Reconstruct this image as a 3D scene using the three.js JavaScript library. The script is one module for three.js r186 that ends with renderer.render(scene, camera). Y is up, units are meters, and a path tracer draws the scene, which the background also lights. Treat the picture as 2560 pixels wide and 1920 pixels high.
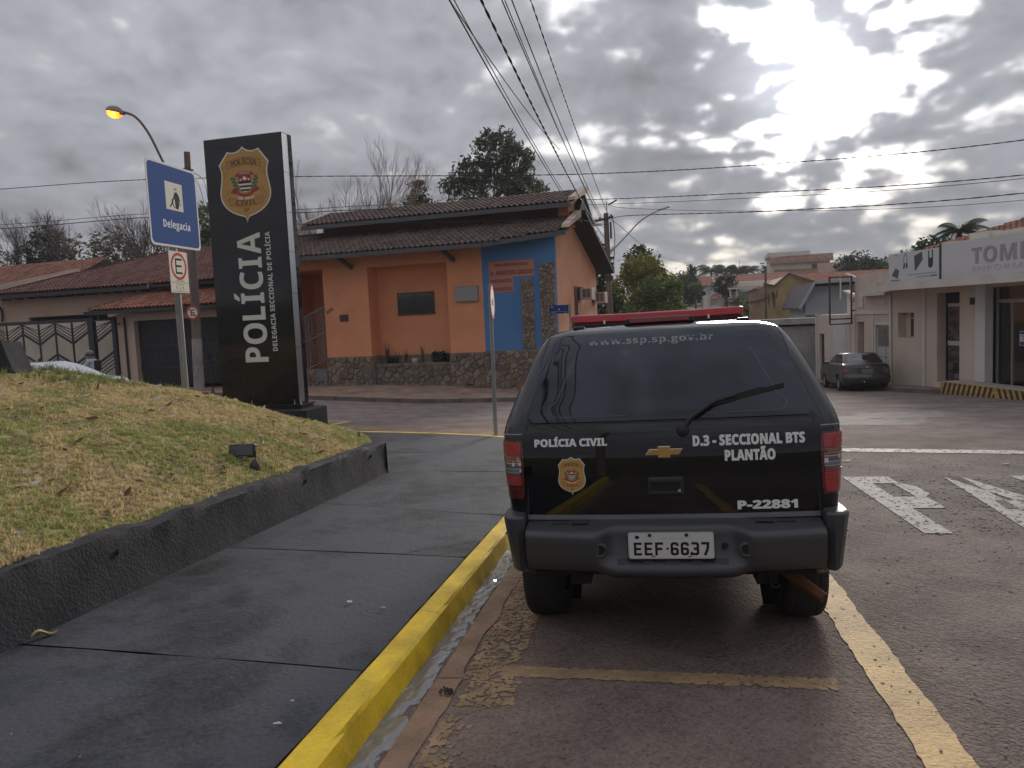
import * as THREE from 'three';
import { mergeGeometries, mergeVertices, toCreasedNormals } from 'three/addons/utils/BufferGeometryUtils.js';
import { RoundedBoxGeometry } from 'three/addons/geometries/RoundedBoxGeometry.js';
import { FontLoader } from 'three/addons/loaders/FontLoader.js';
import { TextGeometry } from 'three/addons/geometries/TextGeometry.js';
import { MarchingCubes } from 'three/addons/objects/MarchingCubes.js';

// ------------------------------------------------------------------ camera, sky, sun, exposure
const scene = new THREE.Scene();
const camera = new THREE.PerspectiveCamera(53.07, 4 / 3, 0.05, 1500);
camera.rotation.order = 'YXZ';
camera.position.set(0, 1.62, 0);
camera.rotation.set(-0.0847, 0.185, -0.045);
const renderer = new THREE.WebGLRenderer({ antialias: true });
renderer.toneMapping = THREE.LinearToneMapping;
renderer.toneMappingExposure = 1.95;
renderer.shadowMap.enabled = true;
renderer.shadowMap.type = THREE.PCFSoftShadowMap;
const SUN = new THREE.Vector3(0.174, 0.270, -0.947).normalize();
const sun = new THREE.DirectionalLight(new THREE.Color(1, 0.93, 0.82), 1.5);
sun.position.copy(SUN).multiplyScalar(80);
sun.castShadow = true;
sun.shadow.radius = 26;
sun.shadow.mapSize.set(4096, 4096);
Object.assign(sun.shadow.camera, { left: -50, right: 50, top: 50, bottom: -50, near: 1, far: 250 });
scene.add(sun, sun.target);

// seeded noise
function rng(seed) { let s = seed >>> 0; return () => { s = (s + 0x6D2B79F5) | 0; let t = Math.imul(s ^ (s >>> 15), 1 | s); t = (t + Math.imul(t ^ (t >>> 7), 61 | t)) ^ t; return ((t ^ (t >>> 14)) >>> 0) / 4294967296; }; }
const PERM = new Uint8Array(512), GV = new Float32Array(256);
{ const r = rng(7), p = [...Array(256).keys()]; for (let i = 255; i > 0; i--) { const j = Math.floor(r() * (i + 1)); [p[i], p[j]] = [p[j], p[i]]; } for (let i = 0; i < 512; i++) PERM[i] = p[i & 255]; for (let i = 0; i < 256; i++) GV[i] = r() * 2 - 1; }
// value noise in 2-D, optional period
function vn(x, y, per = 0) {
  let xi = Math.floor(x), yi = Math.floor(y); const fx = x - xi, fy = y - yi;
  let x1 = xi + 1, y1 = yi + 1;
  if (per) { xi = ((xi % per) + per) % per; yi = ((yi % per) + per) % per; x1 = ((x1 % per) + per) % per; y1 = ((y1 % per) + per) % per; }
  const u = fx * fx * fx * (fx * (fx * 6 - 15) + 10), v = fy * fy * fy * (fy * (fy * 6 - 15) + 10);
  const h = (a, b) => GV[PERM[PERM[a & 255] + (b & 255)]];
  const a = h(xi, yi), b = h(x1, yi), c = h(xi, y1), d = h(x1, y1);
  return a + (b - a) * u + (c - a) * v + (a - b - c + d) * u * v;
}
function fbm(x, y, oct = 5, per = 0) { let s = 0, a = 0.5, f = 1; for (let i = 0; i < oct; i++) { s += a * vn(x * f + i * 17 * (per ? 0 : 1), y * f, per ? per * f : 0); a *= 0.5; f *= 2; } return s; }
function gn(x, y) { const xi = Math.floor(x), yi = Math.floor(y), fx = x - xi, fy = y - yi, u = fx * fx * fx * (fx * (fx * 6 - 15) + 10), v = fy * fy * fy * (fy * (fy * 6 - 15) + 10); const d = (i, j, a, b) => { const h = PERM[PERM[(xi + i) & 255] + ((yi + j) & 255)] * 0.0245437; return Math.cos(h) * a + Math.sin(h) * b; }; const a = d(0, 0, fx, fy), b = d(1, 0, fx - 1, fy), c = d(0, 1, fx, fy - 1), e = d(1, 1, fx - 1, fy - 1); return 1.4 * (a + (b - a) * u + (c - a) * v + (a - b - c + e) * u * v); }
function gfbm(x, y, oct, gain = 0.5) { let s = 0, a = 0.5, f = 1; for (let i = 0; i < oct; i++) { s += a * gn(x * f + i * 17.3, y * f - i * 9.1); a *= gain; f *= 2.03; } return s; }
const sstep = (a, b, x) => { const t = Math.min(1, Math.max(0, (x - a) / (b - a))); return t * t * (3 - 2 * t); };
const lerp = (a, b, t) => a + (b - a) * t;

// computed sky: a broken grey stratocumulus deck, torn open round the sun
{
  const W = 2048, H = 1024, data = new Float32Array(W * H * 4);
  for (let j = 0; j < H; j++) {
    const th = ((j + 0.5) / H - 0.5) * Math.PI, sy = Math.sin(th), cy = Math.cos(th);
    for (let i = 0; i < W; i++) {
      const k = (j * W + i) * 4, ph = ((i + 0.5) / W - 0.5) * 2 * Math.PI;
      if (sy < -0.02) { data[k] = 0.10; data[k + 1] = 0.085; data[k + 2] = 0.07; data[k + 3] = 1; continue; }
      const dx = Math.cos(ph) * cy, dz = Math.sin(ph) * cy;
      const t = 1 / (Math.max(sy, 0) + 0.27), px = dx * t, pz = dz * t;
      const cosA = dx * SUN.x + sy * SUN.y + dz * SUN.z, ang = Math.acos(Math.min(1, Math.max(-1, cosA))) * 57.2958;
      const wx = gfbm(px * 2.0 + 3.1, pz * 2.0 + 9.7, 3) * 0.12, wz = gfbm(px * 2.0 + 31.7, pz * 2.0 - 4.2, 3) * 0.12;
      const big = gfbm(px * 1.5 + wx + 8.3, pz * 1.5 + wz + 2.9, 3);
      const n = gfbm((px + wx) * 4.8 + 5.2, (pz + wz) * 4.8 + 1.3, 6, 0.55);
      const n2 = gfbm((px + wx) * 11 - 7.7, (pz + wz) * 11 + 3.9, 5, 0.55);
      const near = Math.exp(-Math.pow(ang / 21, 2));
      const cover = n * 1.05 + n2 * 0.55 + big * 0.55 + lerp(0.60, 0.235, near) - 0.30 * Math.exp(-Math.pow(ang / 4.6, 2));
      const thick = sstep(-0.22, 0.42, cover);
      const up = (1 + 1.9 * Math.max(sy, 0)) / 1.42; // an overcast deck is brighter overhead than low down
      const body = 0.192 * up * Math.max(0.35, 1.0 - 0.42 * n - 0.32 * n2 - 0.50 * big);
      const low = Math.exp(-Math.pow(Math.max(sy, 0) / 0.15, 2));
      const gap = 0.30 * up + 0.22 * Math.exp(-Math.pow(ang / 26, 2)) + 0.6 * Math.exp(-Math.pow(ang / 11, 2)) + 17 * Math.exp(-Math.pow(ang / 4.4, 2));
      const veil = 0.02 * Math.exp(-Math.pow(ang / 24, 2)) + 0.30 * Math.exp(-Math.pow(ang / 4.5, 2));
      const open = Math.pow(1 - thick, 1.7);
      const wr = lerp(1.0, 1.10, low), wb = lerp(1.02, 0.78, low);
      const b = body * (0.3 + 0.7 * thick) + veil;
      data[k] = b * 0.955 + open * gap * wr; data[k + 1] = b * 0.985 + open * gap * 0.985; data[k + 2] = b * 1.085 + open * gap * wb; data[k + 3] = 1;
    }
  }
  const sky = new THREE.DataTexture(data, W, H, THREE.RGBAFormat, THREE.FloatType);
  sky.mapping = THREE.EquirectangularReflectionMapping; sky.magFilter = THREE.LinearFilter; sky.minFilter = THREE.LinearFilter; sky.needsUpdate = true;
  scene.background = sky; scene.environment = sky;
}

// ------------------------------------------------------------------ helpers
const V = (x, y, z) => new THREE.Vector3(x, y, z);
const C = (r, g, b) => new THREE.Color().setRGB(r, g, b);
const taken = new Map();
function numbered(name) { const n = taken.get(name) || 0; taken.set(name, n + 1); return n ? name + '_' + String(n).padStart(3, '0') : name; }
function mesh(name, geo, mat, parent) { const m = new THREE.Mesh(geo, mat); m.name = parent === scene ? numbered(name) : name; m.castShadow = m.receiveShadow = true; parent.add(m); return m; }
function tag(o, label, category, group, kind) { if (label) o.userData.label = label; if (category) o.userData.category = category; if (group) o.userData.group = group; if (kind) o.userData.kind = kind; return o; }
function thing(name, label, category, pos = [0, 0, 0], ry = 0, group) { const g = new THREE.Group(); g.name = numbered(name); g.position.set(...pos); g.rotation.y = ry; scene.add(g); return tag(g, label, category, group); }
function struct(name, geo, mat) { const m = mesh(name, geo, mat, scene); m.userData.kind = 'structure'; return m; }
function structGroup(name) { const g = new THREE.Group(); g.name = numbered(name); g.userData.kind = 'structure'; scene.add(g); return g; }
const clean = g => { g = g.index ? g.toNonIndexed() : g; for (const k of Object.keys(g.attributes)) if (!['position', 'normal', 'uv', 'color'].includes(k)) g.deleteAttribute(k); if (!g.attributes.uv) g.setAttribute('uv', new THREE.BufferAttribute(new Float32Array(g.attributes.position.count * 2), 2)); return g; };
const merge = a => mergeGeometries(a.map(clean));
function box(w, h, d, x = 0, y = 0, z = 0) { return new THREE.BoxGeometry(w, h, d).translate(x, y, z); }
function bx(x0, x1, y0, y1, z0, z1) { return box(x1 - x0, y1 - y0, z1 - z0, (x0 + x1) / 2, (y0 + y1) / 2, (z0 + z1) / 2); }
function rbox(w, h, d, r, x = 0, y = 0, z = 0, s = 2) { return new RoundedBoxGeometry(w, h, d, s, r).translate(x, y, z); }
function rod(a, b, r1, r2 = r1, seg = 10) { const A = V(...a), B = V(...b), d = B.clone().sub(A), L = d.length(); const g = new THREE.CylinderGeometry(r2, r1, L, seg); g.translate(0, L / 2, 0); g.applyQuaternion(new THREE.Quaternion().setFromUnitVectors(V(0, 1, 0), d.normalize())); return g.translate(A.x, A.y, A.z); }
function bar(a, b, w, h) { const A = V(...a), B = V(...b), d = B.clone().sub(A), L = d.length(); const g = new THREE.BoxGeometry(w, h, L); g.translate(0, 0, L / 2); const m = new THREE.Matrix4().lookAt(V(0, 0, 0), d.clone().negate(), Math.abs(d.y) > 0.98 * L ? V(1, 0, 0) : V(0, 1, 0)); g.applyMatrix4(m); return g.translate(A.x, A.y, A.z); }
function tube(pts, r, seg = 40, rad = 6) { return new THREE.TubeGeometry(new THREE.CatmullRomCurve3(pts.map(p => V(...p))), seg, r, rad); }
function prism(pts, depth, bevel = 0, holes = []) { const s = new THREE.Shape(pts.map(p => new THREE.Vector2(p[0], p[1]))); for (const h of holes) s.holes.push(new THREE.Path(h.map(p => new THREE.Vector2(p[0], p[1])))); return new THREE.ExtrudeGeometry(s, { depth: depth - 2 * bevel, bevelEnabled: bevel > 0, bevelSize: bevel, bevelThickness: bevel, bevelSegments: 2, bevelOffset: -bevel, curveSegments: 12 }).translate(0, 0, bevel); }
// prism standing in the z-y plane, extruded along x from x0 to x1; pts = [z, y]
function prismX(pts, x0, x1, bevel = 0) { const g = prism(pts.map(p => [-p[0], p[1]]), x1 - x0, bevel); return g.rotateY(Math.PI / 2).translate(x0, 0, 0); }
function tri(verts, faces) { const g = new THREE.BufferGeometry(); const p = []; for (const f of faces) for (let i = 1; i + 1 < f.length; i++) for (const k of [f[0], f[i], f[i + 1]]) p.push(...verts[k]); g.setAttribute('position', new THREE.Float32BufferAttribute(p, 3)); g.computeVertexNormals(); return uvm(g); }
// uv in metres by dominant normal
function uvm(g, s = 1) { g = g.index ? g.toNonIndexed() : g; const p = g.attributes.position, n = g.attributes.normal, uv = new Float32Array(p.count * 2); for (let i = 0; i < p.count; i += 3) { let nx = 0, ny = 0, nz = 0; for (let k = 0; k < 3; k++) { nx += n.getX(i + k); ny += n.getY(i + k); nz += n.getZ(i + k); } nx = Math.abs(nx); ny = Math.abs(ny); nz = Math.abs(nz); for (let k = 0; k < 3; k++) { const x = p.getX(i + k), y = p.getY(i + k), z = p.getZ(i + k); let a, b; if (ny > nx && ny > nz) { a = x; b = z; } else if (nx > nz) { a = z; b = y; } else { a = x; b = y; } uv[(i + k) * 2] = a * s; uv[(i + k) * 2 + 1] = b * s; } } g.setAttribute('uv', new THREE.BufferAttribute(uv, 2)); return g; }
function grid(nu, nv, f, colf, uvf) { const g = new THREE.BufferGeometry(), p = [], uv = [], c = [], idx = []; for (let j = 0; j <= nv; j++) for (let i = 0; i <= nu; i++) { const P = f(i / nu, j / nv); p.push(P[0], P[1], P[2]); const U = uvf ? uvf(i / nu, j / nv, P) : [P[0], P[2]]; uv.push(U[0], U[1]); if (colf) c.push(...colf(P, i / nu, j / nv)); } for (let j = 0; j < nv; j++) for (let i = 0; i < nu; i++) { const a = j * (nu + 1) + i; idx.push(a, a + 1, a + nu + 2, a, a + nu + 2, a + nu + 1); } g.setAttribute('position', new THREE.Float32BufferAttribute(p, 3)); g.setAttribute('uv', new THREE.Float32BufferAttribute(uv, 2)); if (colf) g.setAttribute('color', new THREE.Float32BufferAttribute(c, 3)); g.setIndex(idx); g.computeVertexNormals(); return g; }
const flip = g => { g = g.clone(); if (!g.index) g.setIndex([...Array(g.attributes.position.count).keys()]); const a = g.index.array; for (let i = 0; i < a.length; i += 3) { const t = a[i]; a[i] = a[i + 2]; a[i + 2] = t; } g.computeVertexNormals(); return g; };
// textures
function ntex(size, fn, srgb = true) { const d = new Uint8Array(size * size * 4); for (let j = 0; j < size; j++) for (let i = 0; i < size; i++) { const c = fn(i / size, j / size), k = (j * size + i) * 4; for (let q = 0; q < 3; q++) { let v = Array.isArray(c) ? c[q] : c; if (srgb) v = v <= 0.0031308 ? v * 12.92 : 1.055 * Math.pow(Math.max(v, 0), 1 / 2.4) - 0.055; d[k + q] = Math.max(0, Math.min(255, v * 255)); } d[k + 3] = 255; } const t = new THREE.DataTexture(d, size, size); t.wrapS = t.wrapT = THREE.RepeatWrapping; t.magFilter = THREE.LinearFilter; t.minFilter = THREE.LinearMipmapLinearFilter; t.generateMipmaps = true; if (srgb) t.colorSpace = THREE.SRGBColorSpace; t.needsUpdate = true; return t; }
function rep(t, s) { const c = t.clone(); c.repeat.set(s, s); c.needsUpdate = true; return c; }
function std(color, roughness = 0.8, o = {}) { return new THREE.MeshStandardMaterial({ color, roughness, metalness: 0, ...o }); }
function phys(color, roughness, o = {}) { return new THREE.MeshPhysicalMaterial({ color, roughness, metalness: 0, ...o }); }
function canvasTex(w, h, draw) { const cv = document.createElement('canvas'); cv.width = w; cv.height = h; const c = cv.getContext('2d'); draw(c, w, h); const t = new THREE.CanvasTexture(cv); t.colorSpace = THREE.SRGBColorSpace; t.anisotropy = 4; return t; }
const fontB = await new FontLoader().loadAsync('fonts/droid/droid_sans_bold.typeface.json');
const fontR = await new FontLoader().loadAsync('fonts/droid/droid_sans_regular.typeface.json');
const fontM = await new FontLoader().loadAsync('fonts/droid/droid_sans_mono_regular.typeface.json');
// text whose box is x0..x1 wide and whose capitals are h tall, baseline at y
function text(str, x0, x1, y, h, depth = 0.004, font = fontB, bold = 0) {
  const g = new TextGeometry(str, { font, size: h, depth, curveSegments: 4, bevelEnabled: bold > 0, bevelSize: bold * h, bevelThickness: 0.0002, bevelSegments: 1 });
  const cap = new TextGeometry('E', { font, size: h, depth, curveSegments: 1 }); cap.computeBoundingBox(); g.computeBoundingBox();
  const sy = h / cap.boundingBox.max.y, b = g.boundingBox, sx = (x1 - x0) / (b.max.x - b.min.x);
  g.translate(-b.min.x, 0, 0); g.scale(sx, sy, 1);
  return g.translate(x0, y, 0);
}
// ------------------------------------------------------------------ surfaces
const asphaltSpots = (() => { const r = rng(11), a = []; for (let i = 0; i < 2400; i++) a.push([r(), r(), 0.0018 + 0.0052 * r() * r(), r()]); return a; })();
const spotField = (() => { const S = 1024, f = new Float32Array(S * S); for (const [x, y, rad, h] of asphaltSpots) { const R = rad * S, cx = x * S, cy = y * S; for (let j = -Math.ceil(R); j <= R; j++) for (let i = -Math.ceil(R); i <= R; i++) { const d = Math.hypot(i, j) / R; if (d < 1) { const q = (((Math.floor(cy + j) % S) + S) % S) * S + (((Math.floor(cx + i) % S) + S) % S); f[q] = (h > 0.45 ? 1 : -1) * (1 - d * d) * (0.4 + h * 0.6); } } } return (u, v) => f[(Math.floor(v * S) % S) * S + (Math.floor(u * S) % S)]; })();
const T_asphalt = ntex(1024, (u, v) => { const s = spotField(u, v), n = fbm(u * 6, v * 6, 6, 6), g = fbm(u * 120 + 0.5, v * 120, 2, 120); const b = 1 + 0.34 * n + 0.40 * g + (s > 0 ? 0.80 * s : 0.75 * s); return [0.80 * b, 0.775 * b, 0.75 * b]; });
const T_asphaltBump = ntex(1024, (u, v) => 0.45 + 0.28 * spotField(u, v) + 0.22 * fbm(u * 120 + 0.5, v * 120, 2, 120) + 0.1 * fbm(u * 30, v * 30, 3, 30), false);
const T_paint = ntex(512, (u, v) => { const n = fbm(u * 5, v * 5, 6, 5), g = fbm(u * 64, v * 64, 2, 64); const b = 0.86 + 0.42 * n + 0.10 * g; return [b, b * 0.985, b]; });
const T_pave = ntex(1024, (u, v) => { const n = fbm(u * 6, v * 6, 6, 6), m = fbm(u * 22 + 3, v * 22, 4, 22), g = fbm(u * 256, v * 256, 2, 256), d = spotField((u * 2) % 1, (v * 2) % 1); let b = 0.94 + 0.95 * n + 0.50 * m + 0.30 * g; if (d > 0.78) b += 0.9; if (d < -0.85) b -= 0.35; return [b * (1 + 0.10 * m), b, b * (1.0 - 0.06 * m)]; });
const T_rough = ntex(512, (u, v) => 0.5 + 0.35 * fbm(u * 40, v * 40, 4, 40) + 0.3 * fbm(u * 8, v * 8, 3, 8), false);
const T_plaster = ntex(512, (u, v) => { const n = fbm(u * 4, v * 4, 5, 4), st = fbm(u * 22, v * 3, 4, 0 || 1); const b = 0.88 + 0.13 * n; return [b, b, b]; });
const T_concrete = ntex(512, (u, v) => { const n = fbm(u * 6, v * 6, 6, 6), g = fbm(u * 90, v * 90, 2, 90); const b = 0.80 + 0.34 * n + 0.16 * g; return [b, b * 0.985, b * 0.965]; });
const T_soil = ntex(512, (u, v) => { const n = fbm(u * 8, v * 8, 6, 8), g = fbm(u * 70, v * 70, 2, 70); const b = 0.75 + 0.5 * n + 0.4 * g; return [b, b * 0.97, b * 0.92]; });
const M = {
  asphalt: phys(C(1, 1, 1), 0.95, { specularIntensity: 0.35, map: rep(T_asphalt, 0.62), bumpMap: rep(T_asphaltBump, 0.62), bumpScale: 0.022, vertexColors: true }),
  pavement: phys(C(0.052, 0.054, 0.066), 0.8, { specularIntensity: 0.5, map: rep(T_pave, 0.23), bumpMap: rep(T_rough, 1.3), bumpScale: 0.005 }),
  wallDark: phys(C(0.030, 0.029, 0.034), 0.85, { specularIntensity: 0.5, map: rep(T_paint, 0.8), bumpMap: rep(T_rough, 1.8), bumpScale: 0.006 }),
  blockDark: phys(C(0.035, 0.034, 0.040), 0.85, { specularIntensity: 0.5, map: rep(T_paint, 0.8), bumpMap: rep(T_rough, 1.1), bumpScale: 0.008 }),
  yellow: std(C(0.88, 0.59, 0.02), 0.7, { map: rep(T_paint, 0.7), bumpMap: rep(T_rough, 1.5), bumpScale: 0.004 }),
  roadYellow: std(C(0.58, 0.38, 0.15), 0.75, { map: rep(T_concrete, 0.9), bumpMap: rep(T_asphaltBump, 0.62), bumpScale: 0.008 }),
  roadYellowWorn: std(C(0.40, 0.265, 0.15), 0.9, { map: rep(T_concrete, 2.2), bumpMap: rep(T_asphaltBump, 0.62), bumpScale: 0.010 }),
  roadWhite: std(C(0.44, 0.42, 0.39), 0.75, { map: rep(T_concrete, 1.6), bumpMap: rep(T_asphaltBump, 0.62), bumpScale: 0.010 }),
  roadWhiteWorn: std(C(0.31, 0.295, 0.28), 0.8, { map: rep(T_concrete, 2.1), bumpMap: rep(T_asphaltBump, 0.62), bumpScale: 0.012 }),
  gutterPeach: std(C(0.36, 0.225, 0.14), 0.75, { map: rep(T_concrete, 0.9), bumpMap: rep(T_rough, 1.5), bumpScale: 0.004 }),
  concrete: std(C(0.30, 0.27, 0.245), 0.85, { map: rep(T_concrete, 0.6), bumpMap: rep(T_rough, 1.2), bumpScale: 0.006 }),
  sidewalkEarth: std(C(0.36, 0.25, 0.19), 0.9, { map: rep(T_concrete, 0.45), bumpMap: rep(T_rough, 1.2), bumpScale: 0.008 }),
  kerbOld: std(C(0.16, 0.13, 0.115), 0.9, { map: rep(T_concrete, 0.9), bumpMap: rep(T_rough, 1.2), bumpScale: 0.012 }),
  soil: std(C(1, 1, 1), 0.95, { map: rep(T_soil, 0.9), vertexColors: true, bumpMap: rep(T_rough, 1.7), bumpScale: 0.02 }),
  terrain: std(C(1, 1, 1), 0.95, { map: rep(T_soil, 0.15), vertexColors: true }),
  water: phys(C(0.20, 0.19, 0.18), 0.09, { ior: 1.33, clearcoat: 0.5, clearcoatRoughness: 0.05 }),
  joint: std(C(0.022, 0.021, 0.024), 0.95),
};
const plaster = (r, g, b, o = {}) => std(C(r, g, b), 0.88, { map: rep(T_plaster, 0.35), bumpMap: rep(T_rough, 1.6), bumpScale: 0.004, ...o });

// ------------------------------------------------------------------ ground
// road surface height: the street falls away from the camera, the crossing street climbs to the left
function G(x, z) { const d = -z; return -0.0465 * Math.min(d, 34) + 0.05 * Math.max(0, -8 - x) * sstep(10, 24, d) - 0.01 * Math.max(0, x - 3) * sstep(10, 20, d); }
function far(x, z) { const d = -z; let y = G(Math.max(-45, Math.min(45, x)), Math.max(z, -34)); if (d > 48) y = lerp(y, -1.58 + 0.072 * (Math.min(d, 150) - 48), sstep(48, 66, d)) ; return y; }
struct('ground', grid(120, 120, (u, v) => { const a = (u - 0.5) * 2, b = (v - 0.5) * 2, x = Math.sign(a) * (Math.abs(a) * 60 + Math.pow(Math.abs(a), 4) * 640), z = -20 + Math.sign(b) * (Math.abs(b) * 60 + Math.pow(Math.abs(b), 4) * 640); return [x, far(x, z) - 0.14, z]; }, P => { const n = fbm(P[0] * 0.05, P[2] * 0.05, 4); return [0.11 + 0.05 * n, 0.105 + 0.02 * n, 0.055]; }, (u, v, P) => [P[0], P[2]]), M.terrain);
// asphalt colour: brown dusty asphalt, redder dust along the kerbs and in the crossing
function asphaltTint(P) {
  const x = P[0], z = P[2], d = -z; const n = fbm(x * 0.55 + 4, z * 0.55, 4), m = fbm(x * 2.1, z * 2.1 + 7, 4);
  let r = 0.216 + 0.055 * n + 0.045 * m, g = 0.170 + 0.047 * n + 0.035 * m, b = 0.152 + 0.042 * n + 0.028 * m;
  const cross = sstep(13, 16, d) * (1 - sstep(25, 28, d));
  r += 0.055 * cross; g += 0.052 * cross; b += 0.058 * cross;
  const dust = sstep(0.05, 0.5, 1 - Math.abs(z + 16.6 + 0.12 * x) / 2.2 + 0.7 * m) * sstep(4, -2, x) * sstep(-14, -9, x); // red dust swept to the near side of the crossing
  r = lerp(r, 0.36, dust * 0.45); g = lerp(g, 0.24, dust * 0.45); b = lerp(b, 0.17, dust * 0.45);
  const side = sstep(-0.35, -0.95, x + 0.25 * m) * sstep(13, 9, d);
  r = lerp(r, 0.30, side * 0.45); g = lerp(g, 0.215, side * 0.45); b = lerp(b, 0.16, side * 0.45);
  const clean = sstep(1.1, 1.6, x) * sstep(13, 10, d); r -= 0.018 * clean; g -= 0.004 * clean;
  return [r, g, b];
}
const asphalt = (x0, x1, z0, z1, nx, nz) => grid(nx, nz, (u, v) => { const x = lerp(x0, x1, u), z = lerp(z0, z1, v); return [x, far(x, z), z]; }, asphaltTint);
const road = structGroup('road');
{
  const surf = mesh('road_surface', merge([asphalt(-1.02, 12, -12, 8, 56, 90), asphalt(-46, 46, -34, -12, 180, 66), asphalt(-1.2, 9.2, -150, -34, 8, 60)]), M.asphalt, road); surf.userData.kind = 'stuff';
  // pothole patches in the crossing
  const patchM = std(C(0.255, 0.225, 0.21), 0.9, { map: rep(T_asphalt, 0.8), bumpMap: rep(T_asphaltBump, 0.8), bumpScale: 0.01 });
  const blob = (cx, cz, rx, rz, seed, lift) => { const r = rng(seed), pts = []; for (let i = 0; i < 26; i++) { const a = i / 26 * Math.PI * 2, q = 0.75 + 0.4 * r(); pts.push([cx + Math.cos(a) * rx * q, cz + Math.sin(a) * rz * q]); } const v = [[cx, far(cx, cz) + lift, cz], ...pts.map(p => [p[0], far(p[0], p[1]) + lift, p[1]])], f = []; for (let i = 0; i < 26; i++) f.push([0, 1 + (i + 1) % 26, 1 + i]); return tri(v, f); };
  for (const [x, z, a, b, s] of [[4.2, -16.6, 1.4, 1.1, 3], [5.6, -17.9, 1.6, 0.7, 5], [6.4, -20.5, 1.1, 0.5, 8]]) mesh('asphalt_patch', blob(x, z, a, b, s, 0.004), patchM, road);
  const crackM = std(C(0.05, 0.042, 0.04), 0.95);
  const crack = (pts, w, seed) => { const r = rng(seed), v = [], f = []; const P = []; for (let i = 0; i + 1 < pts.length; i++) for (let k = 0; k < 6; k++) { const t = k / 6; P.push([lerp(pts[i][0], pts[i + 1][0], t) + (r() - 0.5) * 0.07, lerp(pts[i][1], pts[i + 1][1], t) + (r() - 0.5) * 0.07]); } P.forEach((p, i) => { const ww = w * (0.3 + r()); v.push([p[0], far(p[0], p[1]) + 0.0045, p[1] - ww], [p[0], far(p[0], p[1] + ww) + 0.0045, p[1] + ww]); if (i) f.push([2 * i - 2, 2 * i - 1, 2 * i + 1, 2 * i]); }); return tri(v, f); };
  for (const [p, w, s] of [[[[-6.2, -17.8], [-4.6, -17.0], [-3.2, -16.5], [-1.0, -16.4]], 0.018, 1], [[[-3.0, -15.9], [-1.6, -15.6], [0.4, -15.9]], 0.02, 2], [[[3.2, -19.6], [5.5, -19.2], [8.0, -19.9]], 0.02, 3], [[[4.4, -17.1], [5.4, -16.7]], 0.05, 9]]) mesh('crack', crack(p, w, s), crackM, road);
}
// kerb line of the near corner: straight along the street, then round to the left
function kerbPath() { const p = []; for (let z = 5; z > -10.6; z -= 0.1) p.push([0, z]); for (const q of [[0, -10.6], [-0.10, -11.4], [-0.42, -12.35], [-1.0, -13.2], [-1.85, -13.85], [-2.9, -14.35], [-4.1, -14.75], [-5.4, -15.1], [-7, -15.55], [-9, -16.1], [-12, -17], [-16, -18.2]]) p.push(q); return p; }
const KX = -1.34; // kerb centre line along the street
function sweepKerb(pts, prof, lift = 0) { // prof: [offset to the street side, height above road]
  const v = [], f = [], n = prof.length; pts.forEach((p, i) => { const a = pts[Math.max(0, i - 1)], b = pts[Math.min(pts.length - 1, i + 1)]; let tx = b[0] - a[0], tz = b[1] - a[1]; const L = Math.hypot(tx, tz); tx /= L; tz /= L; const nx = -tz, nz = tx; prof.forEach(([o, h], k) => { const j = 0.005 * vn(p[1] * 3.1 + p[0], k * 2.7) + 0.003 * vn(p[1] * 17, k * 5.1), x = KX + p[0] + nx * (o + j), z = p[1] + nz * (o + j); v.push([x, far(x, z) + h + lift + (h > 0.05 ? j * 0.7 : 0), z]); }); if (i) for (let k = 0; k + 1 < n; k++) f.push([(i - 1) * n + k, (i - 1) * n + k + 1, i * n + k + 1, i * n + k]); });
  f.push([...Array(n).keys()].reverse(), [...Array(n).keys()].map(k => (pts.length - 1) * n + k)); return tri(v, f);
}
const SWH = 0.13; // pavement above the road
const kerbProf = [[-0.07, -0.12], [-0.07, SWH - 0.004], [-0.055, SWH + 0.004], [0.055, SWH + 0.002], [0.070, SWH - 0.014], [0.088, 0.0], [0.09, -0.12]];
{
  const kerb = structGroup('kerb'); const P = kerbPath(); // cast kerb stones painted yellow
  const iz = P.findIndex(q => q[1] <= -10.6), cuts = [0, 20, 44, 68, 92, 116, 140, iz, iz + 3, iz + 7]; // path index of each joint
  for (let i = 0; i + 1 < cuts.length; i++) { const seg = P.slice(cuts[i], cuts[i + 1] + 1).map(q => q.slice()); const e = seg.length - 1; seg[e] = [lerp(seg[e - 1][0], seg[e][0], 0.95), lerp(seg[e - 1][1], seg[e][1], 0.95)]; mesh('kerb_stone', sweepKerb(seg, kerbProf), M.yellow, kerb); }
  mesh('kerb_stone', sweepKerb(P.slice(iz + 7), kerbProf.map(([o, h]) => [o, h > 0.05 ? h - 0.035 : h])), M.kerbOld, kerb);
}
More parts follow.
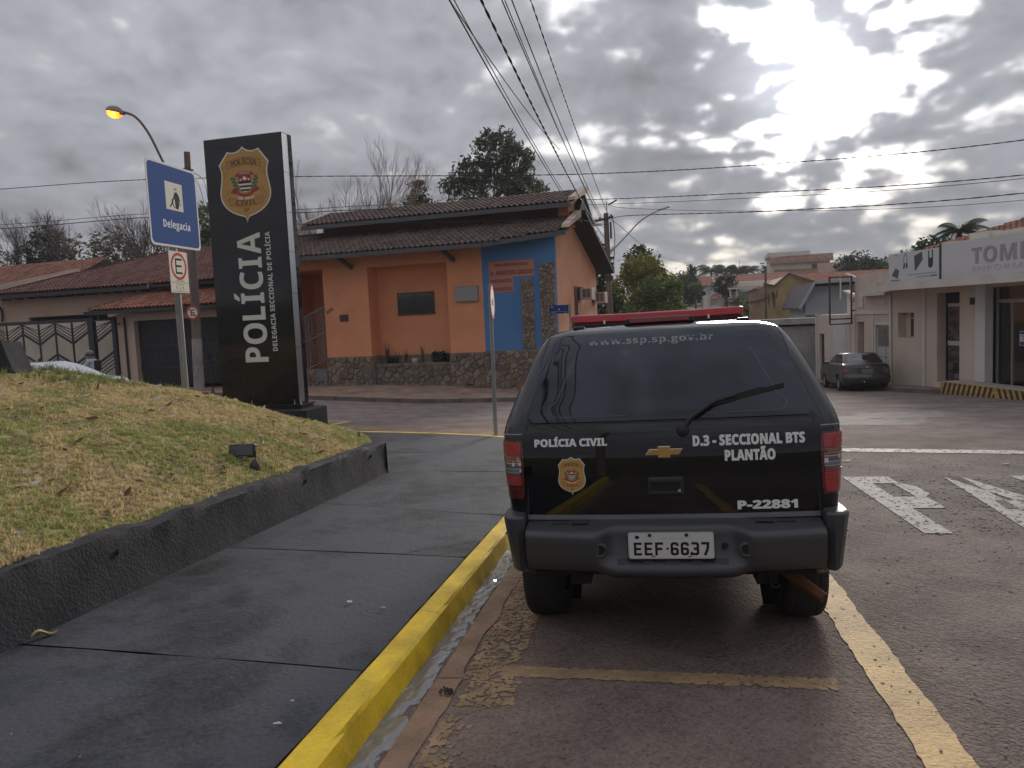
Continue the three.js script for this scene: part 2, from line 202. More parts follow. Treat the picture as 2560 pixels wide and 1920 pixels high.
// gutter: a thread of running water, a painted concrete strip
{
  const gut = structGroup('gutter');
  mesh('gutter_bed', grid(2, 60, (u, v) => { const z = lerp(5, -12.5, v), x = lerp(-1.30, -1.10, u); return [x, far(x, z) - 0.022 + 0.02 * u, z]; }), M.kerbOld, gut);
  mesh('water', grid(10, 700, (u, v) => { const z = lerp(5, -12.5, v), wob = 0.02 * vn(z * 2.6, 3.3) + 0.012 * vn(z * 9, 1.1), x = lerp(-1.262, -1.128 + wob, u); const rip = 0.008 * vn(u * 4 + z * 2.5, z * 14) * (1 - Math.abs(u - 0.5)) + 0.005 * vn(u * 9 + 9, z * 34); return [x, far(x, z) - 0.0045 + rip, z]; }), M.water, gut);
  for (let i = 0; i < 10; i++) { const z0 = 5 - i * 1.72, z1 = z0 - 1.712; mesh('gutter_slab', grid(3, 16, (u, v) => { const z = lerp(z0, z1, v), x = lerp(-1.125, -1.0 + 0.014 * vn(z * 3.1, 8) + 0.008 * vn(z * 13, 2), u); return [x, far(x, z) + 0.006 - 0.006 * (1 - u), z]; }), M.gutterPeach, gut); }
}
// pavement slabs of the near corner, painted dark grey
{
  const pav = structGroup('pavement'); const y = (x, z) => far(x, z) + SWH;
  const joints = [[5, 5], [1.2, 1.2], [-1.2, -1.1], [-3.51, -3.36], [-5.6, -5.39], [-7.42, -6.85], [-9.5, -9.44], [-11.6, -11.4]]; // z at the wall side, z at the kerb side
  for (let i = 0; i + 1 < joints.length; i++) { const [a0, b0] = joints[i], [a1, b1] = joints[i + 1], gp = 0.006; const nx = 14, nz = 14;
    mesh('slab', grid(nx, nz, (u, v) => { const xl = i < 6 ? -3.9 : -9.5; let x = lerp(xl, -1.415, u); const t = (x + 3.5) / 2.1; let z = lerp(lerp(a0, b0, Math.max(0, Math.min(1.02, t))) - gp, lerp(a1, b1, Math.max(0, Math.min(1.02, t))) + gp, v); z += (v === 0 || v === 1) ? 0.010 * vn(x * 3 + i * 9, 5) : 0; if (u === 1) x += 0.006 * vn(z * 9, 2); return [x, y(x, z) + 0.004 * vn(x * 1.3, z * 1.3 + i), z]; }, null, (u, v, P) => [P[0] + i * 0.37, P[2] + i * 0.71]), M.pavement, pav); }
  // the rounded corner, cut along the kerb
  const K = kerbPath().filter(p => p[1] <= -10.6).map(p => [KX - 0.072 + p[0], p[1] + 0.06]);
  const v = [], f = []; const ring = [[-1.412, -11.412], ...K.filter(k => k[1] < -11.42 && k[0] > -13)]; const cx = -6, cz = -11.62; v.push([cx, y(cx, cz), cz]); ring.forEach(q => v.push([q[0], y(q[0], q[1]), q[1]])); v.push([-13, y(-13, -15), -15], [-9.5, y(-9.5, -11.606), -11.606]); for (let i = 1; i + 1 < v.length; i++) f.push([0, i, i + 1]); f.push([0, v.length - 1, 1]);
  mesh('slab', tri(v, f), M.pavement, pav);
  const bed = grid(6, 20, (u, w) => { const x = lerp(-3.9, -1.40, u), z = lerp(5, -11.6, w); return [x, y(x, z) - 0.018, z]; }); mesh('slab_bed', bed, M.joint, pav);
  // cracks running off the joints
  const crackM = M.joint; const cr = (pts, w, s) => { const r = rng(s), vv = [], ff = []; const P = []; for (let i = 0; i + 1 < pts.length; i++) for (let k = 0; k < 5; k++) P.push([lerp(pts[i][0], pts[i + 1][0], k / 5) + (r() - 0.5) * 0.03, lerp(pts[i][1], pts[i + 1][1], k / 5) + (r() - 0.5) * 0.03]); P.forEach((p, i) => { const q = w * (0.3 + r()); vv.push([p[0], y(p[0], p[1]) + 0.009, p[1] - q], [p[0], y(p[0], p[1] + q) + 0.009, p[1] + q]); if (i) ff.push([2 * i - 2, 2 * i - 1, 2 * i + 1, 2 * i]); }); return tri(vv, ff); };
  for (const [p, w, s] of [[[[-1.95, -5.42], [-1.80, -5.62], [-1.66, -5.66], [-1.5, -5.84], [-1.42, -5.86]], 0.007, 4], [[[-1.86, -7.0], [-2.1, -6.7], [-1.5, -6.55]], 0.004, 6], [[[-2.6, -9.5], [-2.2, -9.46], [-1.9, -9.5]], 0.006, 7], [[[-3.3, -10.6], [-2.4, -11.0], [-1.7, -11.1]], 0.004, 12]]) mesh('crack', cr(p, w, s), crackM, pav);
}
// painted markings on the road
{
  const strip = (name, f, nu, nv, m) => { const g = mesh(name, grid(nu, nv, (u, v) => { const [x, z] = f(u, v); return [x, far(x, z) + 0.006, z]; }), m, scene); g.userData.kind = 'structure'; return g; };
  const rag = (z, s, k) => 0.008 * vn(z * 6, s) + 0.006 * vn(z * 23, s + 3) + (k || 0) * vn(z * 1.7, s + 9);
  strip('bay_line', (u, v) => { const z = lerp(4, -8.6, v); return [u < 0.5 ? 0.965 + rag(z, 1, 0.01) : 1.158 + rag(z, 4, 0.012), z]; }, 1, 420, M.roadYellow);
  // worn paint: flakes of the old bay line, each a ragged scrap
  const scraps = (name, n, seed, area, m, size) => { const r = rng(seed), gs = []; for (let i = 0; i < n; i++) { const [cx, cz] = area(r); const R = size * (0.4 + r() * 1.2), H = 0.002 + 0.003 * r(), v = [[cx, far(cx, cz) + H, cz]], f = [], K = 6; for (let k = 0; k < K; k++) { const a = k / K * 6.283, q = R * (0.45 + 0.8 * r()); const x = cx + Math.cos(a) * q, z = cz + Math.sin(a) * q * 1.2; v.push([x, far(x, z) + H, z]); f.push([0, 1 + (k + 1) % K, 1 + k]); } gs.push(tri(v, f)); } const o = mesh(name, merge(gs), m, scene); o.userData.kind = 'structure'; return o; };
  scraps('worn_bay_edge', 1900, 21, r => { const z = lerp(-3.3, -6.6, r()); return [-0.99 + 0.25 * Math.pow(r(), 1.2) + (z > -3.6 ? 0.05 : 0), z]; }, M.roadYellowWorn, 0.014);
  scraps('worn_bay_edge', 420, 22, r => { const z = lerp(-1.9, -3.2, r()); return [-0.97 + 0.16 * r() * r(), z]; }, M.roadYellowWorn, 0.013);
  scraps('worn_bay_bar', 1500, 23, r => { const t = Math.pow(r(), 1.45); return [lerp(-0.80, 0.80, t), -3.71 + (r() - 0.5) * 0.105]; }, M.roadYellowWorn, 0.015);
  strip('stop_line', (u, v) => { const x = lerp(2.2, 8.6, v); return [x, -12.09 + 0.215 * (x - 2.7) + (u < 0.5 ? -0.2 : 0.2) + rag(x, 7)]; }, 1, 160, M.roadWhite);
  // painted word, long letters as drivers read them
  const letter = (polys, ox, w) => merge(polys.map(P => { const v = P.map(([a, b]) => { const x = ox + a * w, z = -6.76 - b * 2.86; return [x, far(x, z) + 0.007, z]; }); return tri(v, [v.map((_, i) => i)]); }));
  const S = 0.26, word = structGroup('road_word');
  const seg = (a, b, c, d) => [[a, b], [c, b], [c, d], [a, d]];
  const split = (a, b, c, d, n) => { const o = []; for (let i = 0; i < n; i++) o.push([[a, lerp(b, d, i / n)], [c, lerp(b, d, i / n)], [c, lerp(b, d, (i + 1) / n)], [a, lerp(b, d, (i + 1) / n)]]); return o; };
  mesh('letter', letter([...split(0, 0, 0.36, 1, 8), seg(0.36, 0.36, 0.85, 0.56), seg(0.36, 0.84, 0.82, 1), [[0.72, 0.56], [0.85, 0.56], [1.0, 0.62], [1.0, 0.78], [0.82, 0.84], [0.70, 0.84], [0.70, 0.56]]], 2.16, 0.62), M.roadWhiteWorn, word);
  mesh('letter', letter([[[0, 0], [0.3, 0], [0.6, 1], [0.36, 1]], [[0.36, 1], [0.6, 1], [1.05, 0], [0.78, 0]], [[0.26, 0.34], [0.72, 0.34], [0.64, 0.5], [0.34, 0.5]]], 2.98, 0.8), M.roadWhiteWorn, word);
  mesh('letter', letter([...split(0, 0, 0.36, 1, 8), seg(0.36, 0.42, 0.8, 0.56), seg(0.36, 0.86, 0.8, 1), [[0.7, 0.56], [0.85, 0.56], [1, 0.64], [1, 0.82], [0.8, 0.86], [0.7, 0.86]], [[0.4, 0.42], [0.62, 0.42], [1, 0], [0.72, 0]]], 3.98, 0.62), M.roadWhiteWorn, word);
  mesh('letter', letter([...split(0, 0, 0.36, 1, 8), seg(0.36, 0, 1, 0.14), seg(0.36, 0.44, 0.9, 0.56), seg(0.36, 0.86, 1, 1)], 4.84, 0.6), M.roadWhiteWorn, word);
  const bare = std(C(0.20, 0.16, 0.145), 0.95, { map: rep(T_asphalt, 0.62), bumpMap: rep(T_asphaltBump, 0.62), bumpScale: 0.02 }); // asphalt showing through worn paint
  const wear = (name, n, seed, area, size) => { const o = scraps(name, n, seed, area, bare, size); o.position.y = 0.0055; return o; };
  wear('worn_through_spot', 1700, 24, r => [2.1 + r() * 3.4, -6.7 - r() * 3.0], 0.014); wear('worn_through_spot', 160, 25, r => [0.96 + r() * 0.21, 2 - r() * 9], 0.006); wear('worn_through_spot', 260, 26, r => { const x = 2.4 + r() * 5; return [x, -12.09 + 0.215 * (x - 2.7) + (r() - 0.5) * 0.42]; }, 0.016);
  // yellow marks round the corner
  strip('parking_mark', (u, v) => [lerp(-8.9, -7.95, v), -19.1 - 0.12 * 0 + (u < 0.5 ? -0.09 : 0.09) + 0.1 * v], 1, 12, M.roadYellow);
  strip('parking_mark', (u, v) => { const t = lerp(0, 1, v); return [lerp(-7.95, -8.25, t) + (u < 0.5 ? -0.10 : 0.12), lerp(-19.0, -16.4, t)]; }, 1, 20, M.roadYellow);
  for (const [x, z] of [[5.0, -25.0], [5.6, -24.2], [4.9, -22.2], [4.4, -20.6]]) strip('lane_dash', (u, v) => [x + (u - 0.5) * 0.5, z + (v - 0.5) * 0.10 + rag(x + u, 3)], 4, 1, M.roadWhiteWorn);
}
// ------------------------------------------------------------------ grass bank behind its low wall
const WX = -3.47, WT = 0.54; // street face of the wall, its top above the road
function bank(x, z) { // height of the grass
  const d = Math.max(0, -3.66 - x), a = -z;
  const f = 1 - sstep(8.0, 15.6, a), side = sstep(-20, -12, x);
  const edge = lerp(WT - 0.02, SWH + 0.03, sstep(8.6, 12.5, a + 0.25 * Math.max(0, x + 3.9)));
  const base = far(Math.max(x, -8), z);
  return base + edge + (1.11 * (1 - Math.pow(1 - Math.min(d / 4.2, 1), 1.6)) * f) * (0.25 + 0.75 * side) + 0.03 * vn(x * 0.9, z * 0.9) + 0.018 * vn(x * 2.7, z * 2.7);
}
// right-hand limit of the grass for a given z
function bankEdge(z) { const a = -z; return a < 9.35 ? -3.66 : lerp(-3.66, -6.4, Math.pow(sstep(9.2, 14.6, a), 0.75)); }
function dry(x, z) { return sstep(-0.45, 0.50, fbm(x * 0.9 + 2, z * 0.9 + 5, 4) * 0.9 + 0.40 * vn(x * 3.1, z * 3.1) + 0.30 * vn(x * 9, z * 9) + 0.10); }
{
  const soil = struct('grass_bank', grid(60, 90, (u, v) => { const z = lerp(5, -16.2, v), x = lerp(bankEdge(z), -16, Math.pow(u, 1.4)); return [x, bank(x, z), z]; }, P => { const q = dry(P[0], P[2]); return [lerp(0.27, 0.40, q), lerp(0.25, 0.31, q), lerp(0.11, 0.17, q)]; }), M.soil);
  // tufts of short grass
  const tuft = (blades, h, seed) => { const r = rng(seed), p = [], n = []; for (let i = 0; i < blades; i++) { const a = r() * 6.283, o = 0.03 * Math.sqrt(r()), l = h * (0.5 + 0.7 * r()), w = 0.0032 + 0.002 * r(), lean = (0.3 + 0.9 * r()) * l, b = r() * 6.283; const x = Math.cos(a) * o, z = Math.sin(a) * o, cx = Math.cos(b), cz = Math.sin(b); const A = [x - cz * w, -0.01, z + cx * w], B = [x + cz * w, -0.01, z - cx * w], Cc = [x + cx * lean * 0.4 + cz * w * 0.7, l * 0.6, z + cz * lean * 0.4 - cx * w * 0.7], D = [x + cx * lean * 0.4 - cz * w * 0.7, l * 0.6, z + cz * lean * 0.4 + cx * w * 0.7], E = [x + cx * lean, l * 0.85, z + cz * lean]; p.push(...A, ...B, ...Cc, ...A, ...Cc, ...D, ...D, ...Cc, ...E); } const g = new THREE.BufferGeometry(); g.setAttribute('position', new THREE.Float32BufferAttribute(p, 3)); g.computeVertexNormals(); return g; };
  const gm = phys(C(1, 1, 1), 0.9, { side: THREE.DoubleSide, transmission: 0.35, thickness: 0, specularIntensity: 0.3 });
  const place = (name, label, geo, n, seed, pick) => { const r = rng(seed), m = new THREE.InstancedMesh(geo, gm, n); const o = new THREE.Object3D(); let k = 0; while (k < n) { const q = pick(r); if (!q) continue; const [x, z, s, col] = q; o.position.set(x, bank(x, z) - 0.004, z); o.rotation.set((r() - 0.5) * 0.5, r() * 6.283, (r() - 0.5) * 0.5); o.scale.set(s, s * (0.7 + 0.6 * r()), s); o.updateMatrix(); m.setMatrixAt(k, o.matrix); m.setColorAt(k, col); k++; } m.name = name; m.castShadow = m.receiveShadow = true; scene.add(m); tag(m, label, 'grass', null, 'stuff'); return m; };
  const pickOn = zmin => r => { const z = lerp(3, zmin, Math.pow(r(), 0.85)), x = bankEdge(z) + 0.03 - Math.pow(r(), 1.25) * 7.5; const q = dry(x, z) + (r() - 0.5) * 0.9; const v = 0.75 + 0.5 * r(); return [x, z, 0.75 + 0.6 * r(), q > 0.5 ? C(0.62 * v, 0.50 * v, 0.27 * v) : C(0.40 * v, 0.40 * v, 0.145 * v)]; };
  place('mown_grass', 'short half dry mown grass covering the bank', tuft(11, 0.025, 5), 95000, 31, pickOn(-15.2));
  place('long_grass', 'longer green grass blades along the top of the bank', tuft(9, 0.12, 6), 800, 33, r => { const z = -7.5 - r() * 5, x = -6.3 - r() * 3.2; if (vn(x * 2, z * 2) < 0.1) return null; const v = 0.7 + 0.5 * r(); return [x, z, 0.5 + 0.6 * r(), C(0.22 * v, 0.26 * v, 0.09 * v)]; });
  // dry leaves
  const lg = new THREE.BufferGeometry(); { const p = []; const L = (s, w, y) => [w, y, s]; const pts = [[0, 0, -0.05], [0.018, 0.008, -0.015], [0.014, 0.012, 0.02], [0, 0.02, 0.05], [-0.014, 0.010, 0.02], [-0.018, 0.010, -0.015], [0, 0, 0]]; for (const [a, b] of [[0, 1], [1, 2], [2, 3], [3, 4], [4, 5], [5, 0]]) p.push(...pts[6], ...pts[b], ...pts[a]); lg.setAttribute('position', new THREE.Float32BufferAttribute(p, 3)); lg.computeVertexNormals(); }
  const lm = new THREE.InstancedMesh(lg, gm, 620), r = rng(77), o = new THREE.Object3D();
  for (let k = 0; k < 620; k++) { const z = lerp(-1, -12, r()), x = bankEdge(z) - 0.1 - r() * 5.2; o.position.set(x, bank(x, z) + 0.03, z); o.rotation.set((r() - 0.5) * 1.4, r() * 6.28, (r() - 0.5) * 1.4); o.scale.setScalar(0.5 + 0.9 * r()); o.updateMatrix(); lm.setMatrixAt(k, o.matrix); const v = r(); lm.setColorAt(k, v < 0.35 ? C(0.13, 0.075, 0.045) : v < 0.75 ? C(0.33, 0.23, 0.15) : C(0.52, 0.46, 0.38)); }
  lm.name = 'fallen_leaves'; lm.castShadow = lm.receiveShadow = true; scene.add(lm); tag(lm, 'dry brown and pale leaves scattered over the grass bank', 'leaves', null, 'stuff');
}
{ // low retaining wall: rough painted concrete, worn top edge
  const w = thing('retaining_wall', 'low dark painted concrete wall holding back the grass bank', 'wall');
  const sect = [[0.02, 0], [0.0, 0.10], [-0.008, 0.30], [-0.005, WT - SWH - 0.03], [-0.03, WT - SWH], [-0.19, WT - SWH - 0.004], [-0.21, WT - SWH - 0.05], [-0.21, 0]];
  const n = 180, v = [], f = [], K = sect.length; for (let i = 0; i <= n; i++) { const z = lerp(5, -9.42, i / n); sect.forEach(([o, h], k) => { const q = k >= 3 && k <= 5 ? 0.016 * vn(z * 3.3, k) + 0.012 * vn(z * 11, k * 3) - (k === 3 || k === 4 ? 0.03 * Math.max(0, vn(z * 1.7 + 2, 9) - 0.45) : 0) : 0.008 * vn(z * 4, k * 2); const end = i === n ? -0.0 : 0; const x = WX + o + q * 0.8 + end; v.push([x, far(WX, z) + SWH - 0.03 + h + (h > 0 ? q : 0) + (h === 0 ? 0 : 0.03), z]); }); if (i) for (let k = 0; k < K; k++) f.push([(i - 1) * K + k, i * K + k, i * K + (k + 1) % K, (i - 1) * K + (k + 1) % K]); } f.push([...Array(K).keys()].map(k => n * K + k));
  const g0 = mergeVertices((() => { const g = new THREE.BufferGeometry(), p = []; for (const q of f) for (let i = 1; i + 1 < q.length; i++) for (const k of [q[0], q[i], q[i + 1]]) p.push(...v[k]); g.setAttribute('position', new THREE.Float32BufferAttribute(p, 3)); return g; })(), 1e-4); g0.computeVertexNormals();
  mesh('wall_body', uvm(toCreasedNormals(g0, 0.7)), M.wallDark, w);
  const pm = std(C(0.03, 0.03, 0.032), 0.9); for (const z of [-4.35, -7.1, -8.9]) mesh('drain_pipe', rod([WX - 0.05, far(WX, z) + SWH + 0.30, z], [WX + 0.012, far(WX, z) + SWH + 0.295, z], 0.02, 0.02, 12), pm, w);
}
{ // slanted dark block standing on the bank, out of the left of the view
  const t = thing('concrete_block', 'dark painted concrete block with a sloping end on the grass bank', 'block', [-7.95, bank(-7.7, -7.8) - 0.36, -7.8], 0.2);
  mesh('block_body', prism([[-1.6, 0], [0.70, 0], [0.48, 0.70], [-1.6, 0.66]], 0.4, 0.02).translate(0, 0, -0.2), M.blockDark, t);
}
{ // floodlight on the bank, tipped up at the pylon
  const t = thing('floodlight', 'small black floodlight standing on the grass bank near the wall', 'floodlight', [-4.0, bank(-4.0, -6.85) - 0.06, -6.85], 0.12); t.scale.setScalar(0.86);
  const bm = std(C(0.012, 0.012, 0.013), 0.45), gl = phys(C(0.008, 0.008, 0.009), 0.08, { clearcoat: 1 });
  const head = rbox(0.30, 0.155, 0.07, 0.012, 0, 0.17, 0); const h = mesh('lamp_head', head, bm, t); h.rotation.x = -0.25; h.position.z = 0.03;
  mesh('glass', rbox(0.262, 0.115, 0.008, 0.003, 0, 0.172, 0.036), gl, h); mesh('label_strip', box(0.10, 0.005, 0.003, 0.015, 0.098, 0.036), std(C(0.6, 0.6, 0.6), 0.5), h);
  mesh('bracket', merge([rod([-0.155, 0.17, 0.02], [-0.155, -0.02, 0], 0.006), rod([0.155, 0.17, 0.02], [0.155, -0.02, 0], 0.006), rod([-0.155, 0, 0], [0.155, 0, 0], 0.006)]), bm, t);
  mesh('cable', tube([[0.1, 0.2, -0.03], [0.16, 0.32, -0.12], [0.12, 0.2, -0.3], [0.05, 0.2, -0.5]].map(p => p), 0.006, 30, 6), std(C(0.4, 0.34, 0.26), 0.7), t);
  const s = thing('stone', 'small dark lump of stone lying below the floodlight', 'stone', [-3.84, bank(-3.84, -6.78) - 0.02, -6.78], 0.4); s.scale.setScalar(0.6);
  const ig = new THREE.IcosahedronGeometry(0.1, 2), p = ig.attributes.position; for (let i = 0; i < p.count; i++) { const k = 1 + 0.25 * vn(p.getX(i) * 14, p.getY(i) * 14 + p.getZ(i) * 9); p.setXYZ(i, p.getX(i) * k * 0.8, p.getY(i) * k * 1.2, p.getZ(i) * k); } ig.computeVertexNormals(); mesh('stone_body', ig.translate(0, 0.06, 0), std(C(0.05, 0.045, 0.045), 0.95), s);
}
// ------------------------------------------------------------------ police badge print
const badgeOutline = (() => { const s = new THREE.Shape(); s.moveTo(-0.62, 0.90); s.quadraticCurveTo(-0.28, 0.80, -0.02, 1.0); s.quadraticCurveTo(0.28, 0.80, 0.60, 0.93); s.lineTo(0.985, 0.56); s.bezierCurveTo(0.80, 0.28, 0.98, 0.05, 1.0, -0.22); s.bezierCurveTo(1.0, -0.62, 0.45, -0.78, 0.12, -0.84); s.quadraticCurveTo(0.03, -0.87, 0.0, -1.0); s.quadraticCurveTo(-0.03, -0.87, -0.12, -0.84); s.bezierCurveTo(-0.45, -0.78, -1.0, -0.62, -1.0, -0.22); s.bezierCurveTo(-0.98, 0.05, -0.80, 0.28, -0.985, 0.56); s.closePath(); return s; })();
const badgeTex = canvasTex(768, 1112, (c, w, h) => {
  const X = x => (x * 0.5 + 0.5) * w, Y = y => (0.5 - y * 0.5) * h; c.fillStyle = '#b58a4c'; c.fillRect(0, 0, w, h);
  const poly = (pts, fill, stroke, lw = 4) => { c.beginPath(); pts.forEach((p, i) => i ? c.lineTo(X(p[0]), Y(p[1])) : c.moveTo(X(p[0]), Y(p[1]))); c.closePath(); if (fill) { c.fillStyle = fill; c.fill(); } if (stroke) { c.strokeStyle = stroke; c.lineWidth = lw; c.stroke(); } };
  const arcBand = (y, hh, sag, x, fill, stroke) => { const p = []; for (let i = 0; i <= 20; i++) { const t = i / 10 - 1; p.push([t * x, y + hh / 2 + sag * (1 - t * t)]); } for (let i = 20; i >= 0; i--) { const t = i / 10 - 1; p.push([t * x, y - hh / 2 + sag * (1 - t * t)]); } poly(p, fill, stroke, 5); };
  const arcText = (str, y, sag, x0, x1, size, fill) => { c.font = 'bold ' + size + 'px sans-serif'; c.fillStyle = fill; c.textAlign = 'center'; c.textBaseline = 'middle'; [...str].forEach((ch, i) => { const t = lerp(x0, x1, (i + 0.5) / str.length), q = t / Math.max(Math.abs(x0), Math.abs(x1), 0.6); c.save(); c.translate(X(t), Y(y + sag * (1 - q * q))); c.rotate(Math.atan2(2 * sag * q * h, w) * 1.0); c.fillText(ch, 0, 0); c.restore(); }); };
  const brown = '#5a3a22';
  for (const s of [-1, 1]) { poly([[s * 0.66, 0.58], [s * 0.90, 0.50], [s * 0.80, 0.42], [s * 0.84, 0.24], [s * 0.66, 0.38]], '#b58a4c', brown, 4); poly([[s * 0.64, -0.30], [s * 0.72, -0.10], [s * 0.78, -0.24], [s * 0.88, -0.26], [s * 0.76, -0.42]], '#b58a4c', brown, 4); }
  arcBand(0.55, 0.21, 0.09, 0.70, '#a87d42', brown); arcBand(-0.42, 0.21, -0.07, 0.70, '#a87d42', brown);
  arcText('POLÍCIA', 0.55, 0.09, -0.52, 0.52, 118, brown); arcText('CIVIL', -0.425, -0.07, -0.42, 0.42, 122, brown); c.font = 'bold 78px sans-serif'; c.fillStyle = brown; c.textAlign = 'center'; c.fillText('SP', X(0), Y(-0.69));
  // arms: red chief, black and white bars, green sprays, red scrolls
  for (const s of [-1, 1]) { c.save(); c.translate(X(s * 0.40), Y(0.02)); c.rotate(s * 0.32); c.fillStyle = '#2f6a44'; for (let k = 0; k < 9; k++) { c.beginPath(); c.ellipse((k % 2 ? 18 : -14), -110 + k * 27, 30, 18, k % 2 ? 0.6 : -0.6, 0, 7); c.fill(); } c.restore(); }
  const sh = [[-0.26, 0.28], [0.26, 0.28], [0.26, -0.02], [0.17, -0.16], [0, -0.21], [-0.17, -0.16], [-0.26, -0.02]]; poly(sh, '#8e2f33'); c.save(); c.beginPath(); sh.forEach((p, i) => i ? c.lineTo(X(p[0]), Y(p[1])) : c.moveTo(X(p[0]), Y(p[1]))); c.clip(); for (let k = 0; k < 6; k++) { c.fillStyle = k % 2 ? '#d8cfc6' : '#241d24'; c.fillRect(0, Y(0.085 - k * 0.052), w, h * 0.0262); } c.restore();
  c.fillStyle = '#e6ddd2'; c.beginPath(); c.moveTo(X(-0.1), Y(0.17)); c.lineTo(X(-0.02), Y(0.245)); c.lineTo(X(0.05), Y(0.19)); c.lineTo(X(0.12), Y(0.18)); c.lineTo(X(0.02), Y(0.115)); c.closePath(); c.fill(); for (const s of [-1, 1]) { c.beginPath(); c.ellipse(X(s * 0.17), Y(0.14), 18, 13, 0, 0, 7); c.fill(); }
  poly([[-0.42, 0.24], [-0.22, 0.36], [0.22, 0.36], [0.42, 0.27], [0.30, 0.24], [0.22, 0.30], [-0.22, 0.30], [-0.30, 0.22]], '#8e2f33'); c.font = 'bold 26px sans-serif'; c.fillStyle = '#dccbb8'; c.fillText('POLÍCIA CIVIL', X(0), Y(0.325));
  poly([[-0.62, -0.18], [-0.46, -0.06], [-0.32, -0.12], [-0.2, -0.22], [0, -0.245], [0.2, -0.22], [0.32, -0.12], [0.46, -0.06], [0.62, -0.14], [0.48, -0.2], [0.38, -0.22], [0.2, -0.31], [0, -0.335], [-0.2, -0.31], [-0.38, -0.23], [-0.46, -0.24]], '#9a3136'); arcText('SÃO PAULO', -0.285, -0.09 * -1 * -1, -0.34, 0.34, 56, '#e3d6c6');
});
const badgeFace = std(C(1, 1, 1), 0.5, { map: badgeTex }); const badgeRim = std(C(0.72, 0.70, 0.66), 0.5);
function badge(w, h, parent, name = 'badge') { // back plate with a pale rim, printed face; returned mesh faces +z
  const sh = new THREE.ExtrudeGeometry(badgeOutline, { depth: 0.004, bevelEnabled: false, curveSegments: 8 }); sh.scale(w / 2, h / 2, 1);
  const b = mesh(name, sh, badgeRim, parent); const f = new THREE.ShapeGeometry(badgeOutline, 12); const p = f.attributes.position, uv = f.attributes.uv; for (let i = 0; i < p.count; i++) uv.setXY(i, p.getX(i) * 0.5 + 0.5, p.getY(i) * 0.5 + 0.5); f.scale(w / 2 * 0.955, h / 2 * 0.965, 1); f.translate(0, 0, 0.0055); mesh('print', f, badgeFace, b); return b;
}
{ // pylon sign
  const t = thing('pylon_sign', 'tall glossy black POLÍCIA pylon with gold badge, on the grass bank', 'sign', [-6.84, 0, -13.91], -4 * Math.PI / 180);
  const glossy = phys(C(0.010, 0.010, 0.012), 0.10, { clearcoat: 1, clearcoatRoughness: 0.04, specularIntensity: 0 });
  const front = std(C(0.014, 0.013, 0.015), 0.16);
  const W = 1.69, D = 0.36, y0 = 0.16, y1 = 5.345;
  mesh('cabinet', bx(-W, 0, y0, y1, -D, -0.006), front, t);
  mesh('front_panel', bx(-W + 0.006, -0.006, y0 + 0.006, y1 - 0.006, -0.004, 0.004), glossy, t);
  // polished metal cladding on the narrow side, in sheets
  const steel = std(C(0.42, 0.43, 0.46), 0.22, { metalness: 0.9 });
  const ys = [y0 + 0.01, 1.25, 2.3, 3.1, 3.85, 4.6, y1 - 0.01]; for (let i = 0; i + 1 < ys.length; i++) mesh('side_panel', bx(0.001, 0.006, ys[i] + 0.004, ys[i + 1] - 0.004, -D * 0.62, -0.012), steel, t); mesh('side_channel', bx(0.001, 0.010, y0, y1, -D + 0.004, -D * 0.63), glossy, t);
  const letterM = std(C(0.62, 0.61, 0.57), 0.5); // raised letters reading upwards
  const up = (str, base, yA, yB, h, font, d) => { const g = text(str, 0, yB - yA, 0, h, d, font); g.rotateZ(Math.PI / 2); return g.translate(base, yA, 0.005); };
  const word = 'POLÍCIA'; // laid out letter by letter
  { const chars = [...word], widths = chars.map(ch => { const r = new TextGeometry(ch, { font: fontB, size: 1, depth: 0.01, curveSegments: 2 }); r.computeBoundingBox(); return r.boundingBox.max.x - r.boundingBox.min.x; }); const gap = 0.14, tot = widths.reduce((a, b) => a + b, 0) + gap * 6, k = 2.51 / tot; let x = 0; chars.forEach((ch, i) => { const g = text(ch, x * k, (x + widths[i]) * k, 0, 0.505, 0.015, fontB); g.rotateZ(Math.PI / 2).translate(-0.59, 0.995, 0.005); mesh('letter', g, letterM, t); x += widths[i] + gap; }); }
  mesh('lettering', up('DELEGACIA SECCIONAL DE POLÍCIA', -0.38, 1.20, 3.50, 0.100, fontB, 0.006), letterM, t);
  const b = badge(1.11, 1.44, t); b.position.set(-0.835, 4.425, 0.006);
  const black = std(C(0.012, 0.012, 0.013), 0.4), zinc = std(C(0.55, 0.55, 0.55), 0.35, { metalness: 0.8 });
  mesh('base_plate', bx(-W - 0.10, 0.10, 0.122, 0.150, -D - 0.1, 0.10), black, t); mesh('base_frame', bx(-W - 0.05, 0.07, 0.055, 0.120, -D - 0.07, 0.07), black, t);
  for (const [x, z] of [[-0.06, 0.06], [0.055, 0.03], [0.055, -0.3], [-1.0, 0.06], [-1.6, 0.06]]) mesh('anchor_bolt', merge([rod([x, y0 - 0.015, z], [x, y0 + 0.085, z], 0.007, 0.007, 8), rod([x, y0 - 0.012, z], [x, y0 + 0.025, z], 0.017, 0.017, 6)]), zinc, t);
  mesh('plinth', rbox(W + 0.52, 0.75, 0.86, 0.03, -W / 2 + 0.04, 0.06 - 0.375, -0.13), M.blockDark, t);
}
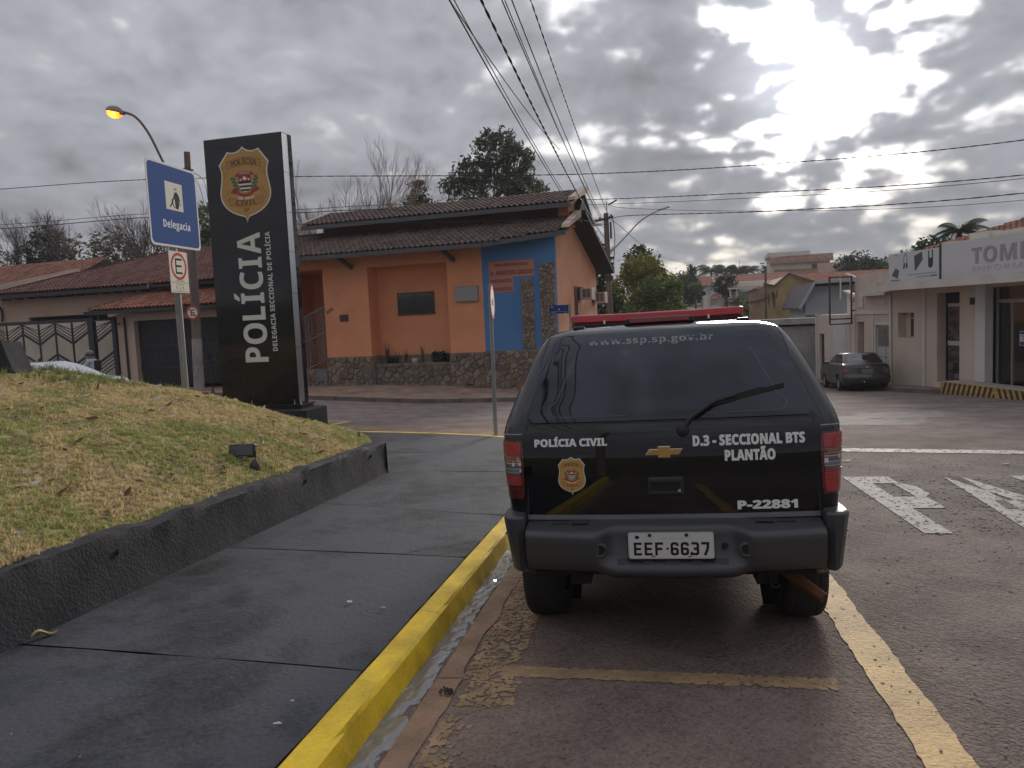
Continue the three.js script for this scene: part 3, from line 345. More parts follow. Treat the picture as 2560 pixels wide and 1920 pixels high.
// ------------------------------------------------------------------ street signs
const steelPost = std(C(0.33, 0.33, 0.33), 0.55, { metalness: 0.35, map: rep(T_concrete, 1.5) });
const alu = std(C(0.45, 0.45, 0.45), 0.5, { metalness: 0.5 });
function roundRect(w, h, r) { const s = new THREE.Shape(), x = w / 2, y = h / 2; s.moveTo(-x + r, -y); s.lineTo(x - r, -y); s.absarc(x - r, -y + r, r, -Math.PI / 2, 0); s.lineTo(x, y - r); s.absarc(x - r, y - r, r, 0, Math.PI / 2); s.lineTo(-x + r, y); s.absarc(-x + r, y - r, r, Math.PI / 2, Math.PI); s.lineTo(-x, -y + r); s.absarc(-x + r, -y + r, r, Math.PI, Math.PI * 1.5); return s; }
function plate(w, h, r, tex, parent, name, rim) { // thin sign plate with a printed face, facing +z
  const m = mesh(name, new THREE.ExtrudeGeometry(roundRect(w, h, r), { depth: 0.003, bevelEnabled: false, curveSegments: 8 }), alu, parent);
  const f = new THREE.ShapeGeometry(roundRect(w - 0.002, h - 0.002, r), 8), p = f.attributes.position, uv = f.attributes.uv; for (let i = 0; i < p.count; i++) uv.setXY(i, p.getX(i) / w + 0.5, p.getY(i) / h + 0.5); f.translate(0, 0, 0.0045); mesh('print', f, phys(C(1, 1, 1), 0.85, { map: tex, specularIntensity: 0.25 }), m); return m;
}
{ // blue Delegacia sign and the parking plate below, on one post
  const t = thing('delegacia_sign', 'blue Delegacia sign over a white parking plate on a grey post', 'sign', [-6.38, 0, -9.66], Math.PI / 2 + 0.03);
  mesh('post', rod([0.02, 0.55, -0.06], [-0.02, 3.72, -0.045], 0.046, 0.046, 16), steelPost, t);
  const tex = canvasTex(768, 736, (c, w, h) => { const rr = (x, y, a, b, r) => { c.beginPath(); c.moveTo(x + r, y); c.arcTo(x + a, y, x + a, y + b, r); c.arcTo(x + a, y + b, x, y + b, r); c.arcTo(x, y + b, x, y, r); c.arcTo(x, y, x + a, y, r); c.fill(); };
    c.fillStyle = '#d9d9d6'; c.fillRect(0, 0, w, h); c.fillStyle = '#34528c'; rr(20, 20, w - 40, h - 40, 46); c.fillStyle = '#dad6c8'; c.fillRect(262, 158, 262, 246);
    // guard leading a detainee
    c.fillStyle = '#33313c'; c.beginPath(); c.moveTo(400, 244); c.lineTo(440, 238); c.lineTo(462, 262); c.lineTo(486, 318); c.lineTo(478, 326); c.lineTo(462, 306); c.lineTo(464, 344); c.lineTo(448, 388); c.lineTo(402, 386); c.lineTo(398, 300); c.lineTo(372, 316); c.lineTo(368, 306); c.closePath(); c.fill(); c.fillRect(396, 206, 42, 9); c.fillStyle = '#dad6c8'; c.strokeStyle = '#33313c'; c.lineWidth = 3; c.beginPath(); c.ellipse(418, 227, 15, 14, 0, 0, 7); c.fill(); c.stroke(); c.fillStyle = '#33313c'; c.beginPath(); c.moveTo(352, 306); c.lineTo(376, 304); c.lineTo(372, 348); c.lineTo(398, 380); c.lineTo(388, 386); c.lineTo(358, 352); c.lineTo(322, 384); c.lineTo(314, 374); c.lineTo(346, 344); c.closePath(); c.fill(); c.fillStyle = '#6d3a40'; c.fillRect(474, 326, 10, 30);
    c.fillStyle = '#e4e4e0'; c.font = 'bold 92px sans-serif'; c.textAlign = 'center'; c.fillText('Delegacia', 404, 566); c.fillStyle = '#22304a'; for (const [x, y] of [[232, 110], [560, 116], [330, 606], [486, 594], [548, 604]]) { c.beginPath(); c.arc(x, y, 5, 0, 7); c.fill(); } });
  const a = plate(1.174, 1.116, 0.07, tex, t, 'sign_plate'); a.position.set(0, 3.349, 0.0);
  const tex2 = canvasTex(512, 660, (c, w, h) => { c.fillStyle = '#dcd7c8'; c.fillRect(0, 0, w, h); c.strokeStyle = '#c2443e'; c.lineWidth = 46; c.beginPath(); c.arc(256, 236, 196, 0, 7); c.stroke(); c.fillStyle = '#2f2d30'; c.fillRect(160, 110, 34, 246); c.fillRect(160, 110, 190, 32); c.fillRect(160, 216, 176, 32); c.fillRect(160, 326, 190, 32); c.textAlign = 'center'; c.font = 'bold 26px sans-serif'; c.fillText('NA FAIXA AMARELA', 256, 478); c.fillStyle = '#b0433c'; c.fillRect(28, 494, 456, 7); c.fillRect(28, 634, 456, 7); c.fillStyle = '#2f2d30'; c.font = '36px sans-serif'; c.fillText('DESTINADO A', 256, 540); c.font = '74px sans-serif'; c.fillText('O. A. B.', 256, 604); c.font = '24px sans-serif'; c.fillText('01 vaga', 262, 630); });
  const b = plate(0.436, 0.562, 0.004, tex2, t, 'parking_plate'); b.position.set(-0.01, 2.457, 0.0); mesh('rail', merge([bx(-0.5, 0.5, 3.6, 3.63, -0.03, -0.002), bx(-0.5, 0.5, 3.07, 3.10, -0.03, -0.002), bx(-0.1, 0.1, 2.56, 2.58, -0.03, -0.002)]), alu, t);
}
{ // one-way sign seen edge on
  const z0 = -14.55, x0 = -2.93, t = thing('one_way_sign', 'round white arrow sign with red rim on a thin grey post at the corner', 'sign', [x0, far(x0, -13.9) + SWH - 0.05, z0 + 0.75], 0);
  mesh('post', rod([0, 0, 0], [0.02, 2.84, 0], 0.037, 0.037, 14), steelPost, t);
  const tex = canvasTex(256, 256, (c, w) => { c.fillStyle = '#c05a52'; c.fillRect(0, 0, w, w); c.fillStyle = '#dcd9d2'; c.beginPath(); c.arc(128, 128, 98, 0, 7); c.fill(); c.fillStyle = '#3a383c'; c.fillRect(70, 106, 66, 44); c.beginPath(); c.moveTo(136, 80); c.lineTo(196, 128); c.lineTo(136, 176); c.fill(); });
  const d = mesh('sign_disc', new THREE.CylinderGeometry(0.31, 0.31, 0.004, 36).rotateX(Math.PI / 2), std(C(0.45, 0.12, 0.10), 0.6), t); const f = new THREE.CircleGeometry(0.309, 36); f.translate(0, 0, 0.0035); mesh('print', f, std(C(1, 1, 1), 0.5, { map: tex }), d);
  d.position.set(0.052, 2.50, 0.0); d.rotation.y = 1.66; for (const y of [2.66, 2.34]) mesh('bracket', rod([-0.07, y, 0], [0.05, y, 0], 0.006), std(C(0.05, 0.05, 0.06), 0.6), t);
}
{ // street name plate
  const x0 = -2.55, zz = -24.0, t = thing('street_name_sign', 'small dark blue street name plate on a grey post by the orange house', 'sign', [x0, far(x0, zz), zz], -0.19);
  mesh('post', rod([0, 0, 0], [0, 3.10, 0], 0.035, 0.035, 12), steelPost, t);
  const tex = canvasTex(512, 220, (c, w, h) => { c.fillStyle = '#2a3d70'; c.fillRect(0, 0, w, h); c.fillStyle = '#c9cbd2'; c.font = 'bold 40px sans-serif'; c.fillText('Rua', 44, 62); c.textAlign = 'center'; c.font = 'bold 46px sans-serif'; c.fillText('18', 256, 128); c.fillRect(40, 166, 430, 4); c.fillStyle = '#8f97ad'; c.fillRect(44, 184, 130, 12); c.fillRect(396, 184, 70, 12); });
  const p = plate(0.63, 0.27, 0.005, tex, t, 'name_plate'); p.position.set(-0.36, 2.96, 0);
}
// ------------------------------------------------------------------ vehicles: bodies as stacks of plan outlines
class Shell { // slices: {y, w, zr, zf, r, b}: half width, rear z, front z, corner radius, bulge of the rear edge
  constructor(slices) { this.s = slices; }
  at(y) { const s = this.s; let i = 0; while (i + 2 < s.length && y > s[i + 1].y) i++; const a = s[i], c = s[i + 1], t = Math.min(1, Math.max(0, (y - a.y) / (c.y - a.y))); const o = {}; for (const k of ['w', 'zr', 'zf', 'r', 'b']) { // monotone cubic where neighbours exist
      const p = s[i - 1], q = s[i + 2]; const d = (c[k] - a[k]) / (c.y - a.y); const m0 = p ? ((d) * ((a[k] - p[k]) / (a.y - p.y)) <= 0 ? 0 : (d + (a[k] - p[k]) / (a.y - p.y)) / 2) : d, m1 = q ? (d * ((q[k] - c[k]) / (q.y - c.y)) <= 0 ? 0 : (d + (q[k] - c[k]) / (q.y - c.y)) / 2) : d; const lim = m => Math.sign(m) * Math.min(Math.abs(m), 3 * Math.abs(d)); const h = c.y - a.y, M0 = lim(m0) * h, M1 = lim(m1) * h, t2 = t * t, t3 = t2 * t; o[k] = (2 * t3 - 3 * t2 + 1) * a[k] + (t3 - 2 * t2 + t) * M0 + (-2 * t3 + 3 * t2) * c[k] + (t3 - t2) * M1; } return o; }
  rearZ(x, o) { const ax = Math.abs(x), e = o.w - o.r; if (ax <= e) return o.zr - o.b * (x / o.w) ** 2; return o.zr - o.b * (e / o.w) ** 2 - o.r + Math.sqrt(Math.max(0, o.r * o.r - (ax - e) ** 2)); }
  rear(x, y) { return this.rearZ(x, this.at(y)); }
  // point at arc length s from the middle of the rear, going to +x side
  arc(s, y) { const o = this.at(y), e = o.w - o.r, sg = Math.sign(s) || 1, a = Math.abs(s); const zc = o.zr - o.b * (e / o.w) ** 2 - o.r; if (a <= e) return [s, y, o.zr - o.b * (a / o.w) ** 2]; const th = (a - e) / o.r; if (th <= Math.PI / 2) return [sg * (e + Math.sin(th) * o.r), y, zc + Math.cos(th) * o.r]; return [sg * o.w, y, zc - (a - e - o.r * Math.PI / 2)]; }
  outline(y) { const o = this.at(y), e = o.w - o.r, P = [], N = 14; for (let i = 0; i <= N; i++) { const x = -e + 2 * e * i / N; P.push([x, y, o.zr - o.b * (x / o.w) ** 2]); } const zc = o.zr - o.b * (e / o.w) ** 2 - o.r; for (let i = 1; i <= 7; i++) { const a = i / 7 * Math.PI / 2; P.push([e + Math.sin(a) * o.r, y, zc + Math.cos(a) * o.r]); } const fc = o.zf + o.r * 1.6; for (let i = 1; i <= 8; i++) P.push([o.w, y, lerp(zc, fc, i / 8)]); for (let i = 1; i <= 7; i++) { const a = i / 7 * Math.PI / 2; P.push([e + Math.cos(a) * o.r, y, fc - Math.sin(a) * o.r * 1.6]); } for (let i = 1; i <= N; i++) { const x = e - 2 * e * i / N; P.push([x, y, o.zf]); } for (let i = 1; i <= 7; i++) { const a = i / 7 * Math.PI / 2; P.push([-e - Math.sin(a) * o.r, y, fc - Math.cos(a) * o.r * 1.6]); } for (let i = 1; i <= 8; i++) P.push([-o.w, y, lerp(fc, zc, i / 8)]); for (let i = 1; i < 7; i++) { const a = i / 7 * Math.PI / 2; P.push([-e - Math.cos(a) * o.r, y, zc + Math.sin(a) * o.r]); } return P; }
  geometry(ys, skip) { const v = [], idx = []; let K; ys.forEach((y, j) => { const P = this.outline(y); K = P.length; P.forEach(p => v.push(...p)); if (j) for (let i = 0; i < K; i++) { const i2 = (i + 1) % K, a = (j - 1) * K + i, b = (j - 1) * K + i2, c = j * K + i2, d = j * K + i; const m = [0, 1, 2].map(k => (v[a * 3 + k] + v[b * 3 + k] + v[c * 3 + k] + v[d * 3 + k]) / 4); if (skip && skip(m)) continue; idx.push(a, b, c, a, c, d); } }); for (const [j, rev] of [[0, true], [ys.length - 1, false]]) { const c0 = v.length / 3; const o = this.at(ys[j]); v.push(0, ys[j] + (rev ? 0 : 0.004), (o.zr + o.zf) / 2); for (let i = 0; i < K; i++) { const a = j * K + i, b = j * K + (i + 1) % K; rev ? idx.push(c0, b, a) : idx.push(c0, a, b); } } const g = new THREE.BufferGeometry(); g.setAttribute('position', new THREE.Float32BufferAttribute(v, 3)); g.setIndex(idx); g.computeVertexNormals(); return g; }
  // raised panel over the surface: s = arc length across, edges may vary with y
  panel(s0, s1, y0, y1, off, nu = 24, nv = 16, skirt = 0.006, cornerR = 0) { const P = (u, w, o) => { let y = lerp(y0, y1, w); let a = typeof s0 === 'function' ? s0(w) : s0, b = typeof s1 === 'function' ? s1(w) : s1; if (cornerR) { const dy = Math.min(y - y0, y1 - y); if (dy < cornerR) { const k = cornerR - Math.sqrt(Math.max(0, cornerR ** 2 - (cornerR - dy) ** 2)); a += k; b -= k; } } const s = lerp(a, b, u), p = this.arc(s, y), e = 0.004, q = this.arc(s + e, y), r = this.arc(s, y + e); const U = V(q[0] - p[0], q[1] - p[1], q[2] - p[2]), W = V(r[0] - p[0], r[1] - p[1], r[2] - p[2]), n = U.cross(W).normalize(); return [p[0] + n.x * o, p[1] + n.y * o, p[2] + n.z * o]; };
    const top = grid(nu, nv, (u, w) => P(u, w, off), null, (u, w) => [u, w]); const sk = []; const run = fn => sk.push(grid(nu, 1, (u, w) => fn(u, w), null, () => [0, 0])); if (skirt) { run((u, w) => P(u, 0, off - skirt * (1 - w))); run((u, w) => P(1 - u, 1, off - skirt * (1 - w))); run((u, w) => P(1, u, off - skirt * (1 - w))); run((u, w) => P(0, 1 - u, off - skirt * (1 - w))); } return skirt ? merge([top, ...sk]) : top; }
}
// text bent onto the rear of a shell
function onRear(sh, g, off = 0.006) { g = g.clone(); const p = g.attributes.position; for (let i = 0; i < p.count; i++) p.setZ(i, sh.rear(p.getX(i), p.getY(i)) + off + p.getZ(i)); g.computeVertexNormals(); return g; }
function wheel(parent, x, z, R, W, rimM, spokes, side) { // group wheel > tyre, rim; axis along x
  const g = new THREE.Group(); g.name = 'wheel'; g.position.set(x, R, z); parent.add(g);
  const h = W / 2, pts = [[R * 0.60, -h * 0.88], [R * 0.80, -h * 1.0], [R * 0.92, -h * 0.98], [R * 0.975, -h * 0.84], [R * 0.995, -h * 0.62], [R, -h * 0.3], [R, h * 0.3], [R * 0.995, h * 0.62], [R * 0.975, h * 0.84], [R * 0.92, h * 0.98], [R * 0.80, h], [R * 0.60, h * 0.88]].map(p => new THREE.Vector2(p[0], p[1]));
  const tg = new THREE.LatheGeometry(pts, 48).rotateZ(Math.PI / 2); mesh('tyre', tg, tyreM, g);
  // tread: grooves cut as dark ribs are left to real bars
  const rimG = [new THREE.LatheGeometry([[R * 0.62, -h * 0.8], [R * 0.58, -h * 0.5], [R * 0.55, h * 0.3], [R * 0.60, h * 0.75], [R * 0.63, h * 0.8]].map(p => new THREE.Vector2(p[0], p[1])), 32).rotateZ(Math.PI / 2)]; const s = side * h * 0.62; for (let k = 0; k < spokes; k++) { const a = k / spokes * 6.283; rimG.push(box(0.03, R * 0.56, R * 0.16, s, R * 0.30, 0).rotateX(a)); } rimG.push(new THREE.CylinderGeometry(R * 0.16, R * 0.18, 0.05, 16).rotateZ(Math.PI / 2).translate(s, 0, 0), new THREE.CylinderGeometry(R * 0.56, R * 0.56, 0.01, 24).rotateZ(Math.PI / 2).translate(-side * h * 0.3, 0, 0)); mesh('rim', merge(rimG), rimM, g); return g;
}
const T_tyre = ntex(256, (u, v) => { const rib = Math.abs(((v * 5) % 1) - 0.5) > 0.40 ? 0 : 1, cut = ((u * 40 + (Math.floor(v * 5) % 2) * 0.5) % 1) < 0.16 ? 0 : 1; return 0.2 + 0.7 * rib * cut; }, false);
const tyreM = std(C(0.018, 0.017, 0.017), 0.85, { bumpMap: (() => { const t = rep(T_tyre, 1); t.repeat.set(3, 1); return t; })(), bumpScale: 0.008 });
const rubber = std(C(0.014, 0.014, 0.015), 0.7), plastic = std(C(0.040, 0.040, 0.043), 0.42, { bumpMap: rep(T_rough, 3), bumpScale: 0.0012 }), plasticDark = std(C(0.022, 0.022, 0.024), 0.6), under = std(C(0.012, 0.011, 0.010), 0.9);
const chrome = std(C(0.62, 0.62, 0.63), 0.16, { metalness: 1 });
const T_lens = ntex(256, (u, v) => { const r = Math.sin(u * 6.283 * 14) * 0.5 + 0.5, q = Math.sin(v * 6.283 * 9) * 0.5 + 0.5; return 0.3 * r + 0.3 * q + 0.2; }, false);
const lensRed = phys(C(0.32, 0.006, 0.008), 0.22, { clearcoat: 1, clearcoatRoughness: 0.03, bumpMap: T_lens, bumpScale: 0.004 });
const lensDeep = phys(C(0.085, 0.004, 0.006), 0.2, { clearcoat: 1, clearcoatRoughness: 0.03, bumpMap: T_lens, bumpScale: 0.004 });
const T_clear = canvasTex(256, 256, (c, w, h) => { c.fillStyle = '#5d5a5c'; c.fillRect(0, 0, w, h); const r = rng(4); for (let i = 0; i < 26; i++) { const q = r(); c.fillStyle = q > 0.66 ? '#a9a8ad' : q > 0.33 ? '#3c3a3d' : '#77747a'; c.fillRect(0, i * 10, w, 3 + r() * 5); } for (let i = 0; i < 10; i++) { c.fillStyle = r() > 0.5 ? '#c4c4c8' : '#2c2a2d'; c.fillRect(r() * w, r() * h, 8 + r() * 30, 18 + r() * 60); } c.fillStyle = 'rgba(150,70,40,.45)'; c.fillRect(0, 0, w, h * 0.35); });
const lensClear = phys(C(1, 1, 1), 0.18, { map: T_clear, clearcoat: 1, clearcoatRoughness: 0.03 });

// ------------------------------------------------------------------ police utility vehicle
const blackPaint = phys(C(0.0045, 0.0045, 0.006), 0.22, { clearcoat: 1, clearcoatRoughness: 0.025, specularIntensity: 0 });
const tintGlass = phys(C(0.010, 0.011, 0.016), 0.03, { ior: 1.52, specularColor: C(0.85, 0.90, 1.0) });
const whiteFilm = std(C(0.66, 0.66, 0.65), 0.55);
{
  const t = thing('police_car', 'black police utility car parked at the yellow kerb, seen from behind', 'police car', [0.055, far(0, -4.68), -4.68], 0.012);
  t.rotation.order = 'YXZ'; t.rotation.x = -0.0465; t.rotation.z = 0.0135;
  const sh = new Shell([
    { y: 0.46, w: 0.79, zr: 0.79, zf: -3.42, r: 0.10, b: 0.03 }, { y: 0.60, w: 0.815, zr: 0.80, zf: -3.50, r: 0.11, b: 0.04 }, { y: 0.78, w: 0.842, zr: 0.80, zf: -3.52, r: 0.12, b: 0.045 }, { y: 0.95, w: 0.856, zr: 0.797, zf: -3.5, r: 0.12, b: 0.045 }, { y: 1.06, w: 0.864, zr: 0.792, zf: -3.42, r: 0.12, b: 0.045 }, { y: 1.11, w: 0.867, zr: 0.788, zf: -2.55, r: 0.12, b: 0.045 }, { y: 1.19, w: 0.868, zr: 0.778, zf: -2.30, r: 0.12, b: 0.045 }, { y: 1.245, w: 0.860, zr: 0.755, zf: -2.2, r: 0.125, b: 0.05 },
    { y: 1.36, w: 0.822, zr: 0.672, zf: -2.02, r: 0.13, b: 0.055 }, { y: 1.50, w: 0.768, zr: 0.570, zf: -1.80, r: 0.13, b: 0.06 }, { y: 1.62, w: 0.713, zr: 0.475, zf: -1.6, r: 0.13, b: 0.065 }, { y: 1.69, w: 0.672, zr: 0.415, zf: -1.45, r: 0.13, b: 0.07 }, { y: 1.728, w: 0.630, zr: 0.36, zf: -1.35, r: 0.13, b: 0.07 }, { y: 1.752, w: 0.555, zr: 0.28, zf: -1.25, r: 0.13, b: 0.07 }, { y: 1.768, w: 0.42, zr: 0.14, zf: -1.1, r: 0.14, b: 0.06 }, { y: 1.776, w: 0.22, zr: -0.1, zf: -0.9, r: 0.14, b: 0.03 }]);
  const ys = []; for (let y = 0.46; y < 1.70; y += 0.03) ys.push(y); ys.push(1.70, 1.71, 1.72, 1.728, 1.736, 1.744, 1.752, 1.758, 1.763, 1.768, 1.772, 1.776);
  const arch = m => Math.abs(m[0]) > 0.70 && m[1] < 0.86 && [0, -2.72].some(z => Math.hypot(m[2] - z, m[1] - 0.36) < 0.43);
  mesh('body', sh.geometry(ys, arch), blackPaint, t);
  for (const z of [0, -2.72]) for (const s of [-1, 1]) mesh('wheel_arch', new THREE.CylinderGeometry(0.42, 0.42, 0.26, 28, 1, true, -0.3, Math.PI + 0.6).rotateZ(Math.PI / 2).rotateX(-Math.PI / 2).translate(s * 0.70, 0.37, z), under, t);
  // tailgate, glass, seams
  const tg = mesh('tailgate', sh.panel(-0.726, 0.726, 0.786, 1.236, 0.006, 40, 20, 0.012, 0.012), blackPaint, t);
  mesh('seal', sh.panel(-0.74, 0.74, 1.238, 1.250, 0.001, 30, 2, 0), rubber, t);
  for (const s of [-1, 1]) mesh('seam', sh.panel(w => s * lerp(0.735, 0.648, w) - 0.006, w => s * lerp(0.735, 0.648, w) + 0.006, 0.78, 1.715, 0.0015, 1, 40, 0), rubber, t);
  const glass = mesh('rear_window', sh.panel(w => -lerp(0.722, 0.632, w), w => lerp(0.722, 0.632, w), 1.252, 1.712, 0.006, 40, 24, 0.012, 0.02), tintGlass, t);
  // edge of the clear field inside the glass
  const fieldM = std(C(0.10, 0.105, 0.12), 0.4); { const pts = []; const add = (s, y) => { const p = sh.arc(s, y); pts.push([p[0], p[1], p[2] + 0.0075]); }; const cor = (cx, cy, a0) => { for (let i = 0; i <= 5; i++) { const a = a0 + i / 5 * Math.PI / 2; add(cx + 0.05 * Math.cos(a), cy + 0.05 * Math.sin(a)); } }; for (let i = 0; i <= 6; i++) add(lerp(-0.47, -0.57, i / 6), lerp(1.60, 1.36, i / 6)); cor(-0.56, 1.33, Math.PI); for (let i = 0; i <= 6; i++) add(lerp(-0.5, -0.2, i / 6), 1.28); mesh('field_line', tube(pts, 0.0024, 60, 4), fieldM, glass); const q = pts.map(p => [-p[0], p[1], p[2]]); mesh('field_line', tube(q, 0.0024, 60, 4), fieldM, glass); }
  mesh('lettering', onRear(sh, text('www.ssp.sp.gov.br', -0.40, 0.28, 1.655, 0.036, 0.001), 0.0075), std(C(0.20, 0.205, 0.22), 0.6), glass);
  mesh('lettering', onRear(sh, text('POLÍCIA CIVIL', -0.684, -0.303, 1.134, 0.037, 0.001, fontB, 0.045), 0.0075), whiteFilm, tg);
  mesh('lettering', onRear(sh, text('D.3 - SECCIONAL BTS', 0.128, 0.674, 1.120, 0.049, 0.001, fontB, 0.045), 0.0075), whiteFilm, tg);
  mesh('lettering', onRear(sh, text('PLANTÃO', 0.282, 0.528, 1.042, 0.050, 0.001, fontB, 0.045), 0.0075), whiteFilm, tg);
  mesh('lettering', onRear(sh, text('P-22881', 0.334, 0.626, 0.797, 0.040, 0.001, fontB, 0.045), 0.0075), whiteFilm, tg);
  const b = badge(0.143, 0.200, tg); b.position.set(-0.492, 0.980, sh.rear(-0.492, 0.98) + 0.0065); b.rotation.y = -0.04;
  // bow-tie emblem, gold with a bright edge
  { const P = [[-0.075, 0.016], [-0.032, 0.016], [-0.032, 0.030], [0.032, 0.030], [0.032, 0.016], [0.095, 0.016], [0.072, -0.016], [0.032, -0.016], [0.032, -0.030], [-0.032, -0.030], [-0.032, -0.016], [-0.095, -0.016]]; const e = mesh('emblem', prism(P, 0.008, 0.002), chrome, tg); e.position.set(-0.016, 1.094, sh.rear(0, 1.094) + 0.005); mesh('emblem_face', prism(P.map(p => [p[0] * 0.93, p[1] * 0.86]), 0.004, 0.001).translate(0, 0, 0.007), std(C(0.55, 0.33, 0.10), 0.3, { metalness: 0.7 }), e); }
  { const h = mesh('handle', rbox(0.178, 0.090, 0.012, 0.006, -0.014, 0.922, sh.rear(0, 0.92) + 0.006), plasticDark, tg); mesh('handle_recess', rbox(0.150, 0.040, 0.008, 0.004, -0.018, 0.918, sh.rear(0, 0.92) + 0.010), under, h); mesh('handle_lip', rbox(0.160, 0.022, 0.014, 0.005, -0.016, 0.950, sh.rear(0, 0.95) + 0.014), plasticDark, h); mesh('lock', new THREE.CylinderGeometry(0.008, 0.008, 0.006, 14).rotateX(Math.PI / 2).translate(0.052, 0.898, sh.rear(0, 0.92) + 0.015), chrome, h); }
  mesh('trim_strip', sh.panel(-0.735, 0.735, 0.752, 0.776, 0.010, 30, 3, 0.012), std(C(0.22, 0.235, 0.27), 0.3, { metalness: 0.6 }), t);
  for (const s of [-1, 1]) mesh('belt_trim', sh.panel(s > 0 ? 0.752 : -0.93, s > 0 ? 0.93 : -0.752, 1.196, 1.202, 0.003, 14, 1, 0), std(C(0.20, 0.20, 0.22), 0.3), t);
  // tail lights wrap the corners
  for (const s of [-1, 1]) { const a = s > 0 ? 0.748 : -0.905, c = s > 0 ? 0.905 : -0.748; const L = mesh('tail_light', sh.panel(a, c, 0.858, 1.168, 0.004, 14, 10, 0.008, 0.008), lensDeep, t); const i0 = s > 0 ? 0.760 : -0.895, i1 = s > 0 ? 0.895 : -0.760; const part = (n, y0, y1, m) => mesh(n, sh.panel(i0, i1, y0, y1, 0.008, 12, 6, 0.005, 0.006), m, L); part('red_lens', 1.088, 1.160, lensRed); part('clear_lens', 0.985, 1.084, lensClear); part('red_lens', s < 0 ? 0.930 : 0.870, 0.981, lensRed); }
  // wiper
  { const w = new THREE.Group(); w.name = 'wiper'; t.add(w); const z = (x, y, o) => [x, y, sh.rear(x, y) + o]; mesh('pivot', merge([new THREE.SphereGeometry(0.030, 16, 12).scale(1, 1, 0.7).translate(...z(0.082, 1.196, 0.014)), rod(z(0.082, 1.196, 0.0), z(0.082, 1.196, 0.02), 0.034, 0.03, 16)]), rubber, w); mesh('arm', tube([z(0.085, 1.205, 0.03), z(0.115, 1.252, 0.034), z(0.18, 1.295, 0.034), z(0.25, 1.335, 0.032), z(0.36, 1.362, 0.030)], 0.0105, 30, 8), rubber, w); mesh('blade', merge([bar(z(0.235, 1.322, 0.016), z(0.605, 1.402, 0.016), 0.012, 0.022), bar(z(0.30, 1.350, 0.022), z(0.50, 1.392, 0.022), 0.014, 0.014)]), rubber, w); }
  // roof: high brake lamp, red light bar, antenna foot
  { const g = prism([[-0.205, 0], [0.205, 0], [0.190, 0.030], [0.165, 0.040], [-0.165, 0.040], [-0.190, 0.030]], 0.10, 0.006); const s = mesh('brake_lamp', g.translate(0, 1.768, 0.06), rubber, t); mesh('lamp_lens', rbox(0.345, 0.030, 0.012, 0.004, 0, 1.790, 0.162), phys(C(0.20, 0.008, 0.012), 0.25, { clearcoat: 1 }), s); mesh('lamp_foot', bx(-0.17, 0.17, 1.74, 1.775, 0.07, 0.15), rubber, s); }
  { const lb = new THREE.Group(); lb.name = 'light_bar'; t.add(lb); const plan = [[-0.63, -1.05], [-0.60, -0.98], [-0.30, -1.10], [0.30, -1.10], [0.60, -0.98], [0.63, -1.05], [0.63, -1.22], [0.32, -1.42], [-0.32, -1.42], [-0.63, -1.22]]; const bp = (y0, h, k) => prism(plan.map(p => [p[0] * k, -((p[1] + 1.2) * k - 1.2)]), h, 0.010).rotateX(-Math.PI / 2).translate(0, y0, 0); mesh('bar_base', bp(1.798, 0.035, 0.99), rubber, lb); mesh('red_lens', bp(1.834, 0.062, 1.0), phys(C(0.50, 0.012, 0.022), 0.3, { clearcoat: 1, clearcoatRoughness: 0.06 }), lb); for (const s of [-1, 1]) { mesh('clip', box(0.014, 0.028, 0.008, s * 0.38, 1.836, -1.055), chrome, lb); mesh('foot', bx(s * 0.44 - 0.05, s * 0.44 + 0.05, 1.755, 1.80, -1.3, -1.1), rubber, lb); } }
  for (const s of [-1, 1]) mesh('roof_rib', rbox(0.07, 0.02, 1.2, 0.008, s * 0.47, 1.763, -0.42), blackPaint, t);
  // bumper: stepped moulding with end caps
  { const B = new THREE.Group(); B.name = 'bumper'; t.add(B);
    const A = [[0.76, 0.770], [0.80, 0.752], [0.900, 0.738], [0.965, 0.722], [0.992, 0.708], [1.000, 0.690], [0.998, 0.660], [0.990, 0.60], [0.980, 0.555], [0.955, 0.520], [0.90, 0.502], [0.78, 0.50]], D = [[0.76, 0.770], [0.80, 0.758], [0.840, 0.748], [0.872, 0.738], [0.890, 0.728], [0.900, 0.715], [0.905, 0.690], [0.912, 0.60], [0.975, 0.560], [0.995, 0.530], [0.975, 0.497], [0.78, 0.487]];
    const body = grid(96, A.length - 1, (u, v) => { const x = lerp(-0.732, 0.732, u), k = Math.round(v * (A.length - 1)), q = sstep(0.27, 0.40, Math.abs(x)), z = lerp(D[k][0], A[k][0], q), y = lerp(D[k][1], A[k][1], q); return [x, y, z - 0.085 * (x / 0.73) ** 2]; }); mesh('bumper_moulding', flip(body), plastic, B);
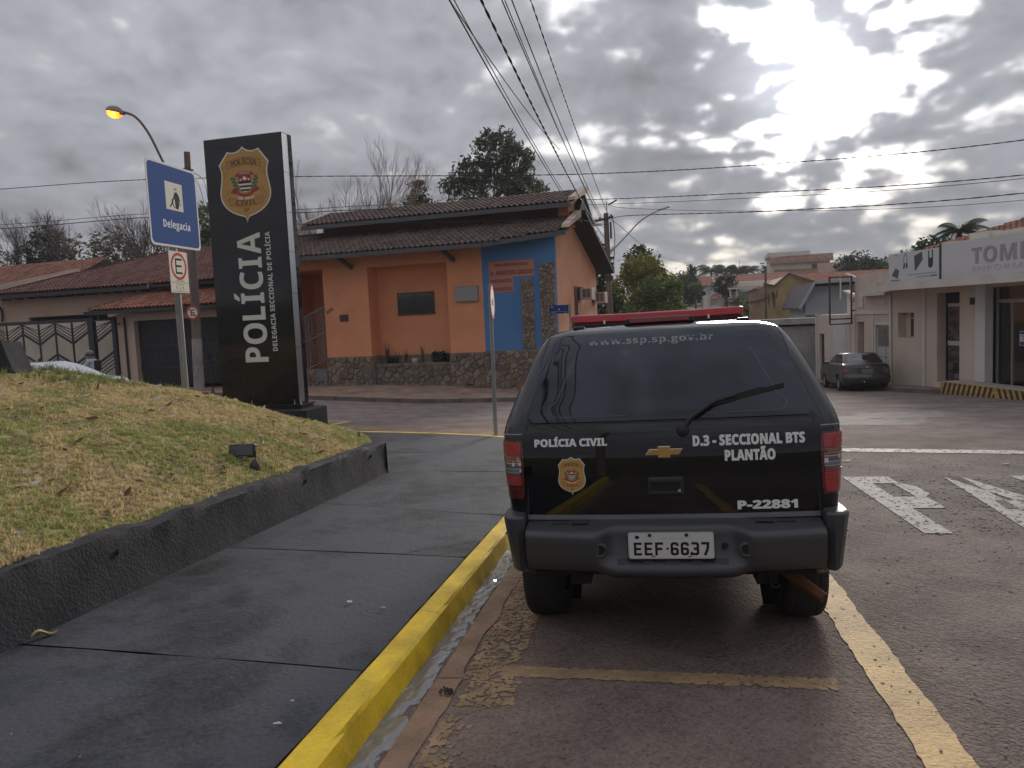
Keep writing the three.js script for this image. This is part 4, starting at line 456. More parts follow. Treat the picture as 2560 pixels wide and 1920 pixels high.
    for (const s of [-1, 1]) { const pts = [[0.742, 0.20], [0.742, 0.900], [0.78, 0.920], [0.838, 0.905], [0.868, 0.85], [0.876, 0.74], [0.874, 0.46], [0.862, 0.40], [0.850, 0.20]].map(p => [s * p[0], -p[1]]); const g = prism(s > 0 ? pts.slice().reverse() : pts, 0.29, 0.014).rotateX(-Math.PI / 2).translate(0, 0.498, 0); const g2 = mergeVertices(clean(g), 1e-4); const p = g2.attributes.position; for (let i = 0; i < p.count; i++) { const y = p.getY(i), k = sstep(0.66, 0.49, y), q = sstep(0.70, 0.80, y); p.setX(i, p.getX(i) - s * (0.05 * k + 0.012 * q) * sstep(0.76, 0.85, Math.abs(p.getX(i)))); p.setZ(i, p.getZ(i) - (0.05 * k + 0.05 * q) * sstep(0.6, 0.9, p.getZ(i))); } g2.computeVertexNormals(); mesh('end_cap', toCreasedNormals(g2, 0.6), plastic, B); mesh('cap_seam', bx(s * 0.874 - 0.003, s * 0.874 + 0.001, 0.655, 0.662, 0.45, 0.70), rubber, B); }
    // tread ribs on the steps
    for (const s of [-1, 1]) for (let i = 0; i < 3; i++) mesh('step_pad', rbox(0.088, 0.006, 0.075, 0.0028, s * (0.455 + i * 0.105), 0.7475 - 0.004 * i, 0.838 - 0.020 * i - 0.012).rotateX(0.0), plasticDark, B);
    for (let i = 0; i < 5; i++) { const x = (i - 2) * 0.115; mesh('step_rib', rbox(i % 2 ? 0.055 : 0.07, 0.036, 0.006, 0.0028, 0, 0, 0).rotateX(-0.62).translate(x, 0.572, 0.962 - 0.085 * (x / 0.73) ** 2), plasticDark, B); }
    for (const s of [-1, 1]) { const h = mesh('tow_eye', new THREE.TorusGeometry(0.030, 0.010, 8, 20).scale(1, 1, 1.4).translate(s * 0.352, 0.628, 0.945), plastic, B); mesh('eye_hole', new THREE.CircleGeometry(0.024, 18).translate(s * 0.350, 0.628, 0.952), under, h); mesh('eye_hood', new THREE.SphereGeometry(0.045, 16, 10, 0, 6.3, 0, Math.PI / 2).rotateX(Math.PI / 2).scale(1, 1, 0.6).translate(s * 0.375, 0.628, 0.925), plastic, h); }
    mesh('hole', new THREE.CircleGeometry(0.016, 16).translate(0.255, 0.640, 0.918), under, B);
    mesh('valance', bx(-0.735, 0.735, 0.66, 0.757, 0.60, 0.765), under, t);
  }
  // licence plate
  { const tex = canvasTex(800, 260, (c, w, h) => { c.fillStyle = '#bcbab8'; c.fillRect(0, 0, w, h); c.fillStyle = '#8f8d8c'; c.font = '30px sans-serif'; c.textAlign = 'center'; c.fillText('S Ã O   P A U L O', 400, 74); c.fillStyle = '#2a2526'; const D = { E: 'M', }; c.lineWidth = 24; c.strokeStyle = '#2a2526'; c.lineCap = 'butt'; c.lineJoin = 'miter'; const x0 = 52, W = 76, y0 = 98, y1 = 226; const ln = (...p) => { c.beginPath(); p.forEach((q, i) => i ? c.lineTo(q[0], q[1]) : c.moveTo(q[0], q[1])); c.stroke(); };
      const L = (ch, x) => { const a = x + 12, b = x + W - 12, t = y0 + 12, m = (y0 + y1) / 2, e = y1 - 12; if (ch === 'E') { ln([b + 12, t], [a, t], [a, e], [b + 12, e]); ln([a, m], [b + 4, m]); } if (ch === 'F') { ln([b + 12, t], [a, t], [a, e + 12]); ln([a, m], [b + 4, m]); } if (ch === '6') { ln([b, t + 24], [b, t + 10], [b - 10, t], [a + 10, t], [a, t + 10], [a, e - 10], [a + 10, e], [b - 10, e], [b, e - 10], [b, m + 10], [b - 10, m], [a + 2, m]); } if (ch === '3') { ln([a - 6, t], [b - 10, t], [b, t + 10], [b, m - 10], [b - 12, m], [a + 14, m]); ln([b - 12, m], [b, m + 12], [b, e - 10], [b - 10, e], [a - 6, e], [a - 2, e - 20]); } if (ch === '7') { ln([a - 10, t], [b, t], [b - 4, m], [a + 22, e + 12]); } };
      [...'EEF'].forEach((ch, i) => L(ch, x0 + i * 100)); c.fillRect(356, 150, 22, 20); [...'6637'].forEach((ch, i) => L(ch, 396 + i * 94)); c.fillStyle = '#23324a'; c.beginPath(); c.ellipse(86, 48, 22, 18, 0, 0, 7); c.fill(); c.fillStyle = '#2a2526'; c.fillRect(218, 232, 34, 10); c.fillRect(556, 232, 34, 10); c.strokeStyle = 'rgba(90,70,55,.25)'; c.lineWidth = 5; c.strokeRect(6, 6, w - 12, h - 12); });
    const p = plate(0.412, 0.132, 0.012, tex, t, 'licence_plate'); p.position.set(-0.006, 0.6575, 0.968); p.rotation.x = 0.02; for (const x of [-0.1, 0.076]) mesh('bolt', new THREE.SphereGeometry(0.0085, 10, 8).translate(x, 0.052, 0.006), under, p); mesh('plate_holder', bx(-0.21, 0.21, -0.074, 0.05, -0.05, -0.002), under, p); }
  // running gear
  const rimM = std(C(0.25, 0.25, 0.26), 0.4, { metalness: 0.7 });
  for (const s of [-1, 1]) for (const z of [0, -2.72]) wheel(t, s * 0.738, z, 0.362, 0.245, rimM, 5, s);
  mesh('chassis', merge([bx(-0.52, -0.42, 0.40, 0.50, -3.2, 0.75), bx(0.42, 0.52, 0.40, 0.50, -3.2, 0.75), bx(-0.70, 0.70, 0.46, 0.52, -3.3, 0.78), rod([-0.66, 0.362, 0], [0.66, 0.362, 0], 0.045, 0.045, 12), new THREE.SphereGeometry(0.13, 14, 10).translate(0.1, 0.36, 0), bx(-0.3, 0.3, 0.32, 0.46, -1.6, -0.7), rod([-0.47, 0.43, 0.62], [-0.47, 0.38, 0.5], 0.02, 0.02, 8)]), under, t);
  mesh('tailpipe', tube([[0.40, 0.42, 0.1], [0.46, 0.44, 0.34], [0.56, 0.42, 0.50], [0.68, 0.355, 0.60], [0.76, 0.30, 0.66]], 0.028, 40, 12), std(C(0.20, 0.09, 0.045), 0.7, { metalness: 0.3, map: rep(T_concrete, 3) }), t);
  mesh('hook', tube([[0.48, 0.44, 0.76], [0.49, 0.40, 0.78], [0.51, 0.395, 0.78], [0.525, 0.41, 0.78]], 0.008, 16, 6), under, t);
  for (const s of [-1, 1]) mesh('side_mirror', rbox(0.20, 0.16, 0.10, 0.03, s * 0.955, 1.14, -1.95), plasticDark, t);
}
// ------------------------------------------------------------------ roofs of clay tiles
// one tile: a curved pan, lip at the lower end; local x across, y up the slope, z out
function tileGeo(w, l, h) { const N = 6, v = [], f = []; for (let j = 0; j < 2; j++) for (let i = 0; i <= N; i++) { const u = i / N, c = Math.sin(u * Math.PI); v.push([(u - 0.5) * w, j * l, h * c + (j ? -0.004 : 0.034)]); } for (let i = 0; i < N; i++) f.push([i, i + 1, N + 2 + i, N + 1 + i]); const b = v.length; for (let i = 0; i <= N; i++) v.push([(i / N - 0.5) * w, 0, h * Math.sin(i / N * Math.PI) - 0.012]); for (let i = 0; i < N; i++) f.push([b + i, b + i + 1, i + 1, i]); return tri(v, f); }
// lay tiles over a roof plane. O = lower left corner, U = unit along the eave, S = unit up the slope; inside(u, s) tells where there is roof
function layTiles(parent, O, U, S, W, L, tw, tl, mats, inside, seed, maxParts) {
  const n = V(...U).cross(V(...S)).normalize(), m = new THREE.Matrix4().makeBasis(V(...U), V(...S), n), r = rng(seed), geo = tileGeo(tw * 1.02, tl * 1.10, tw * 0.36); const rest = mats.map(() => []); let k = 0;
  for (let j = 0; j * tl < L; j++) for (let i = 0; i * tw < W; i++) { const u = (i + 0.5) * tw, s = j * tl; if (!inside(u, s + tl / 2)) continue; const q = Math.floor(r() * mats.length), mm = m.clone(); mm.setPosition(O[0] + U[0] * u + S[0] * s + n.x * 0.012, O[1] + U[1] * u + S[1] * s + n.y * 0.012, O[2] + U[2] * u + S[2] * s + n.z * 0.012); mm.multiply(new THREE.Matrix4().makeRotationFromEuler(new THREE.Euler((r() - 0.5) * 0.03, 0, (r() - 0.5) * 0.03)));
    if (k < maxParts) { const o = mesh('tile', geo, mats[q], parent); o.matrixAutoUpdate = true; o.applyMatrix4(mm); k++; } else rest[q].push(geo.clone().applyMatrix4(mm)); }
  rest.forEach((g, q) => { if (g.length) { const o = mesh('tile_field', merge(g), mats[q], parent); o.userData.kind = 'stuff'; } });
}
const tileMats = (r, g, b, k = 1) => [[1, 1, 1], [0.82, 0.80, 0.80], [1.15, 1.12, 1.08], [0.68, 0.67, 0.68]].map(q => std(C(r * q[0] * k, g * q[1] * k, b * q[2] * k), 0.85, { map: rep(T_concrete, 2) }));
// rubble stones over a rectangle [x0,x1] x [y0,y1] on plane z: parts of parent
function layStones(parent, x0, x1, y0, y1, z, size, mats, seed, ybot) { // cells of scattered points, cut by half planes
  const r = rng(seed), P = [], n = Math.round((x1 - x0) * (y1 - y0) / (size * size * 0.62)); for (let i = 0; i < n; i++) { let best = null, bd = -1; for (let k = 0; k < 6; k++) { const q = [lerp(x0, x1, r()), lerp(y0, y1, r())]; let d = 1e9; for (const p of P) d = Math.min(d, Math.hypot((p[0] - q[0]) * 0.8, (p[1] - q[1]) * 1.25)); if (d > bd) { bd = d; best = q; } } P.push(best); }
  for (const p of P) { if (ybot && p[1] < ybot(p[0])) continue; let ring = [[x0, y0], [x1, y0], [x1, y1], [x0, y1]]; for (const q of P) { if (q === p) continue; const mx = (p[0] + q[0]) / 2, my = (p[1] + q[1]) / 2, nx = q[0] - p[0], ny = q[1] - p[1]; if (Math.hypot(nx, ny) > size * 4) continue; const s = v => (v[0] - mx) * nx + (v[1] - my) * ny, out = []; for (let i = 0; i < ring.length; i++) { const a = ring[i], b = ring[(i + 1) % ring.length], sa = s(a), sb = s(b); if (sa <= 0) out.push(a); if (sa * sb < 0) { const t = sa / (sa - sb); out.push([lerp(a[0], b[0], t), lerp(a[1], b[1], t)]); } } ring = out; if (ring.length < 3) break; } if (ring.length < 3) continue;
    const cx = ring.reduce((a, v) => a + v[0], 0) / ring.length, cy = ring.reduce((a, v) => a + v[1], 0) / ring.length, R = Math.max(...ring.map(v => Math.hypot(v[0] - cx, v[1] - cy))), k0 = Math.max(0.6, 1 - 0.016 / R), h = 0.02 + 0.045 * r(), tx = (r() - 0.5) * 0.35, ty = (r() - 0.5) * 0.35, K = ring.length; const sh = (v, k) => [cx + (v[0] - cx) * k, cy + (v[1] - cy) * k]; const v = [...ring.map(q => [...sh(q, k0), z]), ...ring.map(q => { const w = sh(q, k0 * (0.70 + 0.16 * r())); return [w[0], w[1], z + h + (w[0] - cx) * tx + (w[1] - cy) * ty]; }), [cx, cy, z + h * 1.1]], f = []; for (let k = 0; k < K; k++) { const k2 = (k + 1) % K; f.push([k, k2, K + k2, K + k], [2 * K, K + k, K + k2]); } mesh('stone', tri(v, f), mats[Math.floor(r() * mats.length)], parent); }
}
const stoneMats = [[0.25, 0.19, 0.15], [0.18, 0.145, 0.125], [0.33, 0.255, 0.195], [0.21, 0.18, 0.165], [0.27, 0.19, 0.135]].map(c => std(C(...c), 0.9, { map: rep(T_concrete, 2.4), bumpMap: rep(T_rough, 4), bumpScale: 0.006 }));
const mortar = std(C(0.27, 0.205, 0.16), 0.95, { map: rep(T_concrete, 1.2), bumpMap: rep(T_rough, 3), bumpScale: 0.01 });
const stripStone = [[0.30, 0.235, 0.185], [0.22, 0.175, 0.14], [0.36, 0.285, 0.225]].map(c => std(C(...c), 0.9, { map: rep(T_concrete, 2.4), bumpMap: rep(T_rough, 4), bumpScale: 0.006 }));
const darkGlass = phys(C(0.012, 0.011, 0.013), 0.06, { clearcoat: 0.6 }); const soffit = std(C(0.030, 0.024, 0.026), 0.8), fascia = std(C(0.075, 0.075, 0.085), 0.6);
const BA = -7.5 * Math.PI / 180, BO = [-4.2, 0, -28.6];
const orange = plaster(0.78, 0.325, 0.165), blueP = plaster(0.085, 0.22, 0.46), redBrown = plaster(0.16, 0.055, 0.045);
{
  const t = thing('orange_house', 'orange one storey dental clinic with blue corner, stone base and brown tile roof', 'house', BO, BA);
  const wall = mesh('wall', merge([
    uvm(prism([[-9.13, -1.6], [-7.08, -1.6], [-7.08, 3.92], [-3.64, 3.92], [-3.64, -1.6], [-2.19, -1.6], [-2.19, 4.62], [-11.6, 4.62], [-11.6, 3.98], [-9.13, 3.98]], 0.25).translate(0, 0, -0.25)),
    uvm(bx(-7.08, -3.64, -1.6, 3.92, -1.0, -0.8)), uvm(bx(-7.28, -7.08, -1.6, 3.92, -0.8, -0.25)), uvm(bx(-3.64, -3.44, -1.6, 3.92, -0.8, -0.25)), uvm(bx(-7.08, -3.64, 3.92, 4.1, -0.8, -0.25)),
    uvm(bx(-11.6, -9.13, -1.6, 4.0, -3.4, -3.2)), uvm(bx(-9.13, -8.95, -1.6, 4.0, -3.2, -0.25)), uvm(bx(-11.6, -9.13, 4.0, 4.15, -3.2, -0.25)), uvm(bx(-11.8, -11.6, -1.6, 4.6, -7.5, 0)), uvm(bx(-11.6, 0.3, -1.6, 4.4, -7.5, -7.3)), uvm(bx(-11.4, 0.2, 4.45, 4.6, -7.3, -0.3)),
  ]), orange, t);
  mesh('side_wall', uvm(prismX([[-0.25, -1.9], [-0.25, 4.66], [-2.0, 5.28], [-3.9, 5.6], [-7.5, 3.6], [-7.5, -1.9]], 0.42, 0.672)), plaster(0.78, 0.38, 0.23), t);
  mesh('corner_wall', uvm(prism([[-2.19, -1.9], [0.67, -1.9], [0.67, 4.66], [-2.19, 4.60]], 0.25).translate(0, 0, -0.248)), blueP, t);
  // stone base and strips
  const base = mesh('stone_base', merge([bx(-9.13, -7.08, -1.6, 0.37, 0.0, 0.045), bx(-7.12, -3.60, -1.5, 0.03, -0.35, -0.19), bx(-3.64, -2.2, -1.7, 0.395, 0.0, 0.045), bx(-2.2, 0.71, -1.9, 0.43, 0.0, 0.045), bx(0.672, 0.71, -1.9, 0.43, -7.5, 0.0), bx(-7.08, -7.03, -1.5, 0.36, -0.8, 0.0), bx(-3.69, -3.64, -1.5, 0.36, -0.8, 0.0), bx(-7.03, -3.69, 0.03, 0.34, -0.8, -0.74), bx(-10.2, -9.13, -1.5, -0.1, -0.4, 0.03)].map(g => uvm(g))), mortar, t);
  layStones(base, -9.12, -7.09, -1.0, 0.36, 0.045, 0.30, stoneMats, 1, x => -0.92); layStones(base, -7.05, -3.68, -1.0, 0.02, -0.19, 0.29, stoneMats, 2, x => -0.95); layStones(base, -3.63, -2.22, -1.16, 0.385, 0.045, 0.30, stoneMats, 3, x => -1.05); layStones(base, -2.18, 0.70, -1.35, 0.42, 0.045, 0.30, stoneMats, 4, x => -1.22); layStones(base, -10.15, -9.15, -1.0, -0.12, 0.03, 0.28, stoneMats, 5);
  const s1 = mesh('stone_strip', bx(-0.66, -0.18, 0.48, 3.10, 0.002, 0.03), stripStone[0], t); layStones(s1, -0.655, -0.185, 0.5, 3.09, 0.03, 0.16, stripStone, 6); const s2 = mesh('stone_strip', bx(0.07, 0.67, 0.45, 3.64, 0.002, 0.03), stripStone[0], t); layStones(s2, 0.075, 0.665, 0.46, 3.63, 0.03, 0.17, stripStone, 7);
  // lettered panel
  const panel = mesh('lettered_panel', prism([[-1.91, 3.80], [-0.12, 3.80], [-0.12, 3.19], [-0.96, 3.19], [-0.96, 2.63], [-1.91, 2.63]], 0.012).translate(0, 0, 0.004), std(C(0.48, 0.20, 0.14), 0.85), t), ink = std(C(0.10, 0.035, 0.045), 0.8);
  for (const [s, a, b, y, h] of [['CONSULTÓRIO ODONTOLÓGICO', -1.68, -0.36, 3.60, 0.10], ['Dr. APARECIDO CARDOSO', -1.86, -0.16, 3.275, 0.16], ['PERIODONTISTA', -1.85, -1.02, 2.985, 0.135], ['E', -1.455, -1.415, 2.86, 0.075], ['ENDODONTISTA', -1.85, -1.00, 2.68, 0.135]]) mesh('lettering', text(s, a, b, y, h, 0.004).translate(0, 0, 0.017), ink, panel);
  // window in the niche, small openings, plaques
  const win = mesh('window', bx(-6.20, -4.56, 1.99, 2.86, -0.80, -0.775), std(C(0.035, 0.028, 0.03), 0.5), t); for (const [a, b] of [[-6.16, -5.40], [-5.36, -4.60]]) mesh('pane', bx(a, b, 2.03, 2.82, -0.776, -0.770), darkGlass, win); mesh('sill', bx(-6.24, -4.52, 1.955, 1.988, -0.80, -0.74), std(C(0.10, 0.05, 0.04), 0.8), win);
  const door = mesh('door_window', bx(-10.6, -9.16, 0.4, 2.80, -3.19, -3.16), darkGlass, t);
  const pl = mesh('plaque', rbox(0.93, 0.59, 0.10, 0.008, -2.84, 2.645, 0.055), std(C(0.30, 0.29, 0.29), 0.42, { metalness: 0.55 }), t); mesh('plaque_border', merge([bx(-3.29, -2.39, 2.905, 2.925, 0.105, 0.109), bx(-3.29, -2.39, 2.36, 2.38, 0.105, 0.109)]), std(C(0.2, 0.19, 0.19), 0.5, { metalness: 0.5 }), pl);
  const lb = mesh('letter_box', bx(-8.44, -8.05, 1.81, 2.09, 0.0, 0.02), std(C(0.06, 0.032, 0.03), 0.6), t); mesh('letter_flap', bx(-8.40, -8.09, 1.85, 2.05, 0.02, 0.026), std(C(0.045, 0.03, 0.03), 0.5), lb);
  { const g = text('693', 0, 0.34, 0, 0.12, 0.015).rotateZ(0.52).translate(-9.0, 2.14, 0.0); mesh('house_number', g, std(C(0.14, 0.055, 0.05), 0.6), t); }
  const ip = mesh('intercom', bx(-3.70, -3.66, 1.30, 1.85, -0.55, -0.35), std(C(0.02, 0.018, 0.02), 0.5), t); mesh('intercom_label', merge([bx(-3.706, -3.70, 1.72, 1.80, -0.50, -0.42), bx(-3.706, -3.70, 1.55, 1.565, -0.54, -0.36), bx(-3.706, -3.70, 1.38, 1.395, -0.54, -0.36)]), std(C(0.55, 0.5, 0.48), 0.6), ip);
  const mb = mesh('meter_box', bx(-9.68, -9.13, -0.62, -0.14, 0.03, 0.085), std(C(0.12, 0.12, 0.13), 0.6), t); mesh('meter_door', bx(-9.64, -9.17, -0.585, -0.175, 0.085, 0.095), std(C(0.15, 0.15, 0.165), 0.55), mb);
  for (const [x, y] of [[-8.25, -0.62], [-2.9, -0.82]]) mesh('drain_hole', bx(x - 0.09, x + 0.09, y - 0.05, y + 0.05, 0.03, 0.075), under, t);
  mesh('light_spot', bx(-5.28, -5.255, 0.95, 0.975, -0.80, -0.775), std(C(0.6, 0.55, 0.52), 0.5), t);
  // planter
  mesh('planter_soil', uvm(bx(-7.03, -3.69, -0.30, -0.02, -0.78, -0.36)), std(C(0.10, 0.06, 0.04), 0.95), t);
  // brackets under the eave
  for (const x of [-7.80, -3.36]) { mesh('bracket', bar([x - 0.1, 4.36, 0.9], [x + 0.05, 3.95, 0.02], 0.10, 0.16), fascia, t); }
  // lower roof: deck, gutter, tiles
  const sl = (5.50 - 4.42) / 3.1, th = Math.atan(sl), Y = z => 4.42 + (1.0 - z) * sl;
  const deckPts = [[-12.2, 1.0], [-1.75, 1.0], [1.12, 0.10], [1.12, -2.1], [-12.2, -2.1]];
  const slab = (pts, Yf, thk, m, name) => { const a = pts.map(p => [p[0], Yf(p[1]), p[1]]), b = pts.map(p => [p[0], Yf(p[1]) - thk, p[1]]), n = pts.length, f = [[...Array(n).keys()], [...Array(n).keys()].map(k => n + n - 1 - k)]; for (let k = 0; k < n; k++) f.push([k, n + k, n + (k + 1) % n, (k + 1) % n]); return mesh(name, tri([...a, ...b], f), m, t); };
  const roof = slab(deckPts, Y, 0.10, soffit, 'roof'); const browns = tileMats(0.150, 0.102, 0.088);
  const Sv = [0, Math.sin(th), -Math.cos(th)]; const eaveAt = x => x < -1.75 ? 1.0 : 1.0 - (x + 1.75) * (0.9 / 2.87);
  layTiles(roof, [-12.2, Y(1.0), 1.0], [1, 0, 0], Sv, 13.3, 3.28, 0.225, 0.36, browns, (u, s) => { const x = -12.2 + u, z = 1.0 - s * Math.cos(th); return z < eaveAt(x) - 0.02 && x < 1.0; }, 5, 300);
  const gutterP = [[-12.2, 1.04], [-1.75, 1.04], [1.16, 0.13]]; for (let i = 0; i < 2; i++) { const a = gutterP[i], b = gutterP[i + 1]; mesh('gutter', bar([a[0], Y(a[1]) - 0.055, a[1]], [b[0], Y(b[1]) - 0.055, b[1]], 0.10, 0.16), fascia, roof); }
  // upper roof over a strip of clerestory
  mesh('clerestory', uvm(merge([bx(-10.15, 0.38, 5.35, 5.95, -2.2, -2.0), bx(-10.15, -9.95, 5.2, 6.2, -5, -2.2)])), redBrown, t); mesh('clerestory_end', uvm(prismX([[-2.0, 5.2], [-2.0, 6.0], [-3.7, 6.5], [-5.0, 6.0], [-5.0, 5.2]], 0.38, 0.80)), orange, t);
  const slu = (6.66 - 5.93) / 2.3, thu = Math.atan(slu), Yu = z => 5.93 + (-1.2 - z) * slu; const up = slab([[-10.7, -1.2], [1.12, -1.2], [1.12, -3.55], [-10.7, -3.55]], Yu, 0.10, soffit, 'upper_roof');
  layTiles(up, [-10.7, Yu(-1.2), -1.2], [1, 0, 0], [0, Math.sin(thu), -Math.cos(thu)], 11.7, 2.45, 0.225, 0.36, browns, (u, s) => true, 9, 0);
  mesh('fascia_board', bx(-10.7, 1.12, 5.76, 5.93, -1.19, -1.13), fascia, up); { const r = rng(3); for (let i = 0; i < 29; i++) mesh('ridge_tile', rbox(0.42, 0.10, 0.24, 0.04, -10.5 + i * 0.405, Yu(-3.55) + 0.03 + 0.01 * r(), -3.58), browns[Math.floor(r() * 4)], up); }
  const backSlope = (z0, z1, y0, y1, x0, x1, name) => { const v = [[x0, y0, z0], [x1, y0, z0], [x1, y1, z1], [x0, y1, z1]], b = v.map(p => [p[0], p[1] - 0.12, p[2]]); mesh(name, tri([...v, ...b], [[0, 1, 2, 3], [7, 6, 5, 4], [0, 4, 5, 1], [1, 5, 6, 2], [2, 6, 7, 3], [3, 7, 4, 0]]), soffit, t); };
  backSlope(-3.55, -5.4, 6.66, 5.55, -10.7, 1.12, 'back_roof'); backSlope(-2.15, -7.9, 5.72, 3.62, -12.2, 1.45, 'back_roof_lower');
  const trim = plaster(0.55, 0.42, 0.33); mesh('gable_trim', prismX([[0.08, 4.86], [0.02, 4.98], [-2.1, 5.72], [-2.1, 5.46]], 1.00, 1.28), trim, t); mesh('gable_trim', prismX([[-1.25, 6.02], [-1.25, 6.14], [-3.6, 6.86], [-3.6, 6.60]], 0.98, 1.26), trim, t); mesh('gable_trim', bx(0.75, 1.5, 5.42, 5.50, -5.3, -5.1), std(C(0.7, 0.68, 0.66), 0.7), t); mesh('gable_trim', prismX([[-1.25, 6.0], [-1.25, 6.10], [-3.6, 6.82], [-3.6, 6.60]], -10.8, -10.6), trim, t);
  mesh('gable_board', prismX([[-2.2, 5.30], [-3.6, 6.55], [-5.3, 5.5], [-5.3, 5.2]], 0.85, 1.08), soffit, t);
  // side window
  const sw = mesh('side_window', bx(0.672, 0.70, 1.55, 2.82, -3.5, -2.95), std(C(0.16, 0.05, 0.04), 0.6), t); mesh('pane', bx(0.70, 0.704, 1.62, 2.75, -3.44, -3.01), darkGlass, sw);
}
const B2W = (x, y, z) => { const c = Math.cos(BA), s = Math.sin(BA); return [BO[0] + x * c + z * s, BO[1] + y, BO[2] - x * s + z * c]; };
// window air conditioners on the side wall
{ const cream = std(C(0.50, 0.43, 0.35), 0.6), grille = std(C(0.16, 0.12, 0.10), 0.7);
  for (const [i, z, y, lab] of [[0, -3.95, 2.30, 'cream window air conditioner beside the red window of the orange house'], [1, -6.75, 2.18, 'cream window air conditioner at the rear end of the orange side wall']]) {
    const a = thing('air_conditioner', lab, 'air conditioner', B2W(0.672, y, z), BA, 'air conditioners on the orange house');
    mesh('frame', bx(0.0, 0.10, -0.03, 0.50, -0.36, 0.36), std(C(0.05, 0.035, 0.03), 0.7), a); const c = mesh('casing', rbox(0.50, 0.42, 0.60, 0.012, 0.34, 0.23, 0), cream, a); mesh('grille', merge([bx(0.2, 0.34, 0.06, 0.40, 0.30, 0.304), bx(0.37, 0.52, 0.06, 0.40, 0.30, 0.304)]), grille, c); mesh('shelf', bx(0.0, 0.6, -0.04, 0.012, -0.32, 0.32), cream, a); } }
// gate and steps at the left of the house
{ const g = thing('entrance_gate', 'grey metal gate with diamond pattern climbing the entrance steps', 'gate', BO, BA), gm = std(C(0.13, 0.125, 0.135), 0.55); const S = (x, y) => [x, y, 0.02]; const rise = x => (x + 10.1) * 0.42;
  for (const [a, b] of [[2.05, 2.05], [1.02, 1.02], [-0.10, -0.10]]) mesh('rail', bar([-10.6, a + rise(-10.6), 0.02], [-9.16, b + rise(-9.16), 0.02], 0.05, 0.05), gm, g); for (const x of [-10.05, -9.93, -9.22, -10.55]) mesh('upright', bar([x, -0.12 + rise(x), 0.02], [x, 2.05 + rise(x), 0.02], 0.045, 0.045), gm, g);
  for (const [b0, b1] of [[0.0, 1.0], [1.06, 2.0]]) { const x0 = -9.88, x1 = -9.26; const q = (k) => [[lerp(x0, x1, k), b0 + (b1 - b0) * k], [lerp(x1, x0, k), b0 + (b1 - b0) * k], [lerp(x1, x0, k), b1 - (b1 - b0) * k], [lerp(x0, x1, k), b1 - (b1 - b0) * k]].map(p => [p[0], p[1] + rise(p[0]), 0.02]); for (const k of [0.02, 0.14, 0.26]) { const c = q(k); for (let i = 0; i < 4; i++) mesh('scroll_bar', bar(c[i], c[(i + 1) % 4], 0.018, 0.018), gm, g); } const c = q(0.02); mesh('scroll_bar', bar(c[0], c[2], 0.018, 0.018), gm, g); mesh('scroll_bar', bar(c[1], c[3], 0.018, 0.018), gm, g); }
  const st = thing('entrance_steps', 'stone faced steps behind the grey gate of the orange house', 'steps', BO, BA); for (let i = 0; i < 7; i++) mesh('step', uvm(bx(-11.5 + i * 0.34, -9.15, -1.2 + i * 0.19, -1.01 + i * 0.19, -3.1, -0.42)), mortar, st);
}
// plants in the planter
{ const leafM = std(C(0.055, 0.075, 0.035), 0.7, { side: THREE.DoubleSide }), leafD = std(C(0.035, 0.05, 0.028), 0.7, { side: THREE.DoubleSide }), r = rng(41);
  const blade = (h, w, lean, a) => { const c = Math.cos(a), s = Math.sin(a); return tri([[-s * w, 0, c * w], [s * w, 0, -c * w], [c * lean * 0.4 + s * w, h * 0.6, s * lean * 0.4 - c * w], [c * lean * 0.4 - s * w, h * 0.6, s * lean * 0.4 + c * w], [c * lean, h, s * lean]], [[0, 1, 2, 3], [3, 2, 4]]); };
  const spike = (x, z, n, h, lab) => { const p = thing('spiky_plant', lab, 'plant', B2W(x, -0.03, z), 0, 'plants in the stone planter'); for (let i = 0; i < n; i++) mesh('leaf', blade(h * (0.6 + 0.5 * r()), 0.014, 0.05 + 0.22 * r(), r() * 6.28), leafM, p); };
  for (const [x, h, n, lab] of [[-6.68, 1.0, 22, 'tall spiky dark plant at the left end of the stone planter'], [-6.25, 0.62, 14, 'low spiky plant beside the tall one in the planter'], [-5.85, 0.72, 16, 'spiky plant left of the white pot in the planter'], [-5.1, 0.85, 9, 'thin bladed plant right behind the white pot']]) spike(x, -0.56, n, h, lab);
  const bush = (x, n, R, lab) => { const p = thing('shrub', lab, 'shrub', B2W(x, -0.03, -0.56), 0, 'plants in the stone planter'); const gs = []; for (let i = 0; i < n; i++) { const a = r() * 6.28, q = R * Math.sqrt(r()), y = 0.08 + R * 1.1 * r(); gs.push(new THREE.CircleGeometry(0.05 + 0.03 * r(), 5).rotateX(r() * 3).rotateY(r() * 6).translate(Math.cos(a) * q, y, Math.sin(a) * q * 0.5)); } mesh('foliage', merge(gs), leafD, p); mesh('stem', rod([0, 0, 0], [0, 0.3, 0], 0.012), leafD, p); };
  bush(-4.35, 220, 0.34, 'rounded dark shrub at the right end of the planter'); bush(-3.98, 120, 0.26, 'small dark shrub tucked in the planter corner'); bush(-6.45, 90, 0.2, 'low dark foliage between the spiky planter plants');
  const pot = thing('plant_pot', 'small white pot standing on the planter edge', 'pot', B2W(-5.42, -0.03, -0.48)); mesh('pot_body', new THREE.LatheGeometry([[0, 0], [0.10, 0], [0.13, 0.2], [0.14, 0.22], [0.12, 0.22], [0.1, 0.05]].map(p => new THREE.Vector2(...p)), 20), std(C(0.55, 0.55, 0.52), 0.6), pot); const pb = thing('bowl', 'small white bowl on the planter between pot and shrub', 'bowl', B2W(-4.82, -0.03, -0.46)); mesh('bowl_body', new THREE.LatheGeometry([[0, 0], [0.06, 0], [0.12, 0.07], [0.11, 0.07], [0.05, 0.015]].map(p => new THREE.Vector2(...p)), 20), std(C(0.5, 0.48, 0.45), 0.6), pb);
}
